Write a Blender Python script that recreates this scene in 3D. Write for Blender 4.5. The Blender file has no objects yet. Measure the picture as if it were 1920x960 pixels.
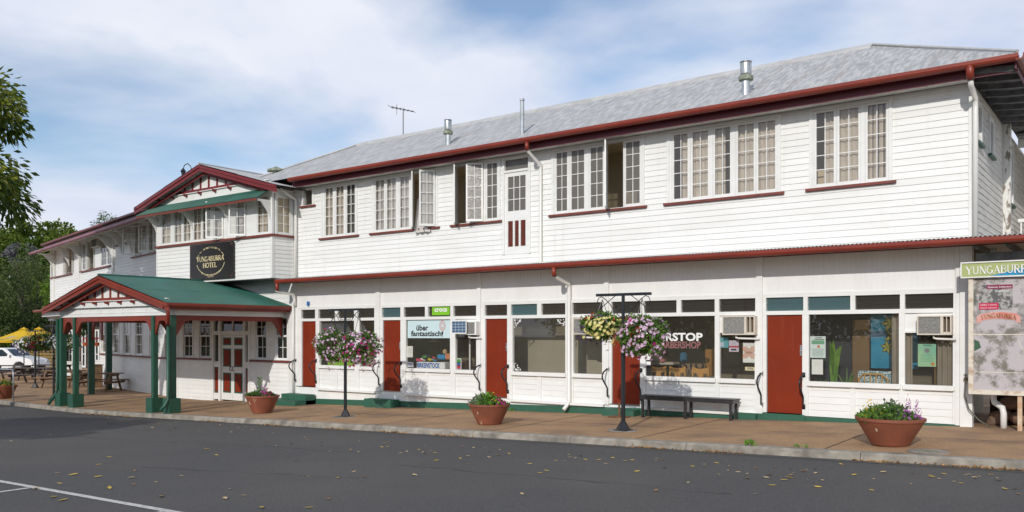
import bpy, bmesh, math, random
from mathutils import Vector, Matrix
R = math.radians
rnd = random.Random(7)
C = bpy.context.scene.collection
# ---------------------------------------------------------------- camera, light, sky
YAW = R(37.0); SY, CY = math.sin(YAW), math.cos(YAW)
cam = bpy.data.cameras.new('camera'); co = bpy.data.objects.new('camera', cam); C.objects.link(co)
co.location = (0, 0, 0); co.rotation_euler = (R(90), 0, YAW)
cam.lens = 30.0; cam.sensor_width = 36.0; cam.shift_y = 0.076; cam.clip_start = 0.05; cam.clip_end = 3000
bpy.context.scene.camera = co
ELEV = 26.0; AZX, AZY = 0.30, -1.0            # the sun stands behind the viewer, a little to the right
sun = bpy.data.lights.new('sun', 'SUN'); sun.energy = 2.6; sun.angle = R(0.6); sun.color = (1.0, 0.955, 0.895)
so = bpy.data.objects.new('sun', sun); C.objects.link(so)
sd = Vector((AZX, AZY, 0)).normalized() * math.cos(R(ELEV)) + Vector((0, 0, math.sin(R(ELEV))))
so.rotation_euler = sd.to_track_quat('Z', 'Y').to_euler()
W = bpy.data.worlds.new('World'); bpy.context.scene.world = W; W.use_nodes = True
nt = W.node_tree; nt.nodes.clear()
def wn(t, **k):
    n = nt.nodes.new(t)
    for a, b in k.items(): setattr(n, a, b)
    return n
sky = wn('ShaderNodeTexSky', sky_type='NISHITA', sun_disc=False, sun_elevation=R(ELEV), sun_rotation=math.atan2(AZX, AZY), air_density=1.0, dust_density=0.4, ozone_density=2.5)
bg1 = wn('ShaderNodeBackground'); bg1.inputs[1].default_value = 0.125
nt.links.new(sky.outputs[0], bg1.inputs[0])
bg2 = wn('ShaderNodeBackground'); bg2.inputs[1].default_value = 1.0
tc = wn('ShaderNodeTexCoord'); sep = wn('ShaderNodeSeparateXYZ'); nt.links.new(tc.outputs['Generated'], sep.inputs[0])
mz = wn('ShaderNodeMath', operation='MAXIMUM'); nt.links.new(sep.outputs[2], mz.inputs[0]); mz.inputs[1].default_value = 0.0
az = wn('ShaderNodeMath', operation='ADD'); nt.links.new(mz.outputs[0], az.inputs[0]); az.inputs[1].default_value = 0.22
dv = wn('ShaderNodeVectorMath', operation='DIVIDE'); cmb = wn('ShaderNodeCombineXYZ')
for i in range(3): nt.links.new(az.outputs[0], cmb.inputs[i])
nt.links.new(tc.outputs['Generated'], dv.inputs[0]); nt.links.new(cmb.outputs[0], dv.inputs[1])
mp = wn('ShaderNodeMapping'); nt.links.new(dv.outputs[0], mp.inputs[0]); mp.inputs['Location'].default_value = (3.7, 1.3, 0.4)
n1 = wn('ShaderNodeTexNoise'); n1.inputs['Scale'].default_value = 0.95; n1.inputs['Detail'].default_value = 7; n1.inputs['Roughness'].default_value = 0.5
n1.inputs['Distortion'].default_value = 0.25
nt.links.new(mp.outputs[0], n1.inputs['Vector'])
cr = wn('ShaderNodeValToRGB'); cr.color_ramp.elements[0].position = 0.38; cr.color_ramp.elements[0].color = (0.10,)*3+(1,)
cr.color_ramp.elements[1].position = 0.54; cr.color_ramp.elements[1].color = (0.97,)*3+(1,)
nt.links.new(n1.outputs[0], cr.inputs[0])
n2 = wn('ShaderNodeTexNoise'); n2.inputs['Scale'].default_value = 1.6; n2.inputs['Detail'].default_value = 5
nt.links.new(mp.outputs[0], n2.inputs['Vector'])
cc = wn('ShaderNodeValToRGB'); cc.color_ramp.elements[0].position = 0.3; cc.color_ramp.elements[0].color = (0.60, 0.66, 0.83, 1)
cc.color_ramp.elements[1].position = 0.7; cc.color_ramp.elements[1].color = (0.82, 0.85, 0.93, 1)
nt.links.new(n2.outputs[0], cc.inputs[0]); nt.links.new(cc.outputs[0], bg2.inputs[0])
mx = wn('ShaderNodeMixShader'); nt.links.new(cr.outputs[0], mx.inputs[0]); nt.links.new(bg1.outputs[0], mx.inputs[1]); nt.links.new(bg2.outputs[0], mx.inputs[2])
wo = wn('ShaderNodeOutputWorld'); nt.links.new(mx.outputs[0], wo.inputs[0])
vs = bpy.context.scene.view_settings; vs.view_transform = 'Standard'; vs.look = 'None'; vs.exposure = 0.07; vs.gamma = 1.0; vs.use_curve_mapping = False
# ---------------------------------------------------------------- helpers
def ray(px):
    u = (px - 960) / 1600.0
    return (-SY + u * CY, CY + u * SY)
def at(px, t, z=0.0):
    r = ray(px); return Vector((r[0] * t, r[1] * t, z))
class F:                                          # a vertical wall plane: s along it, d outwards, z up
    def __init__(self, ox, oy, deg=0.0):
        self.o = (ox, oy); self.a = deg; c, s = math.cos(R(deg)), math.sin(R(deg)); self.e = (c, s); self.n = (s, -c)
    def p(self, s, d, z): return (self.o[0] + s * self.e[0] + d * self.n[0], self.o[1] + s * self.e[1] + d * self.n[1], z)
    def hit(self, px, d=0.0):
        r = ray(px); ox = self.o[0] + d * self.n[0]; oy = self.o[1] + d * self.n[1]
        det = -r[0] * self.e[1] + r[1] * self.e[0]
        t = (-ox * self.e[1] + oy * self.e[0]) / det
        s = (r[0] * t - ox) * self.e[0] + (r[1] * t - oy) * self.e[1]
        return s, t
    def s(self, px, d=0.0): return self.hit(px, d)[0]
    def z(self, px, py, d=0.0): return (626 - py) * self.hit(px, d)[1] / 1600.0
    def turned(self, s, d, deg):
        p = self.p(s, d, 0); return F(p[0], p[1], self.a + deg)
def ground_z(x, y=18.0):
    return -1.75 + 0.0265 * (min(max(x, -27.5), 12) + 2.95) - 0.012 * (18 - min(max(y, 13.6), 18))
class MB:
    def __init__(self): self.v = []; self.f = []
    def quad(self, *ps):
        n = len(self.v); self.v += [tuple(p) for p in ps]; self.f.append(tuple(range(n, n + len(ps))))
    def hexa(self, c):
        n = len(self.v); self.v += [tuple(p) for p in c]
        for f in ((0,3,2,1),(4,5,6,7),(0,1,5,4),(1,2,6,5),(2,3,7,6),(3,0,4,7)): self.f.append(tuple(n+i for i in f))
    def box(self, fr, s0, s1, d0, d1, z0, z1):
        if s1 < s0: s0, s1 = s1, s0
        if d1 < d0: d0, d1 = d1, d0
        if z1 < z0: z0, z1 = z1, z0
        P = fr.p
        self.hexa([P(s0,d1,z0),P(s1,d1,z0),P(s1,d0,z0),P(s0,d0,z0),P(s0,d1,z1),P(s1,d1,z1),P(s1,d0,z1),P(s0,d0,z1)])
    def beam(self, p0, p1, w, h, up=(0,0,1)):
        p0 = Vector(p0); p1 = Vector(p1); a = (p1 - p0).normalized(); u = Vector(up); s = a.cross(u)
        if s.length < 1e-4: s = a.cross(Vector((1,0,0)))
        s.normalize(); u = s.cross(a).normalized()
        c = []
        for q in (p0, p1):
            c += [q - s*w/2 - u*h/2, q + s*w/2 - u*h/2, q + s*w/2 + u*h/2, q - s*w/2 + u*h/2]
        n = len(self.v); self.v += [tuple(x) for x in c]
        for f in ((0,1,2,3),(7,6,5,4),(0,4,5,1),(1,5,6,2),(2,6,7,3),(3,7,4,0)): self.f.append(tuple(n+i for i in f))
    def tube(self, pts, r, n=8, cap=True):
        pts = [Vector(p) for p in pts]; m = len(pts); rs = r if isinstance(r, (list, tuple)) else [r] * m
        base = len(self.v); prev = None
        for i, p in enumerate(pts):
            a = (pts[min(i+1, m-1)] - pts[max(i-1, 0)])
            a = a.normalized() if a.length > 1e-6 else Vector((0,0,1))
            if prev is None:
                s = a.cross(Vector((0,0,1)))
                if s.length < 0.05: s = a.cross(Vector((1,0,0)))
            else:
                s = prev - a * prev.dot(a)
                if s.length < 1e-4: s = a.cross(Vector((0.3,0.9,0.1)))
            s.normalize(); prev = s; u = a.cross(s)
            for k in range(n):
                q = 2*math.pi*k/n; self.v.append(tuple(p + (s*math.cos(q) + u*math.sin(q)) * rs[i]))
        for i in range(m-1):
            for k in range(n):
                a0 = base+i*n+k; a1 = base+i*n+(k+1)%n; self.f.append((a0, a1, a1+n, a0+n))
        if cap:
            self.f.append(tuple(base+k for k in reversed(range(n)))); self.f.append(tuple(base+(m-1)*n+k for k in range(n)))
    def lathe(self, c, prof, n=24, sx=1, sy=1):
        base = len(self.v); m = len(prof)
        for (r, z) in prof:
            for k in range(n):
                q = 2*math.pi*k/n; self.v.append((c[0]+r*math.cos(q)*sx, c[1]+r*math.sin(q)*sy, c[2]+z))
        for i in range(m-1):
            for k in range(n):
                a0 = base+i*n+k; a1 = base+i*n+(k+1)%n; self.f.append((a0, a1, a1+n, a0+n))
        if prof[0][0] > 1e-4: self.f.append(tuple(base+k for k in reversed(range(n))))
        if prof[-1][0] > 1e-4: self.f.append(tuple(base+(m-1)*n+k for k in range(n)))
    def poly(self, fr, pts, d0, d1):              # outline (s, z) thickened from d0 to d1
        n = len(self.v); m = len(pts)
        for d in (d0, d1):
            self.v += [fr.p(s, d, z) for s, z in pts]
        self.f.append(tuple(n+i for i in range(m))); self.f.append(tuple(n+m+i for i in reversed(range(m))))
        for i in range(m): j = (i+1) % m; self.f.append((n+i, n+j, n+m+j, n+m+i))
    def build(self, name, mat, parent=None, smooth=False, bevel=0):
        me = bpy.data.meshes.new(name)
        vv = self.v
        if parent is not None:
            o = parent; L = Vector((0,0,0)); ch = []
            while o is not None: ch.append(o); o = o.parent
            inv = Matrix.Identity(4)
            for o in ch[::-1]: inv = inv @ Matrix.LocRotScale(o.location, o.rotation_euler, o.scale)
            inv = inv.inverted(); vv = [inv @ Vector(v) for v in vv]
        me.from_pydata([tuple(v) for v in vv], [], self.f)
        bm = bmesh.new(); bm.from_mesh(me); bmesh.ops.recalc_face_normals(bm, faces=bm.faces)
        if bevel: bmesh.ops.bevel(bm, geom=list(bm.edges), offset=bevel, segments=2, affect='EDGES')
        bm.to_mesh(me); bm.free()
        if smooth:
            for p in me.polygons: p.use_smooth = True
        me.materials.append(mat)
        ob = bpy.data.objects.new(name, me); C.objects.link(ob)
        if parent is not None: ob.parent = parent
        return ob
def tag(o, label, cat, group=None):
    o['label'] = label; o['category'] = cat
    if group: o['group'] = group
    return o
def thing(name, label, cat, loc=(0,0,0), rz=0.0, group=None):
    o = bpy.data.objects.new(name, None); C.objects.link(o); o.location = loc; o.rotation_euler = (0,0,rz); o.empty_display_size = 0.3
    return tag(o, label, cat, group)
def struct(o, kind='structure'): o['kind'] = kind; return o
def dup(o, parent=None):
    c = o.copy(); C.objects.link(c)
    if parent is not None: c.parent = parent
    for ch in list(o.children): dup(ch, c)
    return c
# ---------------------------------------------------------------- materials
def mat(name, col, rough=0.6, col2=None, scale=4.0, vscale=None, detail=4, bump=0.0, bscale=None, metal=0.0, lo=0.35, hi=0.65, spec=0.5, island=0.0, trans=0.0, emit=None, col3=None, sc3=0.5, lo3=0.5, hi3=0.7, fac3=1.0, vs3=None):
    m = bpy.data.materials.new(name); m.use_nodes = True; t = m.node_tree; b = t.nodes['Principled BSDF']
    b.inputs['Roughness'].default_value = rough; b.inputs['Metallic'].default_value = metal; b.inputs['Specular IOR Level'].default_value = spec
    b.inputs['Base Color'].default_value = (*col, 1)
    tcn = t.nodes.new('ShaderNodeTexCoord'); geo = t.nodes.new('ShaderNodeNewGeometry'); src = geo.outputs['Position']
    if vscale:
        mp = t.nodes.new('ShaderNodeMapping'); mp.inputs['Scale'].default_value = vscale; t.links.new(src, mp.inputs[0]); vec = mp.outputs[0]
    else: vec = src
    last = None
    if col2 is not None:
        n = t.nodes.new('ShaderNodeTexNoise'); n.inputs['Scale'].default_value = scale; n.inputs['Detail'].default_value = detail; n.inputs['Roughness'].default_value = 0.6
        t.links.new(vec, n.inputs['Vector'])
        r = t.nodes.new('ShaderNodeMapRange'); r.inputs[1].default_value = lo; r.inputs[2].default_value = hi; t.links.new(n.outputs[0], r.inputs[0])
        mi = t.nodes.new('ShaderNodeMix'); mi.data_type = 'RGBA'; mi.inputs[6].default_value = (*col, 1); mi.inputs[7].default_value = (*col2, 1)
        t.links.new(r.outputs[0], mi.inputs[0]); last = mi.outputs[2]
    if col3 is not None:
        n = t.nodes.new('ShaderNodeTexNoise'); n.inputs['Scale'].default_value = sc3; n.inputs['Detail'].default_value = 5
        if vs3: m3 = t.nodes.new('ShaderNodeMapping'); m3.inputs['Scale'].default_value = vs3; t.links.new(src, m3.inputs[0]); t.links.new(m3.outputs[0], n.inputs['Vector'])
        else: t.links.new(src, n.inputs['Vector'])
        r = t.nodes.new('ShaderNodeMapRange'); r.inputs[1].default_value = lo3; r.inputs[2].default_value = hi3; r.inputs[4].default_value = fac3; t.links.new(n.outputs[0], r.inputs[0])
        mi = t.nodes.new('ShaderNodeMix'); mi.data_type = 'RGBA'; mi.inputs[6].default_value = (*col, 1); mi.inputs[7].default_value = (*col3, 1)
        if last: t.links.new(last, mi.inputs[6])
        t.links.new(r.outputs[0], mi.inputs[0]); last = mi.outputs[2]
    if island:
        hs = t.nodes.new('ShaderNodeHueSaturation'); r = t.nodes.new('ShaderNodeMapRange'); r.inputs[3].default_value = 1 - island; r.inputs[4].default_value = 1 + island
        t.links.new(geo.outputs['Random Per Island'], r.inputs[0]); t.links.new(r.outputs[0], hs.inputs['Value'])
        r2 = t.nodes.new('ShaderNodeMapRange'); r2.inputs[3].default_value = 0.5 + island*0.05; r2.inputs[4].default_value = 0.5 - island*0.05
        t.links.new(geo.outputs['Random Per Island'], r2.inputs[0]); t.links.new(r2.outputs[0], hs.inputs['Hue'])
        if last: t.links.new(last, hs.inputs['Color'])
        else: hs.inputs['Color'].default_value = (*col, 1)
        last = hs.outputs[0]
    if last: t.links.new(last, b.inputs['Base Color'])
    if bump:
        n = t.nodes.new('ShaderNodeTexNoise'); n.inputs['Scale'].default_value = bscale or scale*6; n.inputs['Detail'].default_value = 5; t.links.new(src, n.inputs['Vector'])
        bn = t.nodes.new('ShaderNodeBump'); bn.inputs['Strength'].default_value = bump; bn.inputs['Distance'].default_value = 0.02; t.links.new(n.outputs[0], bn.inputs['Height']); t.links.new(bn.outputs[0], b.inputs['Normal'])
    if trans:
        tr = t.nodes.new('ShaderNodeBsdfTranslucent'); ms = t.nodes.new('ShaderNodeMixShader'); ms.inputs[0].default_value = trans
        if last: t.links.new(last, tr.inputs[0])
        else: tr.inputs[0].default_value = (*col, 1)
        out = t.nodes['Material Output']; t.links.new(b.outputs[0], ms.inputs[1]); t.links.new(tr.outputs[0], ms.inputs[2]); t.links.new(ms.outputs[0], out.inputs[0])
    if emit:
        b.inputs['Emission Color'].default_value = (*emit[0], 1); b.inputs['Emission Strength'].default_value = emit[1]
    return m
def glass(name, tint=(0.9,0.92,0.92), rough=0.0, diff=0.0, dcol=(0.3,0.3,0.3), bump=0.0, spec=1.0):
    m = bpy.data.materials.new(name); m.use_nodes = True; t = m.node_tree; t.nodes.clear()
    out = t.nodes.new('ShaderNodeOutputMaterial'); tr = t.nodes.new('ShaderNodeBsdfTransparent'); tr.inputs[0].default_value = (*tint, 1)
    gl = t.nodes.new('ShaderNodeBsdfGlossy'); gl.inputs['Roughness'].default_value = rough; gl.inputs[0].default_value = (spec, spec, spec, 1)
    geo = t.nodes.new('ShaderNodeNewGeometry'); dt = t.nodes.new('ShaderNodeVectorMath'); dt.operation = 'DOT_PRODUCT'; t.links.new(geo.outputs['Normal'], dt.inputs[0]); t.links.new(geo.outputs['Incoming'], dt.inputs[1])
    ab = t.nodes.new('ShaderNodeMath'); ab.operation = 'ABSOLUTE'; t.links.new(dt.outputs['Value'], ab.inputs[0]); sb = t.nodes.new('ShaderNodeMath'); sb.operation = 'SUBTRACT'; sb.inputs[0].default_value = 1.0; t.links.new(ab.outputs[0], sb.inputs[1])
    pw = t.nodes.new('ShaderNodeMath'); pw.operation = 'POWER'; pw.inputs[1].default_value = 5.0; t.links.new(sb.outputs[0], pw.inputs[0]); ma = t.nodes.new('ShaderNodeMath'); ma.operation = 'MULTIPLY_ADD'; ma.inputs[1].default_value = 0.92; ma.inputs[2].default_value = 0.07; t.links.new(pw.outputs[0], ma.inputs[0])
    m1 = t.nodes.new('ShaderNodeMixShader'); t.links.new(ma.outputs[0], m1.inputs[0])
    base = tr
    if diff:
        df = t.nodes.new('ShaderNodeBsdfDiffuse'); df.inputs[0].default_value = (*dcol, 1); m0 = t.nodes.new('ShaderNodeMixShader'); m0.inputs[0].default_value = diff
        t.links.new(tr.outputs[0], m0.inputs[1]); t.links.new(df.outputs[0], m0.inputs[2]); base = m0
    t.links.new(base.outputs[0], m1.inputs[1]); t.links.new(gl.outputs[0], m1.inputs[2]); t.links.new(m1.outputs[0], out.inputs[0])
    if bump:
        g = t.nodes.new('ShaderNodeNewGeometry'); n = t.nodes.new('ShaderNodeTexNoise'); n.inputs['Scale'].default_value = 30; t.links.new(g.outputs['Position'], n.inputs['Vector'])
        bn = t.nodes.new('ShaderNodeBump'); bn.inputs['Strength'].default_value = bump; bn.inputs['Distance'].default_value = 0.01; t.links.new(n.outputs[0], bn.inputs['Height'])
        t.links.new(bn.outputs[0], gl.inputs['Normal'])
        if diff: t.links.new(bn.outputs[0], df.inputs['Normal'])
    return m
M = {}
M['white'] = mat('white_paint', (0.80,0.80,0.78), 0.45, (0.74,0.74,0.71), 1.3, vscale=(1,1,3))
M['boards'] = mat('white_weatherboard_paint', (0.82,0.82,0.80), 0.5, (0.77,0.765,0.735), 0.9, vscale=(0.6,0.6,4), col3=(0.56,0.54,0.48), sc3=1.0, lo3=0.55, hi3=0.80, fac3=0.32, vs3=(4.5,4.5,0.35), island=0.03)
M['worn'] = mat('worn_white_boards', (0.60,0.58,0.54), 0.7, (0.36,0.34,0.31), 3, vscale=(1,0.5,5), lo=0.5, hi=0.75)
M['panel'] = mat('white_battened_sheet', (0.81,0.805,0.785), 0.55, (0.76,0.755,0.73), 1.0, vscale=(2,1,0.6))
M['soffit'] = mat('soffit_paint', (0.74,0.74,0.71), 0.6, (0.66,0.66,0.62), 2)
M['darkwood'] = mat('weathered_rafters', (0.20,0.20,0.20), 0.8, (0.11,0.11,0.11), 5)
M['red'] = mat('oxide_red_paint', (0.24,0.035,0.016), 0.4, (0.19,0.027,0.015), 1.5)
M['maroon'] = mat('maroon_gable_paint', (0.20,0.030,0.034), 0.4, (0.16,0.025,0.03), 1.5)
M['sill'] = mat('red_sill_paint', (0.21,0.045,0.03), 0.5, (0.14,0.04,0.03), 4)
M['doorred'] = mat('red_door_paint', (0.215,0.026,0.007), 0.6, (0.185,0.023,0.007), 1.2, spec=0.2, col3=(0.25,0.055,0.03), sc3=1.0, lo3=0.55, hi3=0.8, fac3=0.6, vs3=(5,5,1.2))
M['green'] = mat('dark_green_paint', (0.020,0.092,0.058), 0.45, (0.016,0.074,0.046), 2, col3=(0.055,0.10,0.07), sc3=3, lo3=0.58, hi3=0.75, fac3=0.5)
M['step'] = mat('green_concrete_paint', (0.025,0.105,0.065), 0.6, (0.05,0.12,0.085), 6, lo=0.5, hi=0.8, bump=0.2)
M['groof'] = mat('green_roof_sheet', (0.030,0.098,0.078), 0.42, (0.042,0.125,0.085), 1.2, vscale=(1,1,1), col3=(0.035,0.14,0.11), sc3=0.7, metal=0.0)
M['zinc'] = mat('weathered_zinc_roof', (0.31,0.315,0.32), 0.6, (0.46,0.46,0.45), 2.4, vscale=(6,1.1,1.1), detail=9, lo=0.44, hi=0.58, col3=(0.25,0.20,0.16), sc3=1.0, lo3=0.56, hi3=0.72, fac3=0.45, vs3=(3.2,0.35,0.35), spec=0.3)
M['metal'] = mat('galvanised_flue', (0.62,0.63,0.63), 0.32, (0.42,0.43,0.42), 4, metal=0.8)
M['mossmetal'] = mat('mossy_flue_collar', (0.13,0.16,0.09), 0.7, (0.35,0.36,0.3), 12)
M['pipe'] = mat('cream_downpipe', (0.76,0.75,0.71), 0.4)
M['black'] = mat('black_iron_paint', (0.012,0.014,0.018), 0.38)
M['benchb'] = mat('black_bench_paint', (0.022,0.021,0.023), 0.35, (0.035,0.033,0.032), 8)
M['pot'] = mat('terracotta_planter_paint', (0.27,0.085,0.045), 0.55, (0.20,0.065,0.038), 3, bump=0.15, bscale=60, col3=(0.33,0.16,0.10), sc3=4, lo3=0.62, hi3=0.72)
M['soil'] = mat('potting_soil', (0.05,0.032,0.02), 0.95, bump=0.5, bscale=40, col2=(0.09,0.06,0.04), scale=20)
M['glass'] = glass('shop_glass', (0.90,0.91,0.88), 0.0, 0.07, (0.32,0.29,0.24))
M['transom'] = glass('transom_glass', (0.50,0.48,0.42), 0.05, 0.25, (0.16,0.145,0.12))
M['teal'] = glass('teal_obscure_glass', (0.2,0.3,0.3), 0.2, 0.7, (0.10,0.18,0.19), bump=0.5)
M['pane'] = glass('casement_glass', (0.92,0.91,0.88), 0.02, 0.10, (0.30,0.28,0.25))
M['obscure'] = glass('obscure_casement_glass', (0.35,0.33,0.29), 0.25, 0.62, (0.20,0.18,0.155), bump=1.0)
M['darkpane'] = glass('ground_floor_glass', (0.45,0.45,0.42), 0.02, 0.15, (0.10,0.10,0.09))
M['room'] = mat('dim_room_paint', (0.78,0.68,0.50), 0.9, (0.72,0.62,0.45), 1)
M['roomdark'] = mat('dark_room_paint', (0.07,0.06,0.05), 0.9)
M['curtain'] = mat('beige_curtain', (0.78,0.70,0.60), 0.9, (0.66,0.59,0.50), 6, vscale=(3,3,0.7), trans=0.2)
M['net'] = mat('pale_net_curtain', (0.80,0.77,0.74), 0.9, (0.68,0.65,0.63), 5, vscale=(3,3,0.6), trans=0.25)
M['floor'] = mat('shop_floor', (0.16,0.12,0.09), 0.6)
# ---------------------------------------------------------------- ground, road, kerb
GX = [-400,-220,-150,-110,-80,-60,-45,-36,-30,-27.5,-24,-20,-16,-12,-8,-4,0,4,8,12,16,30,60,120,250]
def sheet(name, ys, zf, m, xs=GX, kind='structure'):
    mb = MB()
    for i in range(len(xs)-1):
        for j in range(len(ys)-1):
            mb.quad(*[(x, y, zf(x, y)) for x, y in ((xs[i],ys[j]),(xs[i+1],ys[j]),(xs[i+1],ys[j+1]),(xs[i],ys[j+1]))])
    o = mb.build(name, m); 
    bm = bmesh.new(); bm.from_mesh(o.data); bmesh.ops.remove_doubles(bm, verts=bm.verts, dist=1e-4); bmesh.ops.recalc_face_normals(bm, faces=bm.faces); bm.to_mesh(o.data); bm.free()
    return struct(o, kind)
M['asphalt'] = mat('asphalt', (0.055,0.053,0.053), 0.9, (0.100,0.096,0.093), 38, detail=6, bump=0.8, bscale=70, col3=(0.105,0.096,0.085), sc3=0.3, lo3=0.42, hi3=0.68, fac3=0.65)
M['pave'] = mat('exposed_aggregate_paving', (0.45,0.28,0.145), 0.85, (0.28,0.17,0.09), 30, detail=6, bump=0.35, bscale=90, col3=(0.19,0.125,0.085), sc3=1.1, lo3=0.45, hi3=0.68, fac3=0.75)
M['kerb'] = mat('kerb_concrete', (0.34,0.31,0.26), 0.85, (0.19,0.17,0.14), 4, detail=8, bump=0.3, bscale=30, col3=(0.11,0.10,0.085), sc3=2.2, lo3=0.5, hi3=0.75, fac3=0.8)
M['grass'] = mat('mown_grass', (0.05,0.085,0.02), 0.9, (0.08,0.10,0.03), 3, bump=0.4)
M['line'] = mat('worn_road_paint', (0.55,0.54,0.50), 0.7, (0.16,0.155,0.15), 22, detail=6, lo=0.5, hi=0.72)
KB, KF = 13.85, 13.66
def road_z(x, y): return ground_z(x, 13.6) - 0.125 + 0.012 * max(0, min(13.66 - y, 6)) - 0.0
sheet('road', [-30,-14,-5,0,4,8,11,KF], road_z, M['asphalt'])
sheet('pavement', [KB,15,18,18.4,24,32,40], lambda x, y: ground_z(x, y), M['pave'], xs=[x for x in GX if x >= -60 and x <= 60])
sheet('ground', [-500,-200,-80,-30.0], lambda x, y: ground_z(x, 13.6)-0.05, M['grass'])
def far_z(x, y): return ground_z(x, 18) - 0.10
sheet('ground', [KB,24,40,70,120,250,600], far_z, mat('dry_lawn', (0.085,0.085,0.045), 0.9, (0.06,0.075,0.03), 1.5))
# kerb: a real step with a rounded nose, joints cut every few metres
mb = MB(); x = -70.0
while x < 26:
    L = 2.4 if (int(x*7) % 3) else 2.9; x1 = x + L - 0.012
    zz = lambda X, o: ground_z(X, 13.75) + o
    prof = [(KB, 0.002), (KF+0.035, 0.0), (KF, -0.03), (KF-0.02, -0.14)]
    for a, b in zip(prof, prof[1:]):
        mb.quad((x, a[0], zz(x,a[1])), (x1, a[0], zz(x1,a[1])), (x1, b[0], zz(x1,b[1])), (x, b[0], zz(x,b[1])))
    for X in (x, x1): mb.quad((X,KB,zz(X,0.002)),(X,KF+0.035,zz(X,0)),(X,KF,zz(X,-0.03)),(X,KF-0.02,zz(X,-0.14)),(X,KB,zz(X,-0.2)))
    x += L
struct(mb.build('kerb', M['kerb']))
mb = MB()                                         # concrete gutter channel let into the road edge
for i in range(len(GX)-1):
    a, b = GX[i], GX[i+1]
    if a < -110 or b > 60: continue
    mb.quad((a,13.40,road_z(a,13.4)+0.004),(b,13.40,road_z(b,13.4)+0.004),(b,13.645,road_z(b,13.6)+0.005),(a,13.645,road_z(a,13.6)+0.005))
struct(mb.build('road_gutter', mat('gutter_concrete', (0.085,0.08,0.072), 0.85, (0.055,0.052,0.05), 9, detail=7, bump=0.3)))
mb = MB()
for (x0, x1, y0, y1) in ((-40,2.5,5.34,5.44), (-12.30,-12.20,0.4,5.33), (-15.6,-15.5,0.4,5.33), (-9.0,-8.9,0.4,5.33), (-18.9,-18.8,0.4,5.33)):
    n = max(1, int((x1-x0)/4))
    for i in range(n):
        a = x0+(x1-x0)*i/n; b = x0+(x1-x0)*(i+1)/n
        mb.quad(*[(X, Y, road_z(X, Y)+0.005) for X, Y in ((a,y0),(b,y0),(b,y1),(a,y1))])
struct(mb.build('road_marking', M['line']))
mb = MB()                                         # tooled joints of the paving, shallow dark strips of sealant
for X in (-0.9, -4.2, -7.6, -11.0, -14.4, -17.8, -21.2, -24.6, -28.0, -31.4):
    for j in range(4):
        a, b = KB + j*1.03, KB + (j+1)*1.03
        mb.quad(*[(x, y, ground_z(x,y)+0.004) for x, y in ((X-0.013,a),(X+0.013,a),(X+0.013,b),(X-0.013,b))])
for a, b in zip([x for x in GX if -36<=x<=12], [x for x in GX if -36<=x<=12][1:]):
    mb.quad(*[(x, y, ground_z(x,y)+0.0045) for x, y in ((a,15.9),(b,15.9),(b,15.915),(a,15.915))])
struct(mb.build('paving_joint', mat('joint_dirt', (0.07,0.045,0.03), 0.9)))
mb = MB()                                         # hairline cracks and sealed patches of the road
for (x, y, n, sx, sy) in ((-4.4,7.8,22,0.10,-0.10),(-9.5,9.5,26,0.22,0.02),(-14,7.2,20,0.25,0.05),(-6.0,5.0,14,0.05,-0.12),(-20,9.4,30,0.3,0.03)):
    for i in range(n):
        x1, y1 = x+sx+rnd.uniform(-.06,.06), y+sy+rnd.uniform(-.07,.07); w = rnd.uniform(0.003,0.009)
        mb.quad(*[(a, b, road_z(a,b)+0.004) for a, b in ((x,y-w),(x1,y1-w),(x1,y1+w),(x,y+w))]); x, y = x1, y1
struct(mb.build('road_crack', mat('crack_dirt', (0.018,0.017,0.016), 0.95)))
# ---------------------------------------------------------------- wall, window and roof builders
def split_holes(s0, s1, holes):
    xs = sorted({s0, s1, *[h[0] for h in holes if s0 < h[0] < s1], *[h[1] for h in holes if s0 < h[1] < s1]})
    return list(zip(xs, xs[1:]))
def free_z(a, b, z0, z1, holes):
    m = (a+b)/2; segs = [(z0, z1)]
    for h in holes:
        if h[0] < m < h[1]:
            out = []
            for (p, q) in segs:
                if h[3] <= p or h[2] >= q: out.append((p, q)); continue
                if h[2] > p: out.append((p, h[2]))
                if h[3] < q: out.append((h[3], q))
            segs = out
    return segs
def boards(mb, fr, s0, s1, z0, z1, holes=(), pitch=0.132, lap=0.014, d=0.0, zref=0.0):
    for a, b in split_holes(s0, s1, holes):
        for p, q in free_z(a, b, z0, z1, holes):
            k = math.floor((p - zref) / pitch)
            while zref + k*pitch < q - 1e-6:
                za, zb = zref + k*pitch, zref + (k+1)*pitch; u, v = max(za, p), min(zb, q)
                if v - u > 1e-4:
                    du = d + lap*(1-(u-za)/pitch); dv_ = d + lap*(1-(v-za)/pitch)
                    mb.quad(fr.p(a,du,u), fr.p(b,du,u), fr.p(b,dv_,v), fr.p(a,dv_,v))
                    mb.quad(fr.p(a,d,u), fr.p(b,d,u), fr.p(b,du,u), fr.p(a,du,u))
                k += 1
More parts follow.
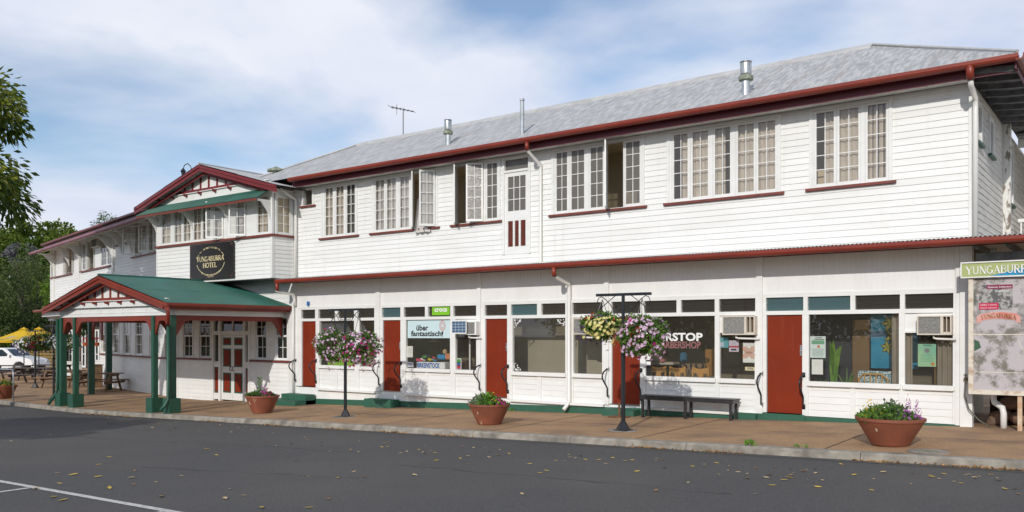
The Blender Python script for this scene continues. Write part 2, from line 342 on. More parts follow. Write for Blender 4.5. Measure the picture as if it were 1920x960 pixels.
def sash(mb, gm, fr, s0, s1, z0, z1, cols=2, rows=5, bd=0.045, mu=0.016, th=0.035, d=0.0, top=None):
    top = top or bd
    mb.box(fr, s0, s0+bd, d-th/2, d+th/2, z0, z1); mb.box(fr, s1-bd, s1, d-th/2, d+th/2, z0, z1)
    mb.box(fr, s0+bd, s1-bd, d-th/2, d+th/2, z0, z0+bd*1.4); mb.box(fr, s0+bd, s1-bd, d-th/2, d+th/2, z1-top, z1)
    a, b, p, q = s0+bd, s1-bd, z0+bd*1.4, z1-top
    for i in range(1, cols): m = a+(b-a)*i/cols; mb.box(fr, m-mu/2, m+mu/2, d-0.012, d+0.012, p, q)
    for i in range(1, rows): m = p+(q-p)*i/rows; mb.box(fr, a, b, d-0.011, d+0.011, m-mu/2, m+mu/2)
    if gm is not None: gm.quad(fr.p(a,d,p), fr.p(b,d,p), fr.p(b,d,q), fr.p(a,d,q))
def wavy(mb, fr, s0, s1, z0, z1, d, amp=0.03, per=0.12, gather=0.0):
    n = max(4, int((s1-s0)/per*6))
    for i in range(n):
        a, b = i/n, (i+1)/n
        f = lambda t: d + amp*math.sin(t*(s1-s0)/per*2*math.pi + 0.7*math.sin(t*9))
        c = (s0+s1)/2
        g = lambda t, k: s0+(s1-s0)*t + (c-(s0+(s1-s0)*t))*gather*k
        mb.quad(fr.p(g(a,1),f(a)*0.8+d*0.2,z0), fr.p(g(b,1),f(b)*0.8+d*0.2,z0), fr.p(g(b,0),f(b),z1), fr.p(g(a,0),f(a),z1))
def window(parent, fr, c0, c1, z0, z1, lights, rows=5, cas=0.07, glassm=None, sill=True, curt=None, label=None, back=0.03, sillcol='sill', dd=0.0, silltuck=0.05):
    """lights: (s0, s1, kind[, degrees]) for glass widths; c0..c1, z0..z1 is the outside of the casing."""
    glassm = glassm or M['pane']; i0, i1, y0, y1 = c0+cas, c1-cas, z0+0.012, z1-cas
    fm = MB()
    fm.box(fr, c0, i0, dd-0.10, dd+0.035, z0, z1); fm.box(fr, i1, c1, dd-0.10, dd+0.035, z0, z1); fm.box(fr, i0, i1, dd-0.10, dd+0.034, y1, z1); fm.box(fr, i0, i1, dd-0.10, dd+0.03, z0, y0)
    lights = sorted(lights, key=lambda l: l[0]); bd = 0.045; edges = [i0]
    spans = []
    for l in lights: spans.append((max(l[0]-bd, i0), min(l[1]+bd, i1)))
    for k in range(len(spans)-1):
        a, b = spans[k][1], spans[k+1][0]
        if b > a + 0.004: fm.box(fr, a+0.002, b-0.002, dd-0.06, dd+0.022, y0+0.001, y1-0.001)
        elif a > b: m = (a+b)/2; spans[k] = (spans[k][0], m-0.001); spans[k+1] = (m+0.001, spans[k+1][1])
    if spans[0][0] > i0+0.004: fm.box(fr, i0+0.001, spans[0][0]-0.001, dd-0.06, dd+0.022, y0+0.001, y1-0.001)
    if spans[-1][1] < i1-0.004: fm.box(fr, spans[-1][1]+0.001, i1-0.001, dd-0.06, dd+0.022, y0+0.001, y1-0.001)
    w = fm.build('window', M['white'], parent)
    if label: w['label'] = label
    gm0 = MB()
    for l, (a, b) in zip(lights, spans):
        sm = MB(); kind = l[2]; wd = b - a; gm = gm0 if kind in 'cv' else MB()
        if kind == 'c': sash(sm, gm, fr, a+0.002, b-0.002, y0+0.004, y1-0.004, 2, rows, d=dd+0.0)
        elif kind == 'r': sash(sm, gm, fr.turned(b, dd+0.04, l[3]), -wd, 0, y0+0.004, y1-0.004, 2, rows)
        elif kind == 'l': sash(sm, gm, fr.turned(a, dd+0.04, -l[3]), 0, wd, y0+0.004, y1-0.004, 2, rows)
        elif kind == 'v':                         # glass louvre blades
            n = rows
            for k in range(n):
                p = y0 + (y1-y0)*(k+0.15)/n; gm.quad(fr.p(a,dd+0.02,p), fr.p(b,dd+0.02,p), fr.p(b,dd-0.05,p+(y1-y0)/n*0.9), fr.p(a,dd-0.05,p+(y1-y0)/n*0.9))
            continue
        sm.build('casement', M['white'], w)
        if gm is not gm0: gm.build('pane', glassm, w)
    if gm0.f: gm0.build('pane', glassm, w)
    if sill:
        k = MB(); k.box(fr, c0-0.07, c1+0.07, dd+0.001, dd+0.075, z0-0.055, z0-0.002); k.build('sill', M[sillcol], w)
    if curt:
        for (a, b, m, g) in curt:
            k = MB(); wavy(k, fr, a, b, y0-0.02, y1+0.02, dd-back-0.06, 0.016, 0.11, g); k.build('curtain', M[m], w, smooth=True)
    return w
def corr(mb, a0, b0, a1, b1, per=0.076, amp=0.014, topf=None, seg=4):
    """corrugated slope: eave from a0 to b0, ridge from a1 to b1 (world points)."""
    a0, b0, a1, b1 = map(Vector, (a0, b0, a1, b1)); L = (b0-a0).length; n = int(L/per*seg)
    nrm = (b0-a0).cross(a1-a0).normalized()
    if nrm.z < 0: nrm = -nrm
    ps = []
    for i in range(n+1):
        t = i/n; off = nrm * amp * math.sin(2*math.pi*i/seg + 0.4)
        lo = a0.lerp(b0, t) + off
        hi = (a1.lerp(b1, t) if topf is None else topf(t)) + off
        ps.append((lo, hi))
    base = len(mb.v)
    up = Vector((0, 0, 0.009))                    # two sheets per slope, the upper one lapping over the lower
    for lo, hi in ps: m_ = lo.lerp(hi, 0.47); mb.v += [tuple(lo), tuple(m_), tuple(m_+up), tuple(hi)]
    for i in range(n):
        k = base+4*i
        for j in range(3): mb.f.append((k+j, k+4+j, k+5+j, k+1+j))
def hipf(a0, b0, up, run, slopeh, ax, l0, l1):
    """top of a hipped slope: climbs 45 degrees in plan from both ends up to run"""
    a0, b0 = Vector(a0), Vector(b0); L = (b0-a0).length; upv = Vector(up)
    def f(t):
        r = run
        if l0: r = min(r, t*L)
        if l1: r = min(r, (1-t)*L)
        return a0.lerp(b0, t) + upv*r + Vector((0,0,1))*r*slopeh
    return f
def gutter(mb, p0, p1, out, r=0.055):
    """quad gutter with rounded lip running p0->p1; out = unit vector away from the wall, p = top inner edge"""
    p0, p1, o = Vector(p0), Vector(p1), Vector(out); Z = Vector((0,0,1))
    prof = [(0,0),(0,-0.105),(0.075,-0.105),(0.11,-0.085),(0.125,-0.05),(0.125,0.0),(0.118,0.012),(0.108,0.0),(0.105,-0.045),(0.09,-0.072),(0.07,-0.085),(0.012,-0.085),(0.012,0)]
    n = len(mb.v)
    for p in (p0, p1): mb.v += [tuple(p+o*a+Z*b) for a, b in prof]
    m = len(prof)
    for i in range(m): j = (i+1) % m; mb.f.append((n+i, n+j, n+m+j, n+m+i))
    mb.f.append(tuple(n+i for i in range(m))); mb.f.append(tuple(n+m+i for i in reversed(range(m))))
def text_to(mb, txt, fr, s0, s1, z0, z1, d, bold=0.0, depth=0.003, arc=None, shear=0.0):
    cu = bpy.data.curves.new('t', 'FONT'); cu.body = txt; cu.offset = bold; cu.shear = shear; cu.resolution_u = 3
    ob = bpy.data.objects.new('t', cu); C.objects.link(ob); bpy.context.view_layer.update()
    me = bpy.data.meshes.new_from_object(ob.evaluated_get(bpy.context.evaluated_depsgraph_get()))
    vs_ = [v.co.copy() for v in me.vertices]; fs = [tuple(p.vertices) for p in me.polygons]
    bpy.data.objects.remove(ob); bpy.data.curves.remove(cu); bpy.data.meshes.remove(me)
    x0 = min(v.x for v in vs_); x1 = max(v.x for v in vs_); y0 = min(v.y for v in vs_); y1 = max(v.y for v in vs_)
    n = len(mb.v)
    for v in vs_:
        a, b = (v.x-x0)/(x1-x0), (v.y-y0)/(y1-y0)
        if arc: cx, cz, r, t0, t1, h = arc; q = t0+(t1-t0)*a; rr = r + (b-0.5)*h*(1 if t1 < t0 else -1); s, z = cx+rr*math.cos(q), cz+rr*math.sin(q)
        else: s, z = s0+(s1-s0)*a, z0+(z1-z0)*b
        mb.v.append(fr.p(s, d, z))
    for f in fs: mb.f.append(tuple(n+i for i in f))
# serif capitals drawn from thick and thin strokes on a 1 x 1 cell
def _arc(cx, cy, rx, ry, a0, a1, n=10): return [(cx+rx*math.cos(R(a0+(a1-a0)*i/n)), cy+ry*math.sin(R(a0+(a1-a0)*i/n))) for i in range(n+1)]
T_, H_ = 0.17, 0.06
SER = {
 'Y': (0.95, [([(0.08,1),(0.47,0.45)],T_),([(0.87,1),(0.47,0.45)],H_),([(0.47,0.5),(0.47,0)],T_)], [(0.08,1),(0.87,1),(0.47,0)]),
 'U': (0.95, [([(0.16,1),(0.16,0.3)]+_arc(0.46,0.3,0.30,0.27,180,360)+[(0.76,1)],0.11)], [(0.16,1),(0.76,1)]),
 'N': (1.0, [([(0.15,0),(0.15,1)],H_),([(0.15,1),(0.83,0)],T_),([(0.83,0),(0.83,1)],H_)], [(0.15,0),(0.12,1),(0.83,1)]),
 'G': (0.98, [(_arc(0.48,0.5,0.40,0.47,45,315,16),0.12),([(0.78,0.42),(0.78,0.1)],T_)], [(0.78,0.44)]),
 'A': (0.95, [([(0.47,1),(0.1,0)],H_),([(0.45,1),(0.82,0)],T_),([(0.25,0.34),(0.7,0.34)],H_)], [(0.1,0),(0.82,0)]),
 'B': (0.85, [([(0.17,0),(0.17,1)],T_),([(0.17,0.97),(0.45,0.97)]+_arc(0.45,0.75,0.22,0.22,90,-90)+[(0.17,0.53)],0.08),([(0.17,0.53),(0.48,0.53)]+_arc(0.48,0.28,0.26,0.25,90,-90)+[(0.17,0.03)],0.08)], [(0.17,0),(0.17,1)]),
 'R': (0.92, [([(0.17,0),(0.17,1)],T_),([(0.17,0.97),(0.45,0.97)]+_arc(0.45,0.73,0.23,0.24,90,-90)+[(0.17,0.49)],0.08),([(0.45,0.49),(0.82,0)],T_)], [(0.17,0),(0.17,1),(0.82,0)]),
 'H': (1.0, [([(0.17,0),(0.17,1)],T_),([(0.8,0),(0.8,1)],T_),([(0.17,0.52),(0.8,0.52)],H_)], [(0.17,0),(0.17,1),(0.8,0),(0.8,1)]),
 'O': (1.0, [(_arc(0.5,0.5,0.41,0.46,0,360,22),0.12)], []),
 'T': (0.88, [([(0.44,0),(0.44,1)],T_),([(0.06,0.97),(0.82,0.97)],H_),([(0.07,1),(0.07,0.8)],H_),([(0.81,1),(0.81,0.8)],H_)], [(0.44,0)]),
 'E': (0.82, [([(0.17,0),(0.17,1)],T_),([(0.17,0.97),(0.7,0.97)],H_),([(0.17,0.5),(0.58,0.5)],H_),([(0.17,0.03),(0.74,0.03)],H_),([(0.7,1),(0.7,0.8)],H_),([(0.74,0),(0.74,0.2)],H_)], [(0.17,0),(0.17,1)]),
 'L': (0.80, [([(0.17,0),(0.17,1)],T_),([(0.17,0.03),(0.72,0.03)],H_),([(0.72,0),(0.72,0.24)],H_)], [(0.17,0),(0.17,1)]),
}
def serif(mb, txt, fr, s0, s1, z0, z1, d, bend=None, wt=1.0):
    tot = sum(SER[c][0] if c != ' ' else 0.45 for c in txt); x = 0; h = z1-z0; k = (s1-s0)/tot
    cnt = [0]
    def P(cx, cy):
        s, z = s0 + k*(x+cx), z0 + h*cy
        if bend: z += bend((s-s0)/(s1-s0))
        cnt[0] += 1
        return fr.p(s, d + (cnt[0]-1)//4*0.00025, z)
    for c in txt:
        if c == ' ': x += 0.45; continue
        wd, strokes, ser = SER[c]
        for pts, w in strokes:
            w *= wt
            for (ax, ay), (bx, by) in zip(pts, pts[1:]):
                ddx, ddy = (bx-ax)*k, (by-ay)*h; L = math.hypot(ddx, ddy) or 1; nx, ny = -ddy/L*w/2, ddx/L*w/2*k/h
                mb.quad(P(ax+nx,ay+ny), P(bx+nx,by+ny), P(bx-nx,by-ny), P(ax-nx,ay-ny))
        for (ax, ay) in ser: mb.quad(P(ax-0.15,ay-0.025), P(ax+0.15,ay-0.025), P(ax+0.15,ay+0.025), P(ax-0.15,ay+0.025))
        x += wd
# ---------------------------------------------------------------- the hotel
MW = F(0, 18.0, 0)                                # main street wall
X_R = -2.75; X_L = -22.5
hotel = thing('hotel_building', 'long two storey white weatherboard hotel with red trim, shops below and a grey iron roof', 'hotel', (-12, 19, -2.0))
ZT, ZB = 4.72, 1.72
# --- upper storey wall with real openings
def lights(*p): return [(MW.s(a), MW.s(b), *k) for a, b, *k in [(q[0], q[1], *q[2:]) for q in p]]
UW = []                                           # (casing px0, px1, z0, z1, lights, curtains, glass)
S = MW.s
upw = [
 (567, 590, 4.13, 4.70, [(571,584,'v')], [], 'pane', 6),
 (603, 671, 3.03, 4.70, [(611,624.7,'c'),(631,645,'c'),(651,666,'c')], [(606,640,'curtain',0),(641,669,'roomc',0)], 'pane', 5),
 (698, 822, 3.03, 4.70, [(705,721,'c'),(726,743,'c'),(751,767.5,'c'),(776,794,'l',46),(797,815,'r',48)], [(700,770,'net',0),(795,820,'net',0)], 'pane', 5),
 (850, 939, 3.03, 4.70, [(857,873,'l',52),(885,905,'r',30),(914,933,'c')], [], 'obscure', 5),
 (1035, 1209, 3.03, 4.70, [(1044,1064,'c'),(1072,1096,'c'),(1108,1131,'c'),(1141,1166,'l',62),(1174,1200,'c')], [], 'obscure', 5),
 (1251, 1465, 3.03, 4.70, [(1264,1290,'c'),(1299,1328,'c'),(1341,1369.5,'c'),(1384,1414,'c'),(1422,1454,'c')], [(1276,1357,'curtain',0),(1376,1462,'curtain',0)], 'pane', 5),
 (1518, 1674, 3.03, 4.70, [(1531,1564,'c'),(1574,1610,'c'),(1627,1662,'c')], [(1543,1671,'curtain',0)], 'pane', 5),
]
M['roomc'] = mat('grey_blind', (0.12,0.115,0.105), 0.9)
holes = [(S(a)+0.05, S(b)-0.05, z0+0.02, z1-0.05) for a, b, z0, z1, *_ in upw]
dX0, dX1 = S(943), S(996)
holes.append((dX0+0.03, dX1-0.03, 2.14, 4.66))
mb = MB(); boards(mb, MW, X_L, X_R, ZB, ZT, holes, zref=ZB)
mb.box(MW, X_R-0.05, X_R+0.022, -0.10, 0.026, ZB, ZT); mb.build('upper_wall', M['boards'], hotel)
for (a, b, z0, z1, ls, cu, gl, rows) in upw:
    window(hotel, MW, S(a), S(b), z0, z1, [(S(l[0]), S(l[1]), *l[2:]) for l in ls], rows, curt=[(S(p), S(q), m, g) for p, q, m, g in cu], glassm=M[gl])
# the net curtain hanging out over the sill
mb = MB(); f_ = MW.turned(S(782), 0.0, 0)
for i in range(16):
    a, b = i/16, (i+1)/16; w = lambda t: 0.05*math.sin(t*19)
    for (za, zb, da, db, ga, gb) in ((3.9, 3.4, -0.05, 0.02, 0.2, 0.35), (3.4, 3.05, 0.02, 0.09, 0.35, 0.55), (3.05, 2.90, 0.09, 0.11, 0.55, 0.62)):
        mb.quad(f_.p(a*ga,da+w(a),za), f_.p(b*ga,da+w(b),za), f_.p(b*gb,db+w(b),zb), f_.p(a*gb,db+w(a),zb))
mb.build('curtain', M['net'], hotel, smooth=True)['label'] = 'white net curtain blown out of the open window'
hb = S(815)+0.045; fq = MW.turned(hb, 0.04, 48); mb = MB(); wavy(mb, fq, -(S(815)-S(797)+0.05), -0.04, 3.04, 4.55, -0.05, 0.012, 0.1); mb.build('curtain', M['net'], hotel, smooth=True)['label'] = 'pale net curtain caught behind the open casement'
# upstairs door with a transom
mb = MB(); z0 = 2.10; e0, e1 = dX0+0.075, dX1-0.075
mb.box(MW, dX0, e0, -0.08, 0.035, z0, 4.68); mb.box(MW, e1, dX1, -0.08, 0.035, z0, 4.68); mb.box(MW, e0, e1, -0.08, 0.034, 4.60, 4.68); mb.box(MW, e0, e1, -0.08, 0.04, 4.26, 4.32)
mb.box(MW, e0, e0+0.1, -0.03, 0.01, z0, 4.26); mb.box(MW, e1-0.1, e1, -0.03, 0.01, z0, 4.26); mb.box(MW, e0+0.1, e1-0.1, -0.03, 0.01, 4.15, 4.26)
mb.box(MW, e0+0.1, e1-0.1, -0.03, 0.01, 2.98, 3.24); mb.box(MW, e0+0.1, e1-0.1, -0.03, 0.01, z0, 2.30)
for i in (1, 2):
    m = e0+0.1+(e1-e0-0.2)*i/3; mb.box(MW, m-0.03, m+0.03, -0.028, 0.009, 2.30, 2.98); mb.box(MW, m-0.009, m+0.009, -0.02, 0.008, 3.24, 4.15); q = 3.24+0.91*i/3; mb.box(MW, e0+0.1, e1-0.1, -0.019, 0.007, q-0.009, q+0.009)
dr = mb.build('door', M['white'], hotel); dr['label'] = 'white upstairs door with nine panes and three red louvred panels'
gm = MB(); gm.quad(MW.p(e0+0.1,-0.01,3.24), MW.p(e1-0.1,-0.01,3.24), MW.p(e1-0.1,-0.01,4.15), MW.p(e0+0.1,-0.01,4.15)); gm.quad(MW.p(e0,-0.03,4.32), MW.p(e1,-0.03,4.32), MW.p(e1,-0.03,4.6), MW.p(e0,-0.03,4.6)); gm.build('pane', M['obscure'], dr)
lm = MB()
for i in range(3):
    a = e0+0.1+(e1-e0-0.2)*i/3+0.03*(i>0)+0.004; b = e0+0.1+(e1-e0-0.2)*(i+1)/3-0.03*(i<2)-0.004
    for k in range(22): z = 2.31+k*0.0302; lm.quad(MW.p(a,0.0,z), MW.p(b,0.0,z), MW.p(b,-0.022,z+0.03), MW.p(a,-0.022,z+0.03))
lm.build('louvre_panel', M['sill'], dr)
# rooms behind the upper windows, so open casements look into something
mb = MB()
def room(mb, fr, s0, s1, d0, d1, z0, z1):
    P = fr.p
    mb.quad(P(s0,-d1,z0),P(s1,-d1,z0),P(s1,-d1,z1),P(s0,-d1,z1)); mb.quad(P(s0,-d0,z0),P(s1,-d0,z0),P(s1,-d1,z0),P(s0,-d1,z0)); mb.quad(P(s0,-d0,z1),P(s1,-d0,z1),P(s1,-d1,z1),P(s0,-d1,z1))
    mb.quad(P(s0,-d0,z0),P(s0,-d1,z0),P(s0,-d1,z1),P(s0,-d0,z1)); mb.quad(P(s1,-d0,z0),P(s1,-d1,z0),P(s1,-d1,z1),P(s1,-d0,z1))
es = [X_L, -20.6, -18.6, -14.35, -12.5, -9.8, -6.2, X_R-0.2]
for a, b in zip(es, es[1:]): room(mb, MW, a+0.03, b-0.03, 0.12, 1.5, 1.9, 4.69)
mb.build('room_interior', M['room'], hotel)
# --- side wall at the right, weathered boards running back
SW = F(X_R, 18.0, 90)                             # s runs back (+Y), outwards is +X
sh = [(S_, S_+0.42, 3.75, 4.45) for S_ in (0.55, 2.05)]
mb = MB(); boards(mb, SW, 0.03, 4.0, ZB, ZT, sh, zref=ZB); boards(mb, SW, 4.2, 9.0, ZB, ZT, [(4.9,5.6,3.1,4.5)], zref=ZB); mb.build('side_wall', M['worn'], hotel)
for a, b, p, q in sh + [(4.9,5.6,3.1,4.5)]: window(hotel, SW, a-0.06, b+0.06, p-0.03, q+0.06, [(a+0.04, b-0.04, 'v')], 6, sillcol='greensill' if 0 else 'green')
mb = MB(); mb.box(SW, 4.02, 4.2, -0.02, 0.16, ZB, ZT); mb.build('verandah_post', mat('peeling_white_post', (0.68,0.67,0.63), 0.8, (0.20,0.17,0.14), 9, vscale=(1,1,0.4), lo=0.52, hi=0.6), hotel)
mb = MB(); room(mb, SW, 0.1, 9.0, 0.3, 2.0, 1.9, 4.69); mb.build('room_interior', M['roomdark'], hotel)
# fretwork verandah bracket and railing beyond the side wall
mb = MB(); VB = F(-1.75, 23.9, 0)
def fret(mb, fr, s0, z0, w, h, sgn, d0=0.0, d1=0.035):
    pts = [(s0, z0), (s0, z0-h)] + [(s0+sgn*w*(0.12+0.88*t+0.05*math.sin(t*14)), z0-h*(1-t)**1.6 - 0.04*h*math.sin(t*14)*(1-t)) for t in [i/14 for i in range(15)]] + [(s0+sgn*w, z0)]
    mb.poly(fr, pts, d0, d1)
fret(mb, VB, 0.1, 4.5, 0.9, 1.4, 1); fret(mb, F(-1.75, 21.7, 0), 0.4, 4.2, 0.8, 1.2, 1)
mb.box(VB, 0.0, 0.1, -0.05, 0.05, ZB, 4.7); mb.box(VB, 1.5, 1.62, -0.05, 0.05, ZB, 4.7); mb.box(VB, -0.9, 3.5, -0.04, 0.04, 2.7, 2.78); mb.box(VB, -0.9, 3.5, -0.04, 0.04, 4.5, 4.7)
mb.build('verandah_fretwork', M['white'], hotel)
mb = MB(); mb.box(VB, -0.9, 6.0, -3.6, 0.25, 4.72, 4.80); mb.build('rear_verandah_roof', M['zinc'], hotel)
mb = MB(); mb.box(VB, -0.9, 6.0, -3.6, 0.0, 1.55, 1.68); mb.build('rear_verandah_floor', M['soffit'], hotel)
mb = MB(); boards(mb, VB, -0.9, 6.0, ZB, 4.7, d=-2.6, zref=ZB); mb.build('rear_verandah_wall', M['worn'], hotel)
mb = MB()
for k in range(3): mb.box(VB, 3.3+k*1.3, 3.4+k*1.3, -0.05, 0.05, ZB, 4.5)
mb.box(VB, 3.5, 6.0, -0.04, 0.04, 2.7, 2.78); mb.box(VB, 3.5, 6.0, -0.04, 0.04, 4.5, 4.7)
for k in range(40): s_k = -0.85+k*0.17; mb.box(VB, s_k, s_k+0.03, -0.015, 0.015, ZB, 2.70)
mb.build('rear_verandah_railing', M['white'], hotel)
# --- corner piece and shopfronts
BAYS = [  # posts px, transom px list, door px, main window px, side window px
 dict(p=(556,706), tr=[(566,592),(598,629),(634,665),(671,703)], door=(567,593), win=(600,665), side=(675,703), ac=False),
 dict(p=(714,896), tr=[(717,752),(758,798),(803.5,845.5),(851,894)], door=(719,752), win=(762,845), side=(855,894), ac=True),
 dict(p=(903,1134), tr=[(910,952),(959,1008),(1016,1061),(1074,1130)], door=(911,952), win=(962,1061), side=(1076,1130), ac=True),
 dict(p=(1143,1419), tr=[(1147.6,1202),(1208.5,1269.5),(1277.6,1341),(1349,1417)], door=(1148,1201), win=(1211,1341), side=(1350,1416), ac=True),
 dict(p=(1431,1792), tr=[(1437,1507),(1515,1595),(1604,1688),(1697,1788)], door=(1438,1505), win=(1517,1686), side=(1697,1787), ac=True)]
FZ, TZ0, TZ1, HZ, DZ = -1.69, 0.488, 0.776, 0.84, 0.405   # floor, transom glass, frame top, door head
edges = []
for i, B in enumerate(BAYS):
    a, b = S(B['p'][0]), S(B['p'][1]); trs = [(S(x), S(y)) for x, y in B['tr']]; door = (S(B['door'][0]), S(B['door'][1]))
    win = (S(B['win'][0]), S(B['win'][1])); sd_ = (S(B['side'][0]), S(B['side'][1]))
    T = 0.03; fm = MB()
    fm.box(MW, a, b, -0.06, T, TZ1, HZ); fm.box(MW, a, b, -0.06, T, DZ, TZ0)
    cuts = [a] + [v for t in trs for v in t] + [b]
    for p, q in zip(cuts[0::2], cuts[1::2]): fm.box(MW, p, q, -0.06, T-0.002, TZ0, TZ1)      # transom mullions
    fm.box(MW, a, door[0], -0.06, T-0.003, FZ, DZ); fm.box(MW, door[1], win[0], -0.06, T-0.003, FZ-0.03, DZ)
    fm.box(MW, win[1], sd_[0], -0.06, T-0.003, FZ-0.03, DZ); fm.box(MW, sd_[1], b, -0.06, T-0.003, FZ-0.03, DZ)
    for (p, q) in (win, sd_):
        fm.box(MW, p-0.03, q+0.03, -0.06, T+0.045, -1.085, -0.99)
        half = [(p, q)] if (q-p) < 1.0 else [(p, trs[1][1]+0.0), (trs[2][0], q)]
        for (u, v) in half: kk = MB(); boards(kk, MW, u, v, FZ-0.03, -1.087, (), pitch=0.137, lap=0.010, d=-0.006, zref=FZ-0.03); kk.build('kickboard', M['white'], hotel)
        if len(half) == 2: fm.box(MW, half[0][1], half[1][0], -0.02, T-0.006, FZ-0.03, -1.087)
    if i < 4: fm.box(MW, win[0]-0.06, b+0.0, 0.0, 0.10, FZ-0.09, FZ-0.032)                          # ledge board over the footing
    zs = 0.02 if B['ac'] else DZ
    if B['ac']: pn = MB(); pn.box(MW, sd_[0], sd_[1], -0.03, -0.004, 0.06, DZ); pn.build('air_conditioner_panel', M['white'], hotel); fm.box(MW, sd_[0], sd_[1], -0.06, T-0.008, 0.02, 0.06)
    for (p, q, zt) in ((win[0], win[1], DZ), (sd_[0], sd_[1], zs)):
        sg = MB(); sg.quad(*[MW.p(s_, -0.02, z_) for s_, z_ in ((p,-0.99),(q,-0.99),(q,zt),(p,zt))]); sg.build('shop_window', M['glass'], hotel)
    for k, (p, q) in enumerate(trs):
        teal = (i, k) in ((1,0),(2,1),(4,0),(4,1)); g = MB()
        zm = (TZ0+TZ1)/2
        g.quad(MW.p(p,-0.05,TZ0), MW.p(q,-0.05,TZ0), MW.p(q,-0.02,zm+0.008), MW.p(p,-0.02,zm+0.008)); g.quad(MW.p(p,-0.05,zm-0.004), MW.p(q,-0.05,zm-0.004), MW.p(q,-0.02,TZ1), MW.p(p,-0.02,TZ1))
        g = g.build('transom_window', M['teal' if teal else 'transom'], hotel)
        if teal: g['label'] = 'teal obscure glass louvred fanlight'
    # door leaf
    mb = MB(); mb.box(MW, door[0]+0.012, door[1]-0.012, -0.05, -0.01, FZ+0.005, DZ-0.01); d_ = mb.build('shop_door', M['doorred'], hotel, bevel=0.003)
    mb = MB(); hx = door[1]-0.035; mb.box(MW, hx-0.018, hx+0.02, -0.009, 0.012, -0.46, -0.24); mb.tube([MW.p(hx,0.012,-0.36), MW.p(hx,0.04,-0.36)], 0.016); mb.build('handle', M['metal'], d_)
    mb = MB()
    for q in (0.2, 0.5, 0.8): sx_ = door[0]+(door[1]-door[0])*q; mb.box(MW, sx_-0.008, sx_+0.008, -0.0095, -0.004, FZ+0.13, FZ+0.146)
    mb.box(MW, door[0]+0.013, door[1]-0.013, -0.0098, 0.006, FZ+0.006, FZ+0.04); mb.build('weather_bar', M['doorred'], d_)
    edges.append((a, b)); fm.build('shopfront_frame', M['white'], hotel)
    # curved black grab rails on both jambs
    for sx in (a-0.02 if i else a-0.0, door[1]+0.035):
        rm = MB(); z = -0.88; pts = []
        for k in range(15):
            t = k/14; dd = 0.05 + 0.30*math.sin(math.pi*min(1, t*1.25+0.12))*(1-0.85*t); pts.append(MW.p(sx-0.0, 0.03+dd, z - 0.62*t))
        pts = [MW.p(sx,0.02,z+0.02), MW.p(sx,0.10,z+0.03)] + pts[1:] + [MW.p(sx,0.03,z-0.66)]
        rm.tube(pts, 0.019, 8); rm.box(MW, sx-0.03, sx+0.03, 0.028, 0.042, z-0.03, z+0.07); rm.box(MW, sx-0.03, sx+0.03, 0.028, 0.042, z-0.70, z-0.60)
        rm.build('grab_rail', M['black'], hotel, smooth=True)
# battened white band above the shopfronts with pilasters
mb = MB(); a0, b0 = S(553), S(1800)
n = int((b0-a0)/0.105)
for k in range(n):
    p = a0+(b0-a0)*k/n; q = a0+(b0-a0)*(k+1)/n; mb.quad(MW.p(p+0.004,0.0,HZ), MW.p(q-0.004,0.0,HZ), MW.p(q-0.004,0.0,1.66), MW.p(p+0.004,0.0,1.66)); mb.quad(MW.p(q-0.004,0.0,HZ), MW.p(q,-0.005,HZ), MW.p(q,-0.005,1.66), MW.p(q-0.004,0.0,1.66)); mb.quad(MW.p(q,-0.005,HZ), MW.p(q+0.004,0,HZ), MW.p(q+0.004,0,1.66), MW.p(q,-0.005,1.66))
mb.build('battened_wall', M['panel'], hotel)
mb = MB(); gaps = [(S(706), S(714)), (S(896), S(903)), (S(1134), S(1143)), (S(1419), S(1431))]
for p, q in gaps: g2 = MB(); g2.box(MW, p+0.002, q-0.002, -0.06, 0.05, FZ-0.03, 1.655); g2.build('pilaster', M['white'], hotel)
mb.box(MW, S(543), S(556)-0.002, -0.1, 0.05, ground_z(-22.3)-0.05, 1.655)
mb.box(MW, S(1792)+0.002, S(1800), -0.06, 0.045, ground_z(-3)-0.05, 1.655); mb.box(MW, S(1801), X_R+0.02, -0.12, 0.075, ground_z(-3)-0.05, 1.655)
mb.box(MW, a0, b0, 0.0, 0.022, HZ+0.002, HZ+0.03)
mb.build('pilaster', M['white'], hotel)
# footing: white base, green plinth, steps
mb = MB(); g2 = MB()
for k in range(24):
    p = X_L+0.1 + (b0-X_L-0.1)*k/24; q = X_L+0.1 + (b0-X_L-0.1)*(k+1)/24; zp, zq = ground_z(p), ground_z(q)
    if FZ-0.03 > zp+0.12: mb.hexa([MW.p(p,0.0,zp-0.1),MW.p(q,0.0,zq-0.1),MW.p(q,-0.1,zq-0.1),MW.p(p,-0.1,zp-0.1),MW.p(p,0.0,FZ-0.031),MW.p(q,0.0,FZ-0.031),MW.p(q,-0.1,FZ-0.031),MW.p(p,-0.1,FZ-0.031)])
    tp, tq = min(zp+0.17, FZ-0.04), min(zq+0.17, FZ-0.04); dd = 0.055 if k > 14 else 0.03
    g2.hexa([MW.p(p,dd,zp-0.1),MW.p(q,dd,zq-0.1),MW.p(q,-0.1,zq-0.1),MW.p(p,-0.1,zp-0.1),MW.p(p,dd,tp),MW.p(q,dd,tq),MW.p(q,-0.1,tq),MW.p(p,-0.1,tp)])
mb.build('base_wall', M['boards'], hotel); g2.build('plinth', M['step'], hotel)
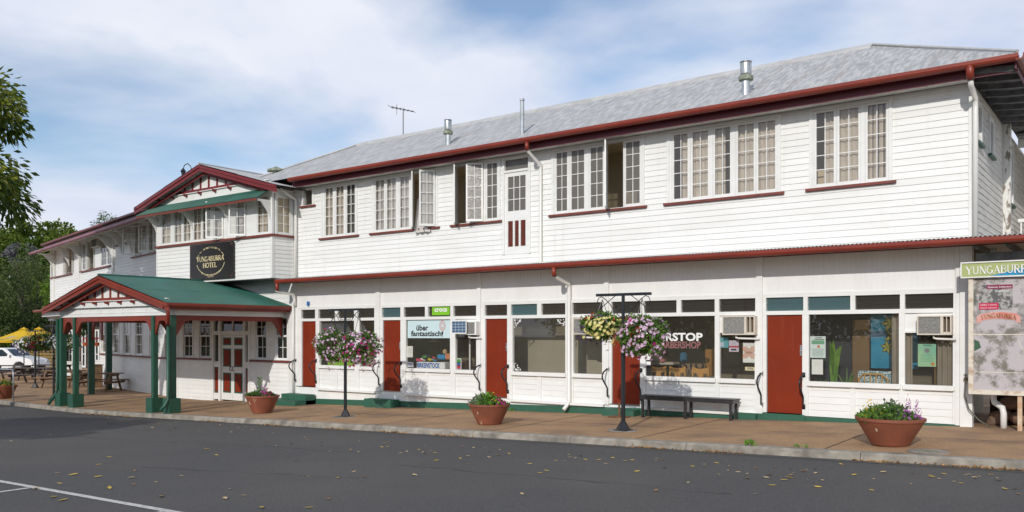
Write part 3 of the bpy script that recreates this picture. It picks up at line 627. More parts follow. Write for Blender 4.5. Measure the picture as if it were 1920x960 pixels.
for (p0, p1, dd, zt, zb) in ((548,594,0.45,-1.93,0), (533,594,0.85,-2.10,0), (701,752,0.42,-1.92,0), (1144,1203,0.40,-1.80,0), (1380,1422,0.16,-1.72,0), (1431,1512,0.10,-1.70,0)):
    mb = MB(); a, b = S(p0), S(p1); mb.box(MW, a, b, 0.057, dd, ground_z(a)-0.1, zt); mb.build('door_step', M['step'], hotel, bevel=0.012)
# shop interiors
mb = MB(); fl = MB()
for (a, b), dp in zip(edges, (2.2, 3.0, 1.1, 3.6, 3.4)):
    room(mb, MW, a+0.02, b-0.02, 0.10, dp, FZ, 0.95)
mb.build('shop_interior', mat('shop_interior_paint', (0.42,0.37,0.29), 0.9, (0.34,0.30,0.235), 0.8), hotel)
# --- lower roof: soffit, corrugated skin, gutter with red face
AX0, AX1 = -22.43, 1.6
mb = MB(); mb.box(F(0,18,0), AX0+0.05, AX1, 0.052, 0.559, 1.66, 1.675); mb.box(F(0,18,0), X_R, AX1, -5.0, 0.02, 1.66, 1.675); mb.build('lower_soffit', M['soffit'], hotel)
mb = MB(); corr(mb, (AX0,17.22,1.74), (AX1,17.22,1.74), (AX0,18.0,1.80), (AX1,18.0,1.80)); mb.box(F(0,18,0), AX0, AX1, 0.0, 0.70, 1.69, 1.71); mb.build('lower_roof', M['zinc'], hotel)
mb = MB(); gutter(mb, (AX0-0.02,17.31,1.715), (AX1,17.31,1.715), (0,-1,0)); mb.box(MW, AX0, AX1, 0.56, 0.58, 1.60, 1.69); mb.build('lower_gutter', M['red'], hotel)
mb = MB()
for k in range(9): x = X_R+0.15+k*0.5; mb.beam((x,17.4,1.60),(x,22.5,1.60),0.05,0.09)
mb.beam((X_R+0.1,17.8,1.42),(AX1,17.8,1.42),0.09,0.14); mb.build('verandah_joist', M['darkwood'], hotel)
# --- main roof
EY, EZ = 17.32, 4.93; XE0, XE1 = -25.3, -1.93; RUN = 3.22; SL = 0.515
mb = MB(); corr(mb, (XE0,EY,EZ), (XE1,EY,EZ), None or (XE0,EY,EZ), (XE1,EY,EZ+1), topf=hipf((XE0,EY,EZ),(XE1,EY,EZ),(0,1,0),RUN,SL,0,True,True))
corr(mb, (XE1,EY,EZ), (XE1,EY+2*RUN,EZ), (XE1,EY,EZ), (XE1-0.1,EY+2*RUN,EZ+1), topf=hipf((XE1,EY,EZ),(XE1,EY+2*RUN,EZ),(-1,0,0),RUN,SL,0,True,True))
corr(mb, (XE0,EY,EZ), (XE0,EY+2*RUN,EZ), (XE0,EY,EZ), (XE0+0.1,EY+2*RUN,EZ+1), topf=hipf((XE0,EY,EZ),(XE0,EY+2*RUN,EZ),(1,0,0),RUN,SL,0,True,True))
corr(mb, (XE0,EY+2*RUN,EZ), (XE1,EY+2*RUN,EZ), (XE0,EY,EZ), (XE1,EY,EZ+1), topf=hipf((XE0,EY+2*RUN,EZ),(XE1,EY+2*RUN,EZ),(0,-1,0),RUN,SL,0,True,True), per=0.15, seg=2)
roof = mb.build('roof', M['zinc'], hotel)
mb = MB(); RZ = EZ+RUN*SL+0.03; ry = EY+RUN
cap = [(XE0+RUN,ry,RZ),(XE1-RUN,ry,RZ)]
mb.tube(cap, 0.035, 8); mb.hexa([(cap[0][0],ry-0.20,RZ-0.15),(cap[1][0],ry-0.20,RZ-0.15),(cap[1][0],ry,RZ-0.05),(cap[0][0],ry,RZ-0.05),(cap[0][0],ry-0.20,RZ-0.095),(cap[1][0],ry-0.20,RZ-0.095),(cap[1][0],ry,RZ+0.03),(cap[0][0],ry,RZ+0.03)]); mb.tube([(XE1-RUN,ry,RZ),(XE1,EY,EZ+0.04)], 0.03, 8); mb.tube([(XE0+RUN,ry,RZ),(XE0,EY,EZ+0.04)], 0.03, 8)
mb.tube([(XE1-RUN,ry,RZ),(XE1,EY+2*RUN,EZ+0.04)], 0.03, 8)
mb.build('ridge_capping', mat('zinc_ridge_cap', (0.50,0.50,0.49), 0.5, (0.38,0.38,0.37), 3), roof)
mb = MB(); gutter(mb, (-21.9,17.385,4.915), (XE1+0.02,17.385,4.915), (0,-1,0)); gutter(mb, (XE1-0.02,17.27,4.914), (XE1-0.02,24.5,4.914), (1,0,0)); mb.build('upper_gutter', M['red'], hotel)
mb = MB(); mb.box(MW, -22.0, XE1-0.02, 0.43, 0.45, 4.675, 4.90); mb.box(F(XE1-0.03,17.4,90), 0, 7, -0.02, 0.0, 4.70, 4.90); mb.build('fascia', mat('dark_plum_fascia', (0.13,0.02,0.03), 0.45), hotel)
mb = MB(); mb.box(MW, -22.5, X_R+0.03, 0.03, 0.429, 4.722, 4.734)
x = -21.9
while x < X_R: mb.poly(F(x,18,90), [(-0.425,4.72),(-0.425,4.67),(-0.14,4.72)], -0.022, 0.022); x += 0.92
mb.build('soffit', M['soffit'], hotel)
mb = MB()
for k in range(9): y = 17.55+k*0.62; mb.beam((X_R+0.03,y,4.80),(XE1-0.06,y,4.74),0.05,0.11)
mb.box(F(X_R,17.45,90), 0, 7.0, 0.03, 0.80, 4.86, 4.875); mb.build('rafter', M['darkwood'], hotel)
# --- downpipes
def pipe(pts, r=0.042, m='pipe', name='downpipe'): k = MB(); k.tube(pts, r, 10); return k.build(name, M[m], hotel, smooth=True)
xp = S(1014, 0.06)
pipe([(xp,17.36,4.66),(xp,17.40,4.58),(xp,17.93,4.34),(xp,17.93,4.2),(xp,17.93,1.86),(xp+0.02,17.90,1.80),(xp+0.5,17.88,1.79)])
k = MB(); k.tube([(xp,17.335,4.83),(xp,17.335,4.70),(xp,17.36,4.62)], 0.055, 10); k.build('gutter_outlet', M['red'], hotel, smooth=True)
xp = S(1829, 0.08); pipe([(xp,17.37,4.62),(xp,17.45,4.52),(xp,17.90,4.40),(xp,17.90,4.2),(xp,17.90,1.80)], 0.048)
k = MB(); k.tube([(xp,17.33,4.90),(xp,17.33,4.72),(xp,17.38,4.62)], 0.07, 10); k.build('gutter_outlet', M['red'], hotel, smooth=True)
xp = S(1068, 0.06); gz = ground_z(xp)
pipe([(xp,17.26,1.45),(xp,17.34,1.38),(xp,17.90,1.26),(xp,17.92,1.1),(xp,17.92,FZ-0.0),(xp-0.02,17.82,FZ-0.12),(xp-0.05,17.74,FZ-0.20)], 0.048)
k = MB(); k.tube([(xp,17.24,1.62),(xp,17.24,1.48),(xp,17.28,1.42)], 0.06, 10); k.build('gutter_outlet', M['red'], hotel, smooth=True)
pipe([(-22.42,17.24,1.40),(-22.42,17.35,1.33),(-22.35,17.88,1.28),(-22.35,17.90,1.1),(-22.36,17.92,0.9)], 0.045)
k = MB(); k.tube([(-22.38,17.24,1.62),(-22.38,17.24,1.46),(-22.40,17.27,1.40)], 0.06, 10); k.build('gutter_outlet', M['red'], hotel, smooth=True)
xq = S(555.5, 0.07); pipe([(-22.3,17.3,4.62),(-22.25,17.5,4.50),(xq,17.90,4.36),(xq,17.91,4.2),(xq,17.91,1.82)], 0.045)
pipe([(xq-0.12,17.9,0.9),(xq-0.12,17.9,ground_z(xq)+0.1)], 0.04)
# --- flues, vents, antenna mast
def flue(px, depth_y, z0, z1, r, kind, py=None):
    r_ = ray(px); t = depth_y/r_[1]; x = r_[0]*t; c = (x, depth_y, 0); k = MB()
    k.tube([(x,depth_y,z0-0.3),(x,depth_y,z1)], r, 14)
    fl = k.build('flue', M['metal'], roof)
    if kind == 'cowl':
        h = z1; m2 = MB(); m2.lathe((x,depth_y,h-0.02), [(r*1.05,0),(r*1.75,0.02),(r*1.8,0.10),(r*1.1,0.11)], 16); m2.build('flue_collar', M['mossmetal'], fl, smooth=False)
        m3 = MB(); m3.lathe((x,depth_y,h+0.09), [(r*1.25,0),(r*1.35,0.05),(r*1.4,0.26),(r*1.3,0.30)], 16); m3.lathe((x,depth_y,h+0.39), [(r*1.5,0),(r*1.5,0.012),(0.001,0.02)], 16)
        m3.build('flue_cowl', M['metal'], fl, smooth=True)
    return fl
flue(1398.5, 17.9, 5.1, 5.52, 0.088, 'cowl'); flue(840, 18.1, 5.1, 5.62, 0.075, 'cowl'); flue(979, 17.8, 5.1, 6.02, 0.055, '')
k = MB(); r_ = ray(979); t = 17.8/r_[1]; k.lathe((r_[0]*t, 17.8, 6.03), [(0.065,0),(0.065,0.05),(0.001,0.07)], 12); k.build('flue_cap', M['metal'], roof)
# ---------------------------------------------------------------- projecting bay with its gable
BF = F(0, 17.14, 0); BX0, BX1 = -29.2, -22.5; s_ = BF.s
bl = [(304.7,320.5,'c'),(328,341,'c'),(345,358,'c'),(364,377.5,'c'),(381,395,'c'),(403,419,'r',42),(445,461,'r',38),(484,503,'c')]
bl = [(s_(q[0]), s_(q[1]), *q[2:]) for q in bl]
window(hotel, BF, BX0+0.05, BX1-0.05, 3.20, 4.52, bl, 4, sill=False, curt=[(BX0+0.2, -26.3, 'curtain', 0), (-26.25,-25.0,'net',0), (-24.6,-24.1,'net',0), (-23.4,-22.8,'curtain',0.3)], label='long band of bay casements, two of them open')
BS = F(BX1, 17.14, 90)                            # the bay's right flank
window(hotel, BS, 0.10, 0.80, 3.20, 4.50, [(0.21,0.69,'c')], 4, sill=False, curt=[(0.15,0.75,'roomc',0)])
mb = MB(); boards(mb, BF, BX0, BX1, 1.79, 3.12, zref=1.79); boards(mb, BS, 0, 0.84, 1.79, 3.12, zref=1.79); mb.box(BF, BX0, BX1, -0.86, -0.001, 1.78, 1.79)
boards(mb, BS, 0.80, 0.845, 3.12, 4.66, zref=1.79); mb.box(BF, BX1-0.06, BX1+0.022, -0.05, 0.024, 1.79, 4.62); mb.box(BF, BX0-0.01, BX0+0.05, -0.05, 0.024, 1.79, 4.62); mb.box(BF, BX0, BX1, -0.06, 0.03, 4.52, 4.66); mb.box(BS, 0.02, 0.84, -0.06, 0.026, 4.50, 4.66)
mb.build('bay_wall', M['boards'], hotel)
mb = MB(); mb.box(BF, BX0-0.03, BX1+0.06, 0.001, 0.065, 3.12, 3.195); mb.box(BS, 0.0, 0.84, 0.001, 0.065, 3.12, 3.195); mb.build('bay_sill', M['sill'], hotel)
mb = MB(); room(mb, BF, BX0+0.06, BX1-0.06, 0.14, 3.0, 1.9, 4.6); mb.build('room_interior', M['room'], hotel)
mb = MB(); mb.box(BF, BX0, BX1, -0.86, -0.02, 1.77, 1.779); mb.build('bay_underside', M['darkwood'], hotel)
# gable
GF = F(0, 17.14, 0); GX0, GXM, GX1 = -29.95, -25.87, -21.85; GE, GA = 4.62, 5.72
def gable(fr, x0, xm, x1, ze, za, dface, dback, wallw0, wallw1, zbeam, nm, red, zlow, nstud=7, corbels=8, parent=hotel, roofm='groof', back=None, roofper=0.076, rails=True):
    sl_ = (za-ze)/(x1-xm); W_ = 0.20
    mb = MB()                                     # barge boards in two steps, with kicked ends
    for (xa, sg_) in ((x0, 1), (x1, -1)):
        k = 0.35
        out = [(xa-sg_*0.05, ze+0.02), (xa+sg_*k, ze+sl_*k+0.01), (xm, za)]; inn = [(xm, za-W_), (xa+sg_*k, ze+sl_*k-W_), (xa-sg_*0.12, ze-0.23)]
        mb.poly(fr, out+inn, dface-0.03, dface)
        out = [(xa-sg_*0.05, ze+0.022), (xa+sg_*k, ze+sl_*k+0.012), (xm, za+0.002)]; inn = [(xm, za-0.085), (xa+sg_*k, ze+sl_*k-0.085), (xa-sg_*0.05, ze-0.085)]
        mb.poly(fr, out+inn, dface+0.001, dface+0.03)
        mb.poly(fr, [(xa+sg_*0.5, ze+sl_*0.5-W_), (xm, za-W_-0.001), (xm, za-W_-0.10), (xa+sg_*0.8, ze+sl_*0.8-W_-0.10)], dface-0.20, dface-0.16)
    mb.build(nm+'_bargeboard', red, parent)
    zi = lambda x: za - W_ - 0.04 - abs(x-xm)*sl_
    mb = MB(); n = 24; xa, xb = x0+0.55, x1-0.55   # the white face
    mb.poly(fr, [(xa, zlow), (xb, zlow), (xb, max(zlow+0.02, zi(xb)+0.14)), (xm, za-0.12), (xa, max(zlow+0.02, zi(xa)+0.14))], dface-0.42, dface-0.38)
    mb.box(fr, wallw0, wallw1, dface-0.38, dface-0.34, zlow-0.001, zbeam-0.055)
    mb.build(nm+'_face', M['panel'] if 0 else M['white'], parent)
    mb = MB()
    half = (za-W_-0.04-zbeam)/sl_
    mb.box(fr, xm-half*1.02, xm+half*1.02, dface-0.379, dface-0.31, zbeam-0.05, zbeam+0.035)
    for i in range(nstud):
        x = xm + (i-(nstud-1)/2)*half*2*0.78/(nstud-1)
        if zi(x) > zbeam+0.06: mb.box(fr, x-0.035, x+0.035, dface-0.379, dface-0.345, zbeam+0.036, zi(x)+0.05)
    mb.build(nm+'_stud', red, parent)
    mb = MB(); mb.box(fr, wallw0, wallw1, dface-0.379, dface-0.28, zbeam-0.075, zbeam-0.052); mb.build(nm+'_moulding', M['white'], parent)
    for i in range(corbels):
        x = wallw0+0.35+(wallw1-wallw0-0.7)*i/(corbels-1); mb = MB(); mb.poly(F(fr.p(x,0,0)[0], fr.p(x,0,0)[1], fr.a+90), [(-(dface-0.34), zbeam-0.078), (-(dface-0.34), zbeam-0.18), (-(dface-0.28), zbeam-0.17), (-(dface-0.20), zbeam-0.14), (-(dface-0.20), zbeam-0.078)], -0.035, 0.035); mb.build('corbel', red, parent)
    mb = MB()
    pE = lambda x, d, z: fr.p(x, d, z)
    for xa in (x0, x1):
        corr(mb, pE(xa,dface+0.02,ze+0.035), pE(xa,dback,ze+0.035), pE(xm,dface+0.02,za+0.03), pE(xm,dback,za+0.03), per=roofper)
    mb.build(nm+'_roof', M[roofm], parent)
    mb = MB(); mb.tube([pE(xm,dface+0.03,za+0.04), pE(xm,dback,za+0.04)], 0.045, 8); mb.build(nm+'_ridge', M[roofm], parent)
    mb = MB()
    for xa, sg_ in ((x0,1),(x1,-1)):
        mb.quad(pE(xa+sg_*0.05,dface-0.04,ze-0.02), pE(xa+sg_*0.05,dback,ze-0.02), pE(xm,dback,za-0.06), pE(xm,dface-0.04,za-0.06))
    mb.build(nm+'_lining', M['soffit'], parent)
gable(BF, GX0, GXM, GX1, GE, GA, 0.42, -4.0, BX0, BX1, 4.97, 'gable', M['maroon'], 4.64, 7, 8, roofm='zinc')
# green window hood under the gable
mb = MB(); hz0, hz1, hd = 4.28, 4.66, 0.62
corr(mb, BF.p(BX0-0.35,hd,hz0), BF.p(BX1-0.0,hd,hz0), BF.p(BX0+0.0,0.05,hz1), BF.p(BX1+0.1,0.05,hz1)); mb.build('window_hood', M['groof'], hotel)
mb = MB(); mb.box(BF, BX0-0.35, BX1, hd-0.03, hd-0.01, hz0-0.09, hz0-0.012); mb.build('hood_fascia', M['sill'], hotel)
mb = MB(); mb.quad(BF.p(BX0-0.33,hd-0.04,hz0-0.02), BF.p(BX1,hd-0.04,hz0-0.02), BF.p(BX1,0.04,hz1-0.04), BF.p(BX0,0.04,hz1-0.04)); mb.build('hood_lining', M['soffit'], hotel)
def bracket(fr, s, d0, w, zt, h, th=0.05, parent=hotel, m='white'):
    q = F(*fr.p(s,0,0)[:2], fr.a+90); mb = MB()
    pts = [(-d0,zt),(-d0-w,zt),(-d0-w,zt-0.06),(-d0-w*0.75,zt-0.07)] + [(-d0-w*0.62*(1-t)**1.5-0.03, zt-0.10-(h-0.15)*t) for t in [i/8 for i in range(9)]] + [(-d0,zt-h)]
    mb.poly(q, pts, -th/2, th/2); mb.build('bracket', M[m], parent)
for x in (BX0+0.05, -26.9, -24.75, BX1-0.05): bracket(BF, x, 0.024, 0.52, hz0-0.02+0.0, 0.62)
# lamp on a swan neck over the gable, and the roof ventilator
k = MB(); c = Vector((-26.6,16.9,5.62)); k.tube([c+Vector((0.0,0,-0.05)), c+Vector((-0.06,0,0.18)), c+Vector((-0.25,0,0.30)), c+Vector((-0.45,0,0.26)), c+Vector((-0.52,0,0.14))], 0.016, 6); k.lathe((c.x-0.52,c.y,c.z-0.14), [(0.05,0),(0.07,0.16),(0.10,0.20),(0.03,0.30)], 10); gl_ = k.build('gable_lamp', M['black'], hotel, smooth=False)
k = MB(); k.lathe((-24.2,18.6,5.15), [(0.14,0),(0.14,0.42),(0.30,0.44),(0.30,0.50),(0.02,0.62)], 16); k.build('roof_ventilator', M['mossmetal'], hotel)
# ---------------------------------------------------------------- ground floor behind the portico
GD = F(0, 18.0, 0); s_ = GD.s; XC = -29.25
gw = [(342,364),(372,397),(478,503),(515,542)]
gh = [(s_(a)-0.0, s_(b)+0.0, -0.88, 0.62) for a, b in gw]
dz0, dz1 = s_(398.5), s_(470)
mb = MB(); boards(mb, GD, XC, X_L, -2.45, 1.80, [(a+0.05,b-0.05,z0+0.02,z1-0.05) for a,b,z0,z1 in gh]+[(dz0+0.03,dz1-0.03,-3,0.62)], zref=-2.45, pitch=0.145); mb.box(GD, XC-0.02, XC+0.05, -0.05, 0.03, -2.45, 1.8); mb.build('lower_wall', M['boards'], hotel)
def dhung(fr, a, b, z0, z1, gm='darkpane', curt=None, sillz=None):
    w, i0, i1 = MB(), a+0.07, b-0.07
    w.box(fr, a, i0, -0.08, 0.035, z0, z1); w.box(fr, i1, b, -0.08, 0.035, z0, z1); w.box(fr, i0, i1, -0.08, 0.034, z1-0.07, z1); w.box(fr, i0, i1, -0.08, 0.04, z0, z0+0.02)
    wo_ = w.build('window', M['white'], hotel); zm = (z0+z1)/2 + 0.05; g = MB()
    for (p, q, d) in ((zm-0.02, z1-0.071, -0.012), (z0+0.02, zm+0.02, -0.05)):
        sm = MB(); sash(sm, g, fr, i0+0.002, i1-0.002, p, q, 2, 2, bd=0.04, mu=0.02, d=d); sm.build('sash', M['white'], wo_)
    g.build('pane', M[gm], wo_)
    if curt: c_ = MB(); wavy(c_, fr, i0, i1, z0, z1, -0.15, 0.015, 0.08); c_.build('curtain', M[curt], wo_, smooth=True)
for a, b, z0, z1 in gh: dhung(GD, a, b, z0, z1, curt='roomc')
mb = MB(); mb.box(GD, XC, dz0, 0.001, 0.07, -0.95, -0.885); mb.box(GD, dz1, X_L-0.05, 0.001, 0.07, -0.95, -0.885); mb.build('lower_sill', M['sill'], hotel)
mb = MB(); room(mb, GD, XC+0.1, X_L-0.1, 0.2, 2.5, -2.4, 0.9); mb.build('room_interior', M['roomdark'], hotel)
# front doors with sidelights and fanlights
mb = MB(); e0, e1 = s_(414.5), s_(457); zg = ground_z(-25.5)+0.02; T = 0.03
for (p, q) in ((dz0, dz0+0.11), (e0-0.11, e0), (e1, e1+0.11), (dz1-0.11, dz1)): mb.box(GD, p, q, -0.1, T+0.01, zg-0.08, 0.66)
mb.box(GD, dz0+0.11, dz1-0.11, -0.1, T, 0.54, 0.66); mb.box(GD, dz0+0.112, dz1-0.112, -0.1, T-0.004, -0.04, 0.10)
for (p, q) in ((dz0+0.112, e0-0.112), (e1+0.112, dz1-0.112)): mb.box(GD, p, q, -0.06, 0.012, zg, zg+0.22); mb.box(GD, p, q, -0.06, 0.012, -1.18, -0.98)
mb.box(GD, (e0+e1)/2-0.02, (e0+e1)/2+0.02, -0.06, 0.0, 0.10, 0.54)
ent = mb.build('entrance_frame', M['white'], hotel)
g = MB(); g.quad(GD.p(dz0,-0.04,-0.98),GD.p(dz1,-0.04,-0.98),GD.p(dz1,-0.04,0.54),GD.p(dz0,-0.04,0.54)); g.build('pane', M['darkpane'], ent)
for (p, q) in ((dz0+0.113, e0-0.113), (e1+0.113, dz1-0.113)):
    g = MB(); g.box(GD, p, q, -0.055, -0.02, zg+0.22, -1.18); g.build('sidelight_panel', M['green'], ent); g = MB(); g.box(GD, p+0.03, q-0.03, -0.019, -0.012, zg+0.28, -1.24); g.build('sidelight_panel', M['doorred'], ent)
for (p, q) in ((e0+0.01, (e0+e1)/2-0.005), ((e0+e1)/2+0.005, e1-0.01)):
    g = MB(); g.box(GD, p, q, -0.06, -0.02, zg, -0.05); dd = g.build('front_door', M['white'], hotel)
    for (z0, z1) in ((zg+0.25, -1.37), (-1.16, -0.55 if 0 else -0.52), (-0.40, -0.13)):
        zz0, zz1 = (z0, z1)
        g = MB(); g.box(GD, p+0.09, q-0.09, -0.019, -0.012, zz0, zz1); g.build('door_panel', M['green'], dd)
        g = MB(); g.box(GD, p+0.15, q-0.15, -0.011, -0.005, zz0+0.05, zz1-0.05); g.build('door_panel', M['doorred'], dd)
    g = MB(); xm = (e0+e1)/2 + (0.07 if p > (e0+e1)/2-0.1 else -0.07); g.tube([GD.p(xm,-0.018,-1.15), GD.p(xm,0.05,-1.18), GD.p(xm,0.06,-1.27), GD.p(xm,-0.018,-1.30)], 0.012, 6); g.build('handle', M['black'], dd)
# ---------------------------------------------------------------- left wing, turned back from the corner
WF = F(-29.22, 18.0, -12.6); ws = WF.s                   # s = 0 at the corner, negative to the left
WL = -19.9
gwl = [(191,201),(212,223),(233,244),(255,267),(282,294),(311,325)]
hl = []
for a, b in gwl: p, q = ws(a), ws(b); hl.append((p-0.10, q+0.10, -0.90, 0.72))
hl = [(a, b, z0, z1) for a, b, z0, z1 in hl]
mb = MB(); boards(mb, WF, -10.35, -0.02, -2.6, 1.80, [(a+0.05,b-0.05,z0+0.02,z1-0.05) for a,b,z0,z1 in hl], zref=-2.45, pitch=0.145); mb.box(WF, -10.42, -10.33, -0.1, 0.03, -2.6, 1.8); mb.build('wing_lower_wall', M['boards'], hotel)
for a, b, z0, z1 in hl: dhung(WF, a, b, z0, z1, gm='pane', curt='curtain')
mb = MB(); mb.box(WF, -10.3, -0.03, 0.001, 0.07, -0.97, -0.905); mb.build('lower_sill', M['sill'], hotel)
mb = MB(); room(mb, WF, -10.3, -0.3, 0.22, 2.0, -2.4, 0.9); mb.build('room_interior', M['room'], hotel)
# upper storey of the wing
uo = [(ws(251),ws(277)),(ws(279.5),ws(294))]
lou = [(ws(219.5),ws(226)),(ws(237.5),ws(246.5))]
sV = ws(214.5)                                    # verandah part starts here and goes left
mb = MB(); uh = [(ws(250)+0.0, ws(294)-0.0, 3.28, 4.50)] + [(a, b, 3.95, 4.5) for a, b in lou]
boards(mb, WF, sV, -0.02, 1.60, 4.72, uh, zref=1.6); mb.build('wing_upper_wall', M['boards'], hotel)
window(hotel, WF, ws(250)-0.06, ws(294)+0.05, 3.25, 4.55, [(ws(254), ws(264), 'r', 40), (ws(268),ws(277),'c'), (ws(281), ws(290), 'r', 40)], 4, curt=[(ws(250),ws(294),'curtain',0)])
for a, b in lou: window(hotel, WF, a-0.05, b+0.05, 3.92, 4.55, [(a+0.02,b-0.02,'v')], 5)
mb = MB(); room(mb, WF, WL+0.1, -0.1, 0.25, 2.2, 1.7, 4.7); mb.build('room_interior', M['room'], hotel)
vz = 3.10
mb = MB(); boards(mb, WF, WL, sV-0.1, 1.55, vz, d=0.03, zref=1.6); mb.box(WF, WL, sV, -0.06, 0.06, 4.50, 4.72)
for px, w in ((214.5,0.14),(151,0.14),(104,0.16)): p = ws(px); mb.box(WF, p-w, p+w*0.4, -0.08, 0.09, 1.5, 4.6)
mb.box(WF, WL-0.05, WL+0.1, -0.1, 0.08, 1.4, 4.7); mb.box(WF, ws(139), ws(150), -0.06, 0.0, vz, 4.6); mb.box(WF, ws(178), ws(188), -0.06, 0.0, vz, 4.6); mb.box(WF, ws(105), ws(118), -0.06, 0.0, vz, 4.6)
mb.build('wing_verandah_wall', M['boards'], hotel)
for (a, b, k) in ((190,213,2),(155,162,1),(164,177,0),(121,136,0)):
    p, q = ws(a), ws(b)
    if k == 2: window(hotel, WF, p-0.05, q-0.02, vz, 4.50, [(p+0.06, (p+q)/2-0.08, 'c'), ((p+q)/2+0.05, q-0.12, 'c')], 4, sill=False, glassm=M['darkpane'])
    elif k == 1: window(hotel, WF, p-0.05, q+0.02, vz, 4.50, [(p+0.06, q-0.06, 'c')], 4, sill=False, glassm=M['darkpane'])
    else: window(hotel, WF, p-0.05, q+0.02, vz, 4.50, [(p+0.05, q-0.08, 'v')], 9, sill=False, cas=0.05)
mb = MB(); mb.box(WF, WL-0.05, ws(138), 0.06, 0.12, vz-0.07, vz-0.005); mb.box(WF, ws(153), sV-0.16, 0.06, 0.12, vz-0.07, vz-0.005); mb.build('wing_sill', M['sill'], hotel)
mb = MB(); e = F(*WF.p(WL,0,0)[:2], WF.a-90); boards(mb, e, -6, 0.0, -2.6 if 0 else 1.5, 4.7, zref=1.6); mb.build('wing_end_wall', M['boards'], hotel)
# wing eaves: high red gutter, green hood with brackets below it
mb = MB(); gp = lambda s, d, z: WF.p(s, d, z)
gutter(mb, gp(WL+0.6,0.55,4.84), gp(1.0,0.55,4.84), (WF.n[0],WF.n[1],0)); mb.box(WF, WL+0.7, 1.0, 0.50, 0.54, 4.62, 4.83); mb.build('wing_gutter', M['maroon'], hotel)
mb = MB(); corr(mb, gp(WL+0.4,0.6,4.86), gp(1.2,0.6,4.86), gp(WL+2.0,-3.5,4.98), gp(1.2,-3.5,4.98)); mb.build('wing_roof', M['zinc'], hotel)
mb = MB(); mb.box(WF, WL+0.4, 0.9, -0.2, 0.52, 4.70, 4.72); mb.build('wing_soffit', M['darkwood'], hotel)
mb = MB(); corr(mb, gp(WL-0.5,0.95,4.40), gp(0.2,0.95,4.40), gp(WL-0.2,0.05,4.66), gp(0.2,0.05,4.66)); mb.build('wing_hood', M['groof'], hotel)
mb = MB(); gutter(mb, gp(WL-0.5,0.93,4.42), gp(0.3,0.93,4.42), (WF.n[0],WF.n[1],0)); mb.build('hood_gutter', mat('shaded_mauve_gutter', (0.25,0.10,0.13), 0.5, (0.30,0.15,0.19), 1), hotel)  # mauve puts the purple tint of the tree shade into the gutter colour
mb = MB(); mb.quad(gp(WL-0.4,0.9,4.36), gp(0.2,0.9,4.36), gp(0.2,0.06,4.60), gp(WL-0.2,0.06,4.60)); mb.build('hood_lining', M['soffit'], hotel)
for px in (104, 133, 155, 213, 233, 250): bracket(WF, ws(px), 0.09, 0.78, 4.34, 0.85, 0.06)
# lower green verandah roof of the wing with posts and red arches
VS0, VS1, VD = -12.95, -7.6, 1.9
mb = MB(); corr(mb, gp(VS0,VD+0.3,1.10), gp(VS1,VD+0.3,1.10), gp(VS0+0.3,0.02,1.50), gp(VS1,0.02,1.50)); mb.build('verandah_roof', M['groof'], hotel)
mb = MB(); gutter(mb, gp(VS0,VD+0.28,1.10), gp(VS1,VD+0.28,1.10), (WF.n[0],WF.n[1],0)); mb.build('verandah_gutter', M['red'], hotel)
mb = MB(); mb.box(WF, VS0+0.2, VS1, VD-0.06, VD+0.06, 0.80, 1.06); mb.box(WF, VS0+0.2, VS1, 0.1, VD, 1.02, 1.04); mb.build('verandah_beam', M['white'], hotel)
def arch(mb, fr, s0, s1, z0, drop, leg, d0, d1):
    mb.box(fr, s0, s1, d0, d1, z0-drop, z0)
    for sa, sg_ in ((s0, 1), (s1, -1)):
        pts = [(sa, z0-drop-0.001)]+[(sa+sg_*(0.05+0.05*abs(math.sin(t*9))+0.45*t**1.5), z0-drop-0.001-leg*(1-t)) for t in [i/10 for i in range(11)]]
        mb.poly(fr, pts[:1]+pts[1:], d0, d1)
for px, dd in ((171,VD),(204,0.6)):
    p = WF.s(px, dd); mb = MB(); mb.box(WF, p-0.11, p+0.11, dd-0.11, dd+0.11, -2.6, 0.8); mb.build('verandah_post', M['green'], hotel)
mb = MB(); p = WF.s(171, VD); arch(mb, WF, p+0.12, p+1.6, 0.80, 0.16, 0.9, VD-0.03, VD+0.03); arch(mb, WF, p-1.9, p-0.12, 0.80, 0.16, 0.9, VD-0.032, VD+0.028); mb.build('verandah_arch', M['red'], hotel)
for s in (VS0+0.5, VS0+1.1): bracket(WF, s, VD-0.9, 0.8, 0.80, 0.9, 0.06)
mb = MB(); boards(mb, WF, -13.4, -10.45, -2.6, -1.35, d=-0.5, zref=-2.45, pitch=0.16); mb.box(WF, -13.4, -10.45, -0.6, -0.46, -1.35, -1.29); mb.build('verandah_dado', M['boards'], hotel)
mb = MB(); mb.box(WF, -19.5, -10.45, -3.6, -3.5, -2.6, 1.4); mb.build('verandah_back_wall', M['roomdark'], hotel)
for k in range(4):
    a = -18.4+k*2.0; mb = MB(); sash(mb, None, WF, a, a+0.9, -1.25, 0.75, 2, 3, bd=0.09, mu=0.05, d=-3.42); mb.build('french_window', M['white'], hotel)
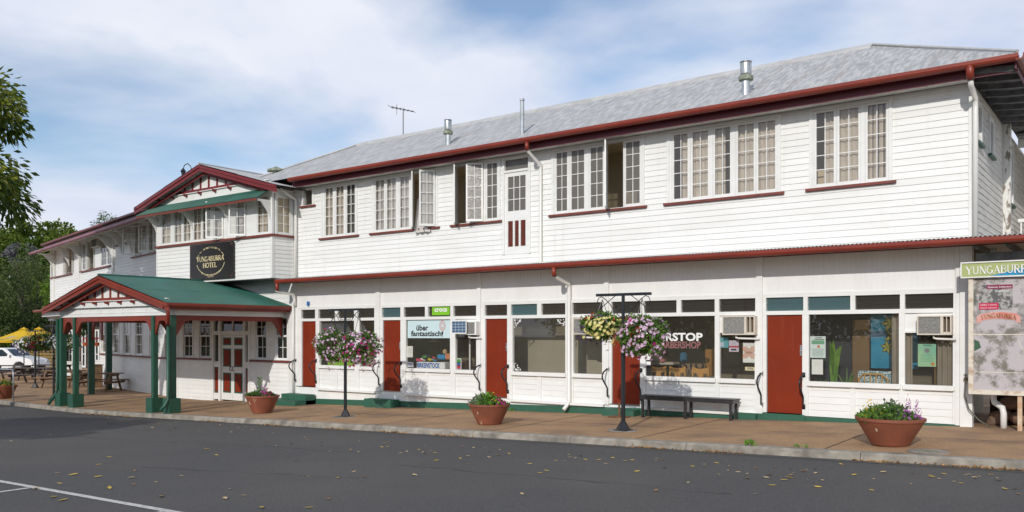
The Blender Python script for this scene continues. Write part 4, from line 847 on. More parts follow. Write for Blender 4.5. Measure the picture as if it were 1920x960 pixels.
# ---------------------------------------------------------------- portico
PF = F(0, 14.0, 0); PX0, PXM, PX1 = -30.0, -26.3, -22.5
gable(PF, PX0, PXM, PX1, 0.86, 1.80, 0.50, -3.97, -29.75, -22.95, 1.06 if 0 else 1.10, 'portico_gable', M['red'], 0.84, 7, 9)
beamz = 0.55
mb = MB(); mb.box(PF, -29.78, -22.96, -0.06, 0.06, beamz, 0.86); mb.box(PF, -29.78, -22.96, 0.061, 0.075, beamz+0.10, beamz+0.115); mb.box(PF, -29.78, -22.96, 0.06, 0.12, 0.84, 0.88)
for k in range(11): x = -29.7+k*0.67; mb.box(PF, x-0.012, x+0.012, 0.061, 0.074, beamz+0.12, 0.84)
mb.build('portico_beam', M['white'], hotel)
PS = F(-22.97, 14.0, 90); mb = MB(); boards(mb, PS, 0.06, 3.97, beamz, 0.80, zref=beamz, d=0.04, pitch=0.125); mb.box(PS, 0.0, 3.97, -0.06, 0.039, beamz, 0.82); mb.build('portico_side_beam', M['white'], hotel)
mb = MB(); mb.box(F(-29.75,14.0,90), 0.0, 3.97, -0.06, 0.06, beamz, 0.82); mb.build('portico_side_beam', M['white'], hotel)
mb = MB(); gutter(mb, (-22.62,13.48,0.88), (-22.62,17.96,0.88), (1,0,0)); mb.box(F(-22.66,13.5,90), 0.0, 4.46, -0.02, 0.03, 0.70, 0.86); mb.build('portico_gutter', M['red'], hotel)
mb = MB(); gutter(mb, (-29.93,13.48,0.88), (-29.93,17.6,0.88), (-1,0,0)); mb.build('portico_gutter', M['red'], hotel)
mb = MB(); mb.box(PF, -29.8, -22.9, -3.95, 0.0, 0.805, 0.815) ; mb.build('portico_ceiling', M['soffit'], hotel)
PXS = (-29.7, -28.8, -23.98, -23.06)
for i, x in enumerate(PXS):
    g = ground_z(x, 14.0); w = 0.095 if i in (0, 3) else 0.075
    mb = MB(); mb.box(PF, x-w, x+w, -w, w, g, beamz); ps = mb.build('portico_post', M['green'], hotel, bevel=0.008)
    mb = MB(); mb.box(PF, x-0.185, x+0.185, -0.185, 0.185, g-0.05, g+0.44); mb.build('post_base', M['green'], ps, bevel=0.012)
def arches(fr, spans, z, d=0.03):
    for a, b, leg in spans:
        mb = MB(); n = 20; h = 0.15
        w = min(0.55, (b-a)*0.48)
        pts = [(a, z), (b, z)]
        def edge(t):                              # t 0..1 from post inwards: ogee with a drop
            return leg*(1-t)**2.2 + 0.05*math.sin(t*math.pi*2.2)*(1-t)
        R_ = [(b - w*t, z-h-edge(t)) for t in [i/10 for i in range(11)]]
        L_ = [(a + w*t, z-h-edge(t)) for t in [i/10 for i in range(10, -1, -1)]]
        mb.poly(fr, pts+R_+L_, -d, d); mb.build('portico_arch', M['red'], hotel)
arches(PF, [(-29.6,-28.88,0.42),(-28.72,-24.06,0.42),(-23.9,-23.16,0.42)], beamz-0.001)
arches(F(-23.06,14.0,90), [(0.10,3.95,0.5)], beamz-0.001); arches(F(-29.7,14.0,90), [(0.10,3.95,0.5)], beamz-0.001)
# downpipes of the portico
k = MB(); k.tube([(-22.62,13.60,0.80),(-22.62,13.62,0.55),(-22.75,13.70,0.35),(-22.92,13.80,0.25)], 0.055, 8); k.build('gutter_outlet', M['red'], hotel, smooth=True)
k = MB(); g = ground_z(-22.9,13.9); k.tube([(-22.92,13.80,0.28),(-22.92,13.80,g+0.42),(-22.95,13.72,g+0.25),(-23.0,13.60,g+0.09)], 0.05, 8); k.build('downpipe', M['green'], hotel, smooth=True)
k = MB(); g = ground_z(-30,13.9); k.tube([(-29.84,13.88,0.5),(-29.84,13.88,g+0.55),(-29.88,13.84,g+0.38),(-30.05,13.68,g+0.05)], 0.05, 8); k.build('downpipe', M['green'], hotel, smooth=True)
# ---------------------------------------------------------------- hotel sign
HS = F(0, 17.08, 0); sg0, sg1, sz0, sz1 = -26.95, -24.42, 1.87, 3.08
sign = thing('hotel_sign', 'black square hotel sign with gold serif lettering inside a broken gold ring', 'sign', ((sg0+sg1)/2, 17.08, sz0))
mb = MB(); mb.box(HS, sg0, sg1, 0.0, 0.03, sz0, sz1); mb.build('board', mat('black_sign_enamel', (0.014,0.012,0.012), 0.3, (0.022,0.017,0.016), 2), sign)
GOLD = mat('pale_gold_letters', (0.72,0.62,0.36), 0.5)
mb = MB(); cx = (sg0+sg1)/2 - 0.02; w = sg1-sg0; cz = (sz0+sz1)/2+0.0
serif(mb, 'YUNGABURRA', HS, sg0+w*0.16, sg0+w*0.81, cz+0.01, cz+0.17, 0.032, wt=1.25); serif(mb, 'HOTEL', HS, sg0+w*0.31, sg0+w*0.64, cz-0.21, cz-0.05, 0.032, wt=1.25); mb.build('lettering', GOLD, sign)
mb = MB(); rr = 0.47; aspect = 1.75
for (a0, a1) in ((148,162),(130,141),(18,38),(-168,-120),(-60,-8)):
    n = 12
    for i in range(n):
        p, q = R(a0+(a1-a0)*i/n), R(a0+(a1-a0)*(i+1)/n)
        mb.quad(*[HS.p(cx-0.02+r_*aspect*math.cos(t), 0.0325, cz+r_*math.sin(t)) for r_, t in ((rr,p),(rr,q),(rr-0.015,q),(rr-0.015,p))])
mb.build('ring', GOLD, sign)
mb = MB()
def ellipse_text(mb, txt, a0, a1, h):
    n = len(txt)
    for i, ch in enumerate(txt):
        if ch == ' ': continue
        a = R(a0+(a1-a0)*(i+0.5)/n); x, z = cx-0.02+rr*aspect*math.cos(a), cz+rr*math.sin(a)
        text_to(mb, ch, HS, x-0.021, x+0.021, z-h/2, z+h/2, 0.033)
ellipse_text(mb, 'THE FIRST PLACE IN TOWN', 122, 46, 0.055); ellipse_text(mb, 'Accommodation - Food - Beverages', -132, -42, 0.055)
text_to(mb, '- Since 1910 -', HS, cx-0.22, cx+0.18, sz0+0.06, sz0+0.115, 0.033); mb.build('small_lettering', GOLD, sign)
mb = MB()
for (x, z, a, b) in ((sg0+0.05,sz0+0.05,1,1),(sg1-0.05,sz0+0.05,-1,1),(sg0+0.05,sz1-0.05,1,-1),(sg1-0.05,sz1-0.05,-1,-1)): mb.quad(HS.p(x,0.032,z),HS.p(x+0.16*a,0.032,z),HS.p(x+0.05*a,0.032,z+0.05*b),HS.p(x,0.032,z+0.13*b))
mb.build('corner_ornament', mat('bronze_ornament', (0.10,0.045,0.035), 0.5), sign)
# ---------------------------------------------------------------- foliage and flower helpers
def rv():
    while True:
        v = Vector((rnd.uniform(-1,1), rnd.uniform(-1,1), rnd.uniform(-1,1)))
        if 0.05 < v.length < 1: return v.normalized()
def leaf(mb, p, dirn, L, w, fold=0.15):
    d = dirn.normalized(); s = d.cross(rv())
    if s.length < 0.05: s = d.cross(Vector((0,0,1)))
    s.normalize(); n = s.cross(d)
    a, b, c = p, p + d*L*0.5, p + d*L
    i = len(mb.v); mb.v += [tuple(a), tuple(b+s*w/2+n*fold*w), tuple(c), tuple(b-s*w/2+n*fold*w)]; mb.f.append((i,i+1,i+2)); mb.f.append((i,i+2,i+3))
def flower(mb, p, nrm, r, petals=5, cup=0.25):
    n = nrm.normalized(); s = n.cross(Vector((0.21,0.13,1))).normalized(); t = n.cross(s); i = len(mb.v); o = rnd.random()*6
    mb.v.append(tuple(p)); k = petals*2
    for j in range(k):
        q = o + 2*math.pi*j/k; rr = r if j % 2 == 0 else r*0.5; mb.v.append(tuple(p + (s*math.cos(q)+t*math.sin(q))*rr + n*cup*rr))
    for j in range(k): mb.f.append((i, i+1+j, i+1+(j+1)%k))
def foliage_mat(name, c, c2, isl=0.35, tr=0.25, rough=0.55, sc=2.0): return mat(name, c, rough, c2, sc, island=isl, trans=tr, spec=0.3)
M['leafA'] = foliage_mat('petunia_leaves', (0.07,0.16,0.025), (0.12,0.22,0.035))
M['leafB'] = foliage_mat('silver_leaves', (0.13,0.19,0.10), (0.20,0.25,0.15))
def petal(name, c, isl=0.2): return mat(name, c, 0.6, island=isl, trans=0.25, spec=0.2)
PW, PM, PY, PP, PR, PL, PO = petal('pale_pink_petals', (0.72,0.50,0.66)), petal('magenta_petals', (0.42,0.02,0.16)), petal('lemon_petals', (0.80,0.72,0.28)), petal('violet_petals', (0.12,0.04,0.28)), petal('red_petals', (0.45,0.015,0.02)), petal('white_petals', (0.80,0.78,0.80)), petal('orange_petals', (0.75,0.25,0.03))
PG = petal('golden_petals', (0.80,0.58,0.04)); PMV = petal('mauve_petals', (0.42,0.14,0.40))
def basket(name, label, c, rx, rz, sets, group='hanging flower baskets', n=1500, drop=0.35):
    """c: hook-bar end; the ball of flowers hangs below. sets: (petal material, count, (dx, dz) bias, spread, r, petals)"""
    t = thing(name, label, 'flower basket', (c[0], c[1], c[2]-0.1), 0, group)
    cc = Vector((c[0], c[1], c[2]-rz*1.0-drop))
    k = MB(); prof = [(0.02,-0.20),(0.12,-0.18),(0.19,-0.08),(0.21,0.03)]; k.lathe(tuple(cc), prof, 14); k.build('bowl', M['soil'], t)
    k = MB()
    for a in (0, 2.1, 4.2): k.tube([(cc.x+0.2*math.cos(a), cc.y+0.2*math.sin(a), cc.z+0.03), (c[0], c[1], c[2]-0.06)], 0.006, 5)
    k.build('chain', M['black'], t)
    k = MB()
    for _ in range(n):
        v = rv(); r = rnd.uniform(0.35, 1.0)**0.5; lump = 0.86+0.16*math.sin(v.x*5+c[0]*3)*math.cos(v.z*4+v.y*3); p = cc + Vector((v.x*rx*r, v.y*rx*r, v.z*rz*r))*lump
        leaf(k, p, v + Vector((0,0,-0.3))+rv()*0.6, rnd.uniform(0.05,0.10), rnd.uniform(0.03,0.055))
    k.build('foliage', M['leafA'], t)
    for m, cnt, (bx, bz), sp, r, pt in sets:
        k = MB()
        for _i in range(int(cnt*1.55)):
            v = rv()
            for _t in range(8):
                if (Vector((v.x - bx, 0, v.z - bz))).length < sp: break
                v = rv()
            lump = 0.9+0.16*math.sin(v.x*5+c[0]*3)*math.cos(v.z*4+v.y*3)
            p = cc + Vector((v.x*rx, v.y*rx, v.z*rz))*lump*rnd.uniform(0.86, 1.08) + Vector((0,0,-0.02))
            if math.sin(v.x*7+c[0])*math.sin(v.y*6+1)*math.sin(v.z*7+c[0]*2) > 0.40: continue
            if _i % 9 == 0 and v.z < 0.2: p += Vector((v.x*0.08, v.y*0.08, -rnd.uniform(0.05,0.24)))
            flower(k, p, v + rv()*0.35 + Vector((0,-0.2,0.1)), r*rnd.uniform(0.8,1.15), pt)
        k.build('flowers', m, t)['kind'] = 'stuff'
    return t
def spiral(k, c, r0, turns, d, a0, plane, n=26, w=0.008):
    pts = []
    for i in range(n+1):
        t = i/n; a = a0 + d*turns*2*math.pi*t; r = r0*(1-0.75*t); pts.append((c[0]+r*math.cos(a), c[1], c[2]+r*math.sin(a)))
    k.tube(pts, w, 5)
def flower_post(x, y, ztop, label, half=0.62):
    g = ground_z(x, y); t = thing('flower_post', label, 'lamp post' if 0 else 'flower post', (x,y,g), 0, 'black iron flower posts')
    k = MB(); k.tube([(x,y,g+0.12),(x,y,g+1.55)], 0.042, 12); k.tube([(x,y,g+1.53),(x,y,ztop)], 0.034, 12); k.tube([(x,y,g+1.50),(x,y,g+1.56)], 0.05, 12); k.build('pole', M['black'], t)
    k = MB(); k.box(F(x,y,0), -0.15, 0.15, -0.15, 0.15, g, g+0.02)
    for a in range(4):
        q = F(x, y, a*90); k.poly(q, [(0.03,g+0.02),(0.15,g+0.02),(0.15,g+0.04),(0.05,g+0.19),(0.03,g+0.19)], -0.006, 0.006)
    k.lathe((x,y,g+0.02), [(0.15,0),(0.055,0.15),(0.05,0.17)], 4); k.build('base', M['black'], t)
    k = MB(); k.box(F(x,y,0), -half, half, -0.028, 0.028, ztop, ztop+0.055); k.build('crossbar', M['black'], t)
    for sg in (-1, 1):
        k = MB(); A = lambda u, w: (x+sg*u, y, ztop+w)
        k.tube([A(0.03,-0.42), A(0.10,-0.40), A(0.20,-0.30), A(0.30,-0.17), A(0.40,-0.07), A(0.50,-0.01)], 0.009, 5)
        k.tube([A(0.60,-0.30)]+[A(0.60-0.42*math.sin(i/10*1.5), -0.30+0.30*math.sin(i/10*1.57)) for i in range(1,11)], 0.009, 5)
        k.tube([A(0.50,-0.01), A(0.57,-0.03), A(0.60,-0.10), A(0.58,-0.18), A(0.53,-0.20), A(0.50,-0.16), A(0.53,-0.12)], 0.009, 5)
        spiral(k, (x+sg*0.12, y, ztop-0.25), 0.075, 1.3, -sg, math.pi/2, 0); k.build('scroll', M['black'], t, smooth=True)
    return t
# concrete pads under posts are part of the paving
def pad(x, y, r=0.33):
    k = MB(); g = ground_z(x,y); k.lathe((x,y,g), [(r,0.002),(r*0.98,0.008),(0.001,0.009)], 20); struct(k.build('paving_pad', M['kerb']))
for (x, y) in ((-8.49,14.96),(-16.8,15.1)): pad(x, y)
flower_post(-8.49, 14.96, 0.76, 'black iron flower post in front of the barbershop, with a yellow and a pink basket')
flower_post(-16.8, 15.1, 0.60, 'black iron flower post holding two pink striped baskets before the second red door')
flower_post(-32.3, 14.9, 0.26, 'dark iron flower post at the kerb left of the portico')
k_ = 0.62
basket('hanging_basket', 'hanging basket of lemon yellow petunias edged with violet and red flowers', (-8.49-k_*0.78, 14.96, 0.76), 0.50, 0.29, [(PY,190,(0.35,-0.1),0.95,0.042,8),(PP,170,(-0.95,-0.35),0.62,0.026,5),(PR,34,(-0.5,0.75),0.42,0.045,8)], drop=0.30)
basket('hanging_basket', 'hanging basket of pink striped petunias with leafy top beside the barbershop lettering', (-8.49+k_*0.68, 14.96, 0.76), 0.52, 0.46, [(PW,240,(-0.2,-0.2),1.35,0.044,5),(PM,44,(-0.5,0.75),0.6,0.044,8)], n=2000, drop=0.33)
basket('hanging_basket', 'left basket of pale pink petunias with a dark magenta clump on the second flower post', (-16.8-k_*0.72, 15.1, 0.60), 0.58, 0.46, [(PW,260,(0.2,0.0),1.3,0.042,5),(PM,60,(-0.95,-0.1),0.5,0.046,8)], drop=0.44)
basket('hanging_basket', 'right basket of pale pink petunias dotted with magenta on the second flower post', (-16.8+k_*0.85, 15.1, 0.60), 0.60, 0.48, [(PW,210,(-0.1,0.1),1.3,0.042,5),(PM,90,(0.3,-0.1),1.1,0.046,8)], drop=0.46)
basket('hanging_basket', 'basket of maroon, cream and purple flowers left of the portico', (-32.3-0.7, 14.9, 0.26), 0.62, 0.36, [(PP,120,(-0.8,-0.2),0.8,0.05,6),(PR,80,(-0.1,0.1),0.8,0.05,6),(PY,60,(0.4,0.4),0.7,0.05,6)], drop=0.2)
basket('hanging_basket', 'basket of white and purple petunias just left of the green portico posts', (-32.3+0.75, 14.9, 0.26), 0.62, 0.32, [(PL,120,(0.2,-0.1),1.1,0.058,7),(PP,90,(-0.8,0),0.8,0.05,6)], drop=0.22)
px_, tt_ = 66, 38.0; q_ = at(px_, tt_); flower_post(q_.x, q_.y, 0.10, 'farther black flower post among the dark picnic tables')
basket('hanging_basket', 'far basket of purple and white flowers in front of the white car', (q_.x-0.75, q_.y, 0.10), 0.62, 0.34, [(PP,90,(-0.6,-0.2),1.0,0.055,6),(PL,80,(0.5,0.1),0.9,0.055,7)], drop=0.22)
# ---------------------------------------------------------------- planters
def planter(x, y, label, rt, rb, h, tops, seed, chips=()):
    g = ground_z(x, y); t = thing('flower_planter', label, 'planter', (x,y,g), 0, 'terracotta coloured street planters')
    k = MB(); k.lathe((x,y,g), [(rb-0.03,0.0),(rb,0.02),(rt-0.02,h-0.05),(rt,h-0.045),(rt+0.004,h),(rt-0.05,h+0.002),(rt-0.07,h-0.05),(0.001,h-0.06)], 44); k.build('bowl', M['pot'], t, smooth=False)
    k = MB(); k.lathe((x,y,g), [(rt-0.06,h-0.045),(0.001,h-0.02)], 24); k.build('soil', M['soil'], t)
    k = MB()
    for (fx, fz, s) in chips: a = math.atan2(-0.8+fx*0.2, fx); r_ = rb+(rt-rb)*fz/h+0.001; p0 = Vector((x+math.cos(a)*r_, y+math.sin(a)*r_, g+fz)); tn = Vector((-math.sin(a), math.cos(a), 0)); up = Vector((math.cos(a)*(rt-rb)/h, math.sin(a)*(rt-rb)/h, 1)).normalized(); o_ = Vector((math.cos(a),math.sin(a),-0.4))*0.004; k.quad(*[p0+o_+tn*u*s+up*v*s for u, v in ((-0.4,-0.9),(0.5,-0.6),(0.35,0.8),(-0.5,0.9))])
    if chips: k.build('paint_chip', mat('pale_paint_chip', (0.55,0.42,0.28), 0.8), t)
    for kind in tops:
        k = MB(); m, cnt, cxx, sp, zt, what = kind
        for _ in range(cnt):
            a = rnd.random()*6.283; r = rnd.random()**0.5*sp; px_, py_ = cxx + r*math.cos(a), r*math.sin(a)*1.0
            if math.hypot(px_, py_) > rt*1.0: continue
            dome = max(0.0, 1-(r/sp)**2)
            p = Vector((x+px_, y+py_, g+h-0.03+zt*dome*rnd.uniform(0.2,1.0)))
            if what == 'leaf': leaf(k, p, Vector((px_*0.8, py_*0.8, 0.5))+rv()*0.8, rnd.uniform(0.05,0.10), rnd.uniform(0.03,0.055))
            elif what == 'big': leaf(k, p, Vector((px_, py_, 0.3))+rv()*0.6, rnd.uniform(0.08,0.12), rnd.uniform(0.07,0.10))
            elif what == 'spike':
                for q in range(9): flower(k, p+Vector((rnd.uniform(-.012,.012),rnd.uniform(-.012,.012),0.02*q)), rv(), 0.016, 4)
            else: flower(k, p+Vector((0,0,0.03)), Vector((px_,py_-0.2,0.6))+rv()*0.3, 0.032, 6)
        k.build('foliage' if what in ('leaf','big') else 'flowers', m, t)['kind'] = 'stuff'
    return t
M['leafC'] = foliage_mat('lime_leaves', (0.12,0.26,0.03), (0.17,0.32,0.05))
planter(-3.42, 14.70, 'nearest planter, at the right, filled with yellow and violet flowers', 0.53, 0.29, 0.45, [(M['leafA'],700,-0.05,0.45,0.27,'leaf'),(M['leafB'],260,0.0,0.3,0.34,'leaf'),(PG,60,-0.26,0.24,0.30,'fl'),(PMV,55,0.27,0.22,0.14,'fl'),(PMV,16,0.30,0.18,0.32,'spike')], 1, [(-0.20,0.28,0.035)])
planter(-11.9, 14.95, 'middle planter with grey green leaves, lime leaves and pink flowers below the third red door', 0.47, 0.27, 0.46, [(M['leafB'],520,-0.18,0.32,0.24,'leaf'),(M['leafC'],220,-0.02,0.30,0.28,'big'),(M['leafA'],260,0.1,0.35,0.18,'leaf'),(PM,40,0.22,0.22,0.20,'fl'),(PG,14,0.12,0.2,0.26,'fl')], 2, [(-0.02,0.28,0.035),(0.02,0.04,0.03)])
planter(-20.2, 15.05, 'planter with one tall leafy stem and dark pink flowers near the hotel entrance', 0.48, 0.27, 0.50, [(M['leafA'],420,-0.1,0.4,0.17,'leaf'),(foliage_mat('dark_leaves', (0.03,0.06,0.03),(0.05,0.08,0.04)),260,-0.05,0.42,0.14,'leaf'),(PM,26,0.24,0.2,0.24,'fl'),(PMV,22,0.12,0.16,0.34,'fl')], 3, [(-0.05,0.30,0.06)])
pl = bpy.data.objects['flower_planter.002']; k = MB(); g = ground_z(-20.2,15.05)+0.45
k.tube([(-20.25,15.0,g),(-20.22,15.0,g+0.3),(-20.27,15.0,g+0.55)], 0.01, 5)
for i in range(22): z = g+0.08+i*0.022; a = i*2.4; leaf(k, Vector((-20.24,15.0,z)), Vector((math.cos(a),math.sin(a),0.5)), 0.10, 0.06)
k.build('stem', M['leafA'], pl)
planter(-34.9, 14.2, 'planter of orange and yellow flowers at the far left edge of the footpath', 0.52, 0.30, 0.50, [(M['leafA'],500,0,0.45,0.22,'leaf'),(PO,40,0.1,0.4,0.26,'fl'),(PG,30,0,0.42,0.2,'fl')], 4)
# ---------------------------------------------------------------- bench
bx0, bx1, by0 = -9.52, -7.21, 17.46; t = thing('street_bench', 'long black slatted bench without a back, in front of the barbershop window', 'bench', (-8.35, 17.65, ground_z(-8.35,17.65)))
zt = -1.41; k = MB()
for i in range(4): k.box(F(0,by0,0), bx0, bx1, -0.02-i*0.095-0.085, -0.02-i*0.095, zt-0.022, zt)
k.build('seat', M['benchb'], t, bevel=0.003)
k = MB(); k.box(F(0,by0,0), bx0+0.03, bx1-0.03, -0.05, -0.025, zt-0.10, zt-0.024); k.box(F(0,by0,0), bx0+0.03, bx1-0.03, -0.40, -0.375, zt-0.10, zt-0.024); k.box(F(0,by0,0), bx0+0.031, bx0+0.055, -0.374, -0.051, zt-0.10, zt-0.025); k.box(F(0,by0,0), bx1-0.055, bx1-0.031, -0.374, -0.051, zt-0.10, zt-0.025); k.build('rail', M['benchb'], t)
for x in (bx0+0.09, (bx0+bx1)/2, bx1-0.09):
    for y in (by0+0.06, by0+0.36): k = MB(); k.box(F(x,y,0), -0.03, 0.03, -0.022, 0.022, ground_z(x,y), zt-0.024); k.build('leg', M['benchb'], t)
# rusty iron stand by the fourth door
x, y = -9.95, 17.35; g = ground_z(x,y); RUST = mat('rusty_iron', (0.12,0.055,0.03), 0.9, (0.20,0.10,0.05), 12)
t = thing('iron_stand', 'rusty iron stand with a flat square foot on the footpath', 'stand', (x,y,g)); k = MB(); k.box(F(x,y,0), -0.22, 0.22, -0.16, 0.16, g+0.003, g+0.03); k.build('foot', RUST, t); k = MB(); k.tube([(x,y,g+0.03),(x,y,g+0.34)], 0.028, 8); k.build('stub', RUST, t)
# manhole
x, y = -2.75, 14.15; g = ground_z(x,y); t = thing('manhole_cover', 'small round concrete manhole cover near the kerb', 'manhole cover', (x,y,g)); k = MB(); k.lathe((x,y,g), [(0.30,0.003),(0.29,0.012),(0.17,0.013),(0.165,0.006)], 28); k.build('ring', M['kerb'], t); k = MB(); k.lathe((x,y,g), [(0.16,0.004),(0.15,0.012),(0.001,0.014)], 24); k.build('lid', mat('mossy_lid',(0.16,0.16,0.08),0.9,(0.25,0.23,0.18),15), t)
# wall mounted dispenser, blue
t = thing('blue_wall_box', 'small blue and white box fixed to the white band left of the first transom', 'wall box', (-21.6,17.95,1.0)); k = MB(); q = S(580.5); k.box(MW, q-0.03, q+0.03, 0.03, 0.10, 0.90, 1.04); k.build('cover', mat('blue_plastic',(0.02,0.16,0.50),0.4), t, bevel=0.008); k = MB(); k.box(MW, q-0.10, q+0.03, 0.001, 0.03, 0.87, 0.92); k.build('shelf', M['white'], t)
# ---------------------------------------------------------------- window air conditioners
ACM = mat('cream_plastic', (0.66,0.61,0.52), 0.5, (0.58,0.52,0.43), 5)
GR = mat('condenser_fins', (0.46,0.45,0.42), 0.5, (0.22,0.215,0.20), 30, metal=0.1)
def aircon(p0, p1, y0, y1, label, grille=0.68, m=None, fr=MW, drain=True, style=0):
    s0, s1 = fr.s(p0, 0.22), fr.s(p1, 0.22); z1, z0 = fr.z(p0, y0, 0.22), fr.z(p0, y1, 0.22)
    c = fr.p((s0+s1)/2, 0.0, z0); t = thing('air_conditioner', label, 'air conditioner', c, 0, 'window air conditioners')
    k = MB(); T = 0.025; D = 0.22
    k.box(fr, s0, s1, 0.001, D, z0, z0+T); k.box(fr, s0, s1, 0.001, D, z1-T, z1); k.box(fr, s0, s0+T, 0.001, D, z0+T, z1-T); k.box(fr, s1-T, s1, 0.001, D, z0+T, z1-T)
    sm = s0+(s1-s0)*grille; k.box(fr, sm, sm+0.05, 0.01, D-0.002, z0+T, z1-T); k.box(fr, sm+0.05, s1-T, 0.01, D-0.05, z0+T, z0+T+0.03)
    k.build('case', m or ACM, t)
    k = MB(); n = 16
    for i in range(n): z = z0+T+(z1-z0-2*T)*i/n; k.quad(fr.p(s0+T,D-0.015,z+0.004), fr.p(sm,D-0.015,z+0.004), fr.p(sm,D-0.03,z+(z1-z0-2*T)/n), fr.p(s0+T,D-0.03,z+(z1-z0-2*T)/n))
    k.box(fr, s0+T, sm, 0.02, D-0.04, z0+T, z1-T); k.build('grille', GR, t)
    k = MB(); k.box(fr, sm+0.051, s1-T-0.001, 0.01, D-0.09, z0+T+0.031, z1-T); w = (s1-T-sm-0.05)
    k.build('vent', mat('brown_vent', (0.10,0.065,0.04), 0.7), t); k = MB(); k.box(fr, sm+0.05+w*0.42, sm+0.05+w*0.52, D-0.089, D-0.01, z0+T, z1-T); k.build('vent_bar', m or ACM, t)
    if drain: k = MB(); k.tube([fr.p(s0+0.28,0.12,z0-0.005), fr.p(s0+0.28,0.12,z0-0.06), fr.p(s0+0.34,0.12,z0-0.075), fr.p(s1+0.06,0.10,z0-0.085)], 0.022, 7); k.build('drain_pipe', M['pipe'], t, smooth=True)
    return t
aircon(1719, 1784, 592, 628, 'cream air conditioner above the green poster at the right end shop')
aircon(1354, 1415, 593, 628, 'cream air conditioner above the posters beside the barbershop lettering')
aircon(1074, 1112, 597, 627, 'cream air conditioner half hidden behind the yellow flower basket', 0.85)
aircon(860, 893, 603, 628, 'white air conditioner behind the small blue grid panel', 0.9, M['white'])
aircon(170, 184, 450, 465, 'boxy air conditioner high on the left wing verandah', 0.8, ACM, WF, False)
# blue grid panel in front of the white unit
fr = MW; s0, s1 = fr.s(847,0.26), fr.s(875,0.26); z1, z0 = fr.z(860,601,0.26), fr.z(860,626,0.26)
t = thing('solar_panel', 'small blue gridded solar panel in a white frame over the shoe shop side window', 'solar panel', fr.p((s0+s1)/2,0.24,z0)); k = MB(); k.box(fr, s0, s1, 0.245, 0.275, z0, z1); k.build('frame', M['white'], t)
k = MB(); a, b = s0+0.025, s1-0.02
for i in range(4):
    for j in range(4): k.box(fr, a+(b-a)*i/4+0.006, a+(b-a)*(i+1)/4-0.006, 0.276, 0.280, z0+0.03+(z1-z0-0.05)*j/4+0.005, z0+0.03+(z1-z0-0.05)*(j+1)/4-0.005)
k.build('cells', mat('blue_cells',(0.05,0.12,0.22),0.25), t)
# ---------------------------------------------------------------- signs, posters and goods of the shops
def plain(n, c, r=0.6, **kw): return mat(n, c, r, **kw)
WHT, BLK = plain('printed_white', (0.78,0.78,0.76)), plain('printed_black', (0.012,0.012,0.012))
def px_rect(p0, p1, y0, y1, d):
    a, b = MW.s(p0, d), MW.s(p1, d); pm = (p0+p1)/2; return a, b, MW.z(pm, y1, d), MW.z(pm, y0, d)
def poster(name, label, cat, p0, p1, y0, y1, m, d=-0.026, th=0.003, group=None):
    a, b, z0, z1 = px_rect(p0, p1, y0, y1, d); t = thing(name, label, cat, MW.p((a+b)/2, d, z0), 0, group); k = MB(); k.box(MW, a, b, d-th, d, z0, z1); k.build('sheet', m, t); return t, a, b, z0, z1, d
def word(t, txt, a, b, z0, z1, d, m, bold=0.0, name='lettering'): k = MB(); text_to(k, txt, MW, a, b, z0, z1, d, bold); return k.build(name, m, t)
def rows(t, a, b, z0, z1, n, m, d, fill=0.5, name='print'):
    k = MB()
    for i in range(n): z = z1-(z1-z0)*(i+0.5)/n; h = (z1-z0)/n*fill/2; w = rnd.uniform(0.0,0.18)*(b-a); k.quad(MW.p(a+w*0.6,d,z-h),MW.p(b-w,d,z-h),MW.p(b-w,d,z+h),MW.p(a+w*0.6,d,z+h))
    return k.build(name, m, t)
# shoe shop
t, a, b, z0, z1, d = poster('shop_banner', 'pale blue window banner with bold black lettering and a red balloon motif', 'banner', 764.5, 844.5, 601, 634, plain('pale_blue_vinyl', (0.55,0.70,0.72)), -0.012)
W_, H = b-a, z1-z0; e = d+0.002
word(t, 'über', a+W_*0.21, a+W_*0.49, z0+H*0.42, z0+H*0.76, e, BLK, 0.03); word(t, 'fantastisch', a+W_*0.08, a+W_*0.80, z0+H*0.10, z0+H*0.42, e, BLK, 0.03)
k = MB(); cx, cz = a+W_*0.82, z0+H*0.70
for i in range(24):
    p, q = i/24*2*math.pi, (i+1)/24*2*math.pi
    for r0, r1 in ((0.135,0.15),(0.06,0.075)): k.quad(*[MW.p(cx+r_*0.78*math.cos(g_), e, cz+r_*math.sin(g_)) for r_, g_ in ((r0,p),(r0,q),(r1,q),(r1,p))])
    if i % 2: k.quad(*[MW.p(cx+r_*0.78*math.cos(g_), e, cz+r_*math.sin(g_)) for r_, g_ in ((0.09,p),(0.09,q),(0.12,q),(0.12,p))])
k.build('balloon', plain('printed_coral', (0.55,0.14,0.12)), t); k = MB(); k.quad(MW.p(cx-0.008,e,z0+H*0.08),MW.p(cx+0.008,e,z0+H*0.08),MW.p(cx+0.003,e,cz-0.15),MW.p(cx-0.003,e,cz-0.15)); k.quad(MW.p(cx-0.04,e,cz-0.17),MW.p(cx+0.04,e,cz-0.17),MW.p(cx+0.012,e+0.0005,cz-0.27),MW.p(cx-0.012,e+0.0005,cz-0.27)); k.build('balloon_basket', BLK, t)
t, a, b, z0, z1, d = poster('window_sign', 'lime green sign with white letters in the fanlight above the banner', 'sign', 810, 843, 572, 591, plain('lime_sign', (0.20,0.52,0.02)), -0.010); k = MB(); word(t, 'crocs', a+(b-a)*0.14, b-(b-a)*0.14, z0+(z1-z0)*0.33, z0+(z1-z0)*0.68, d+0.002, WHT, 0.04)
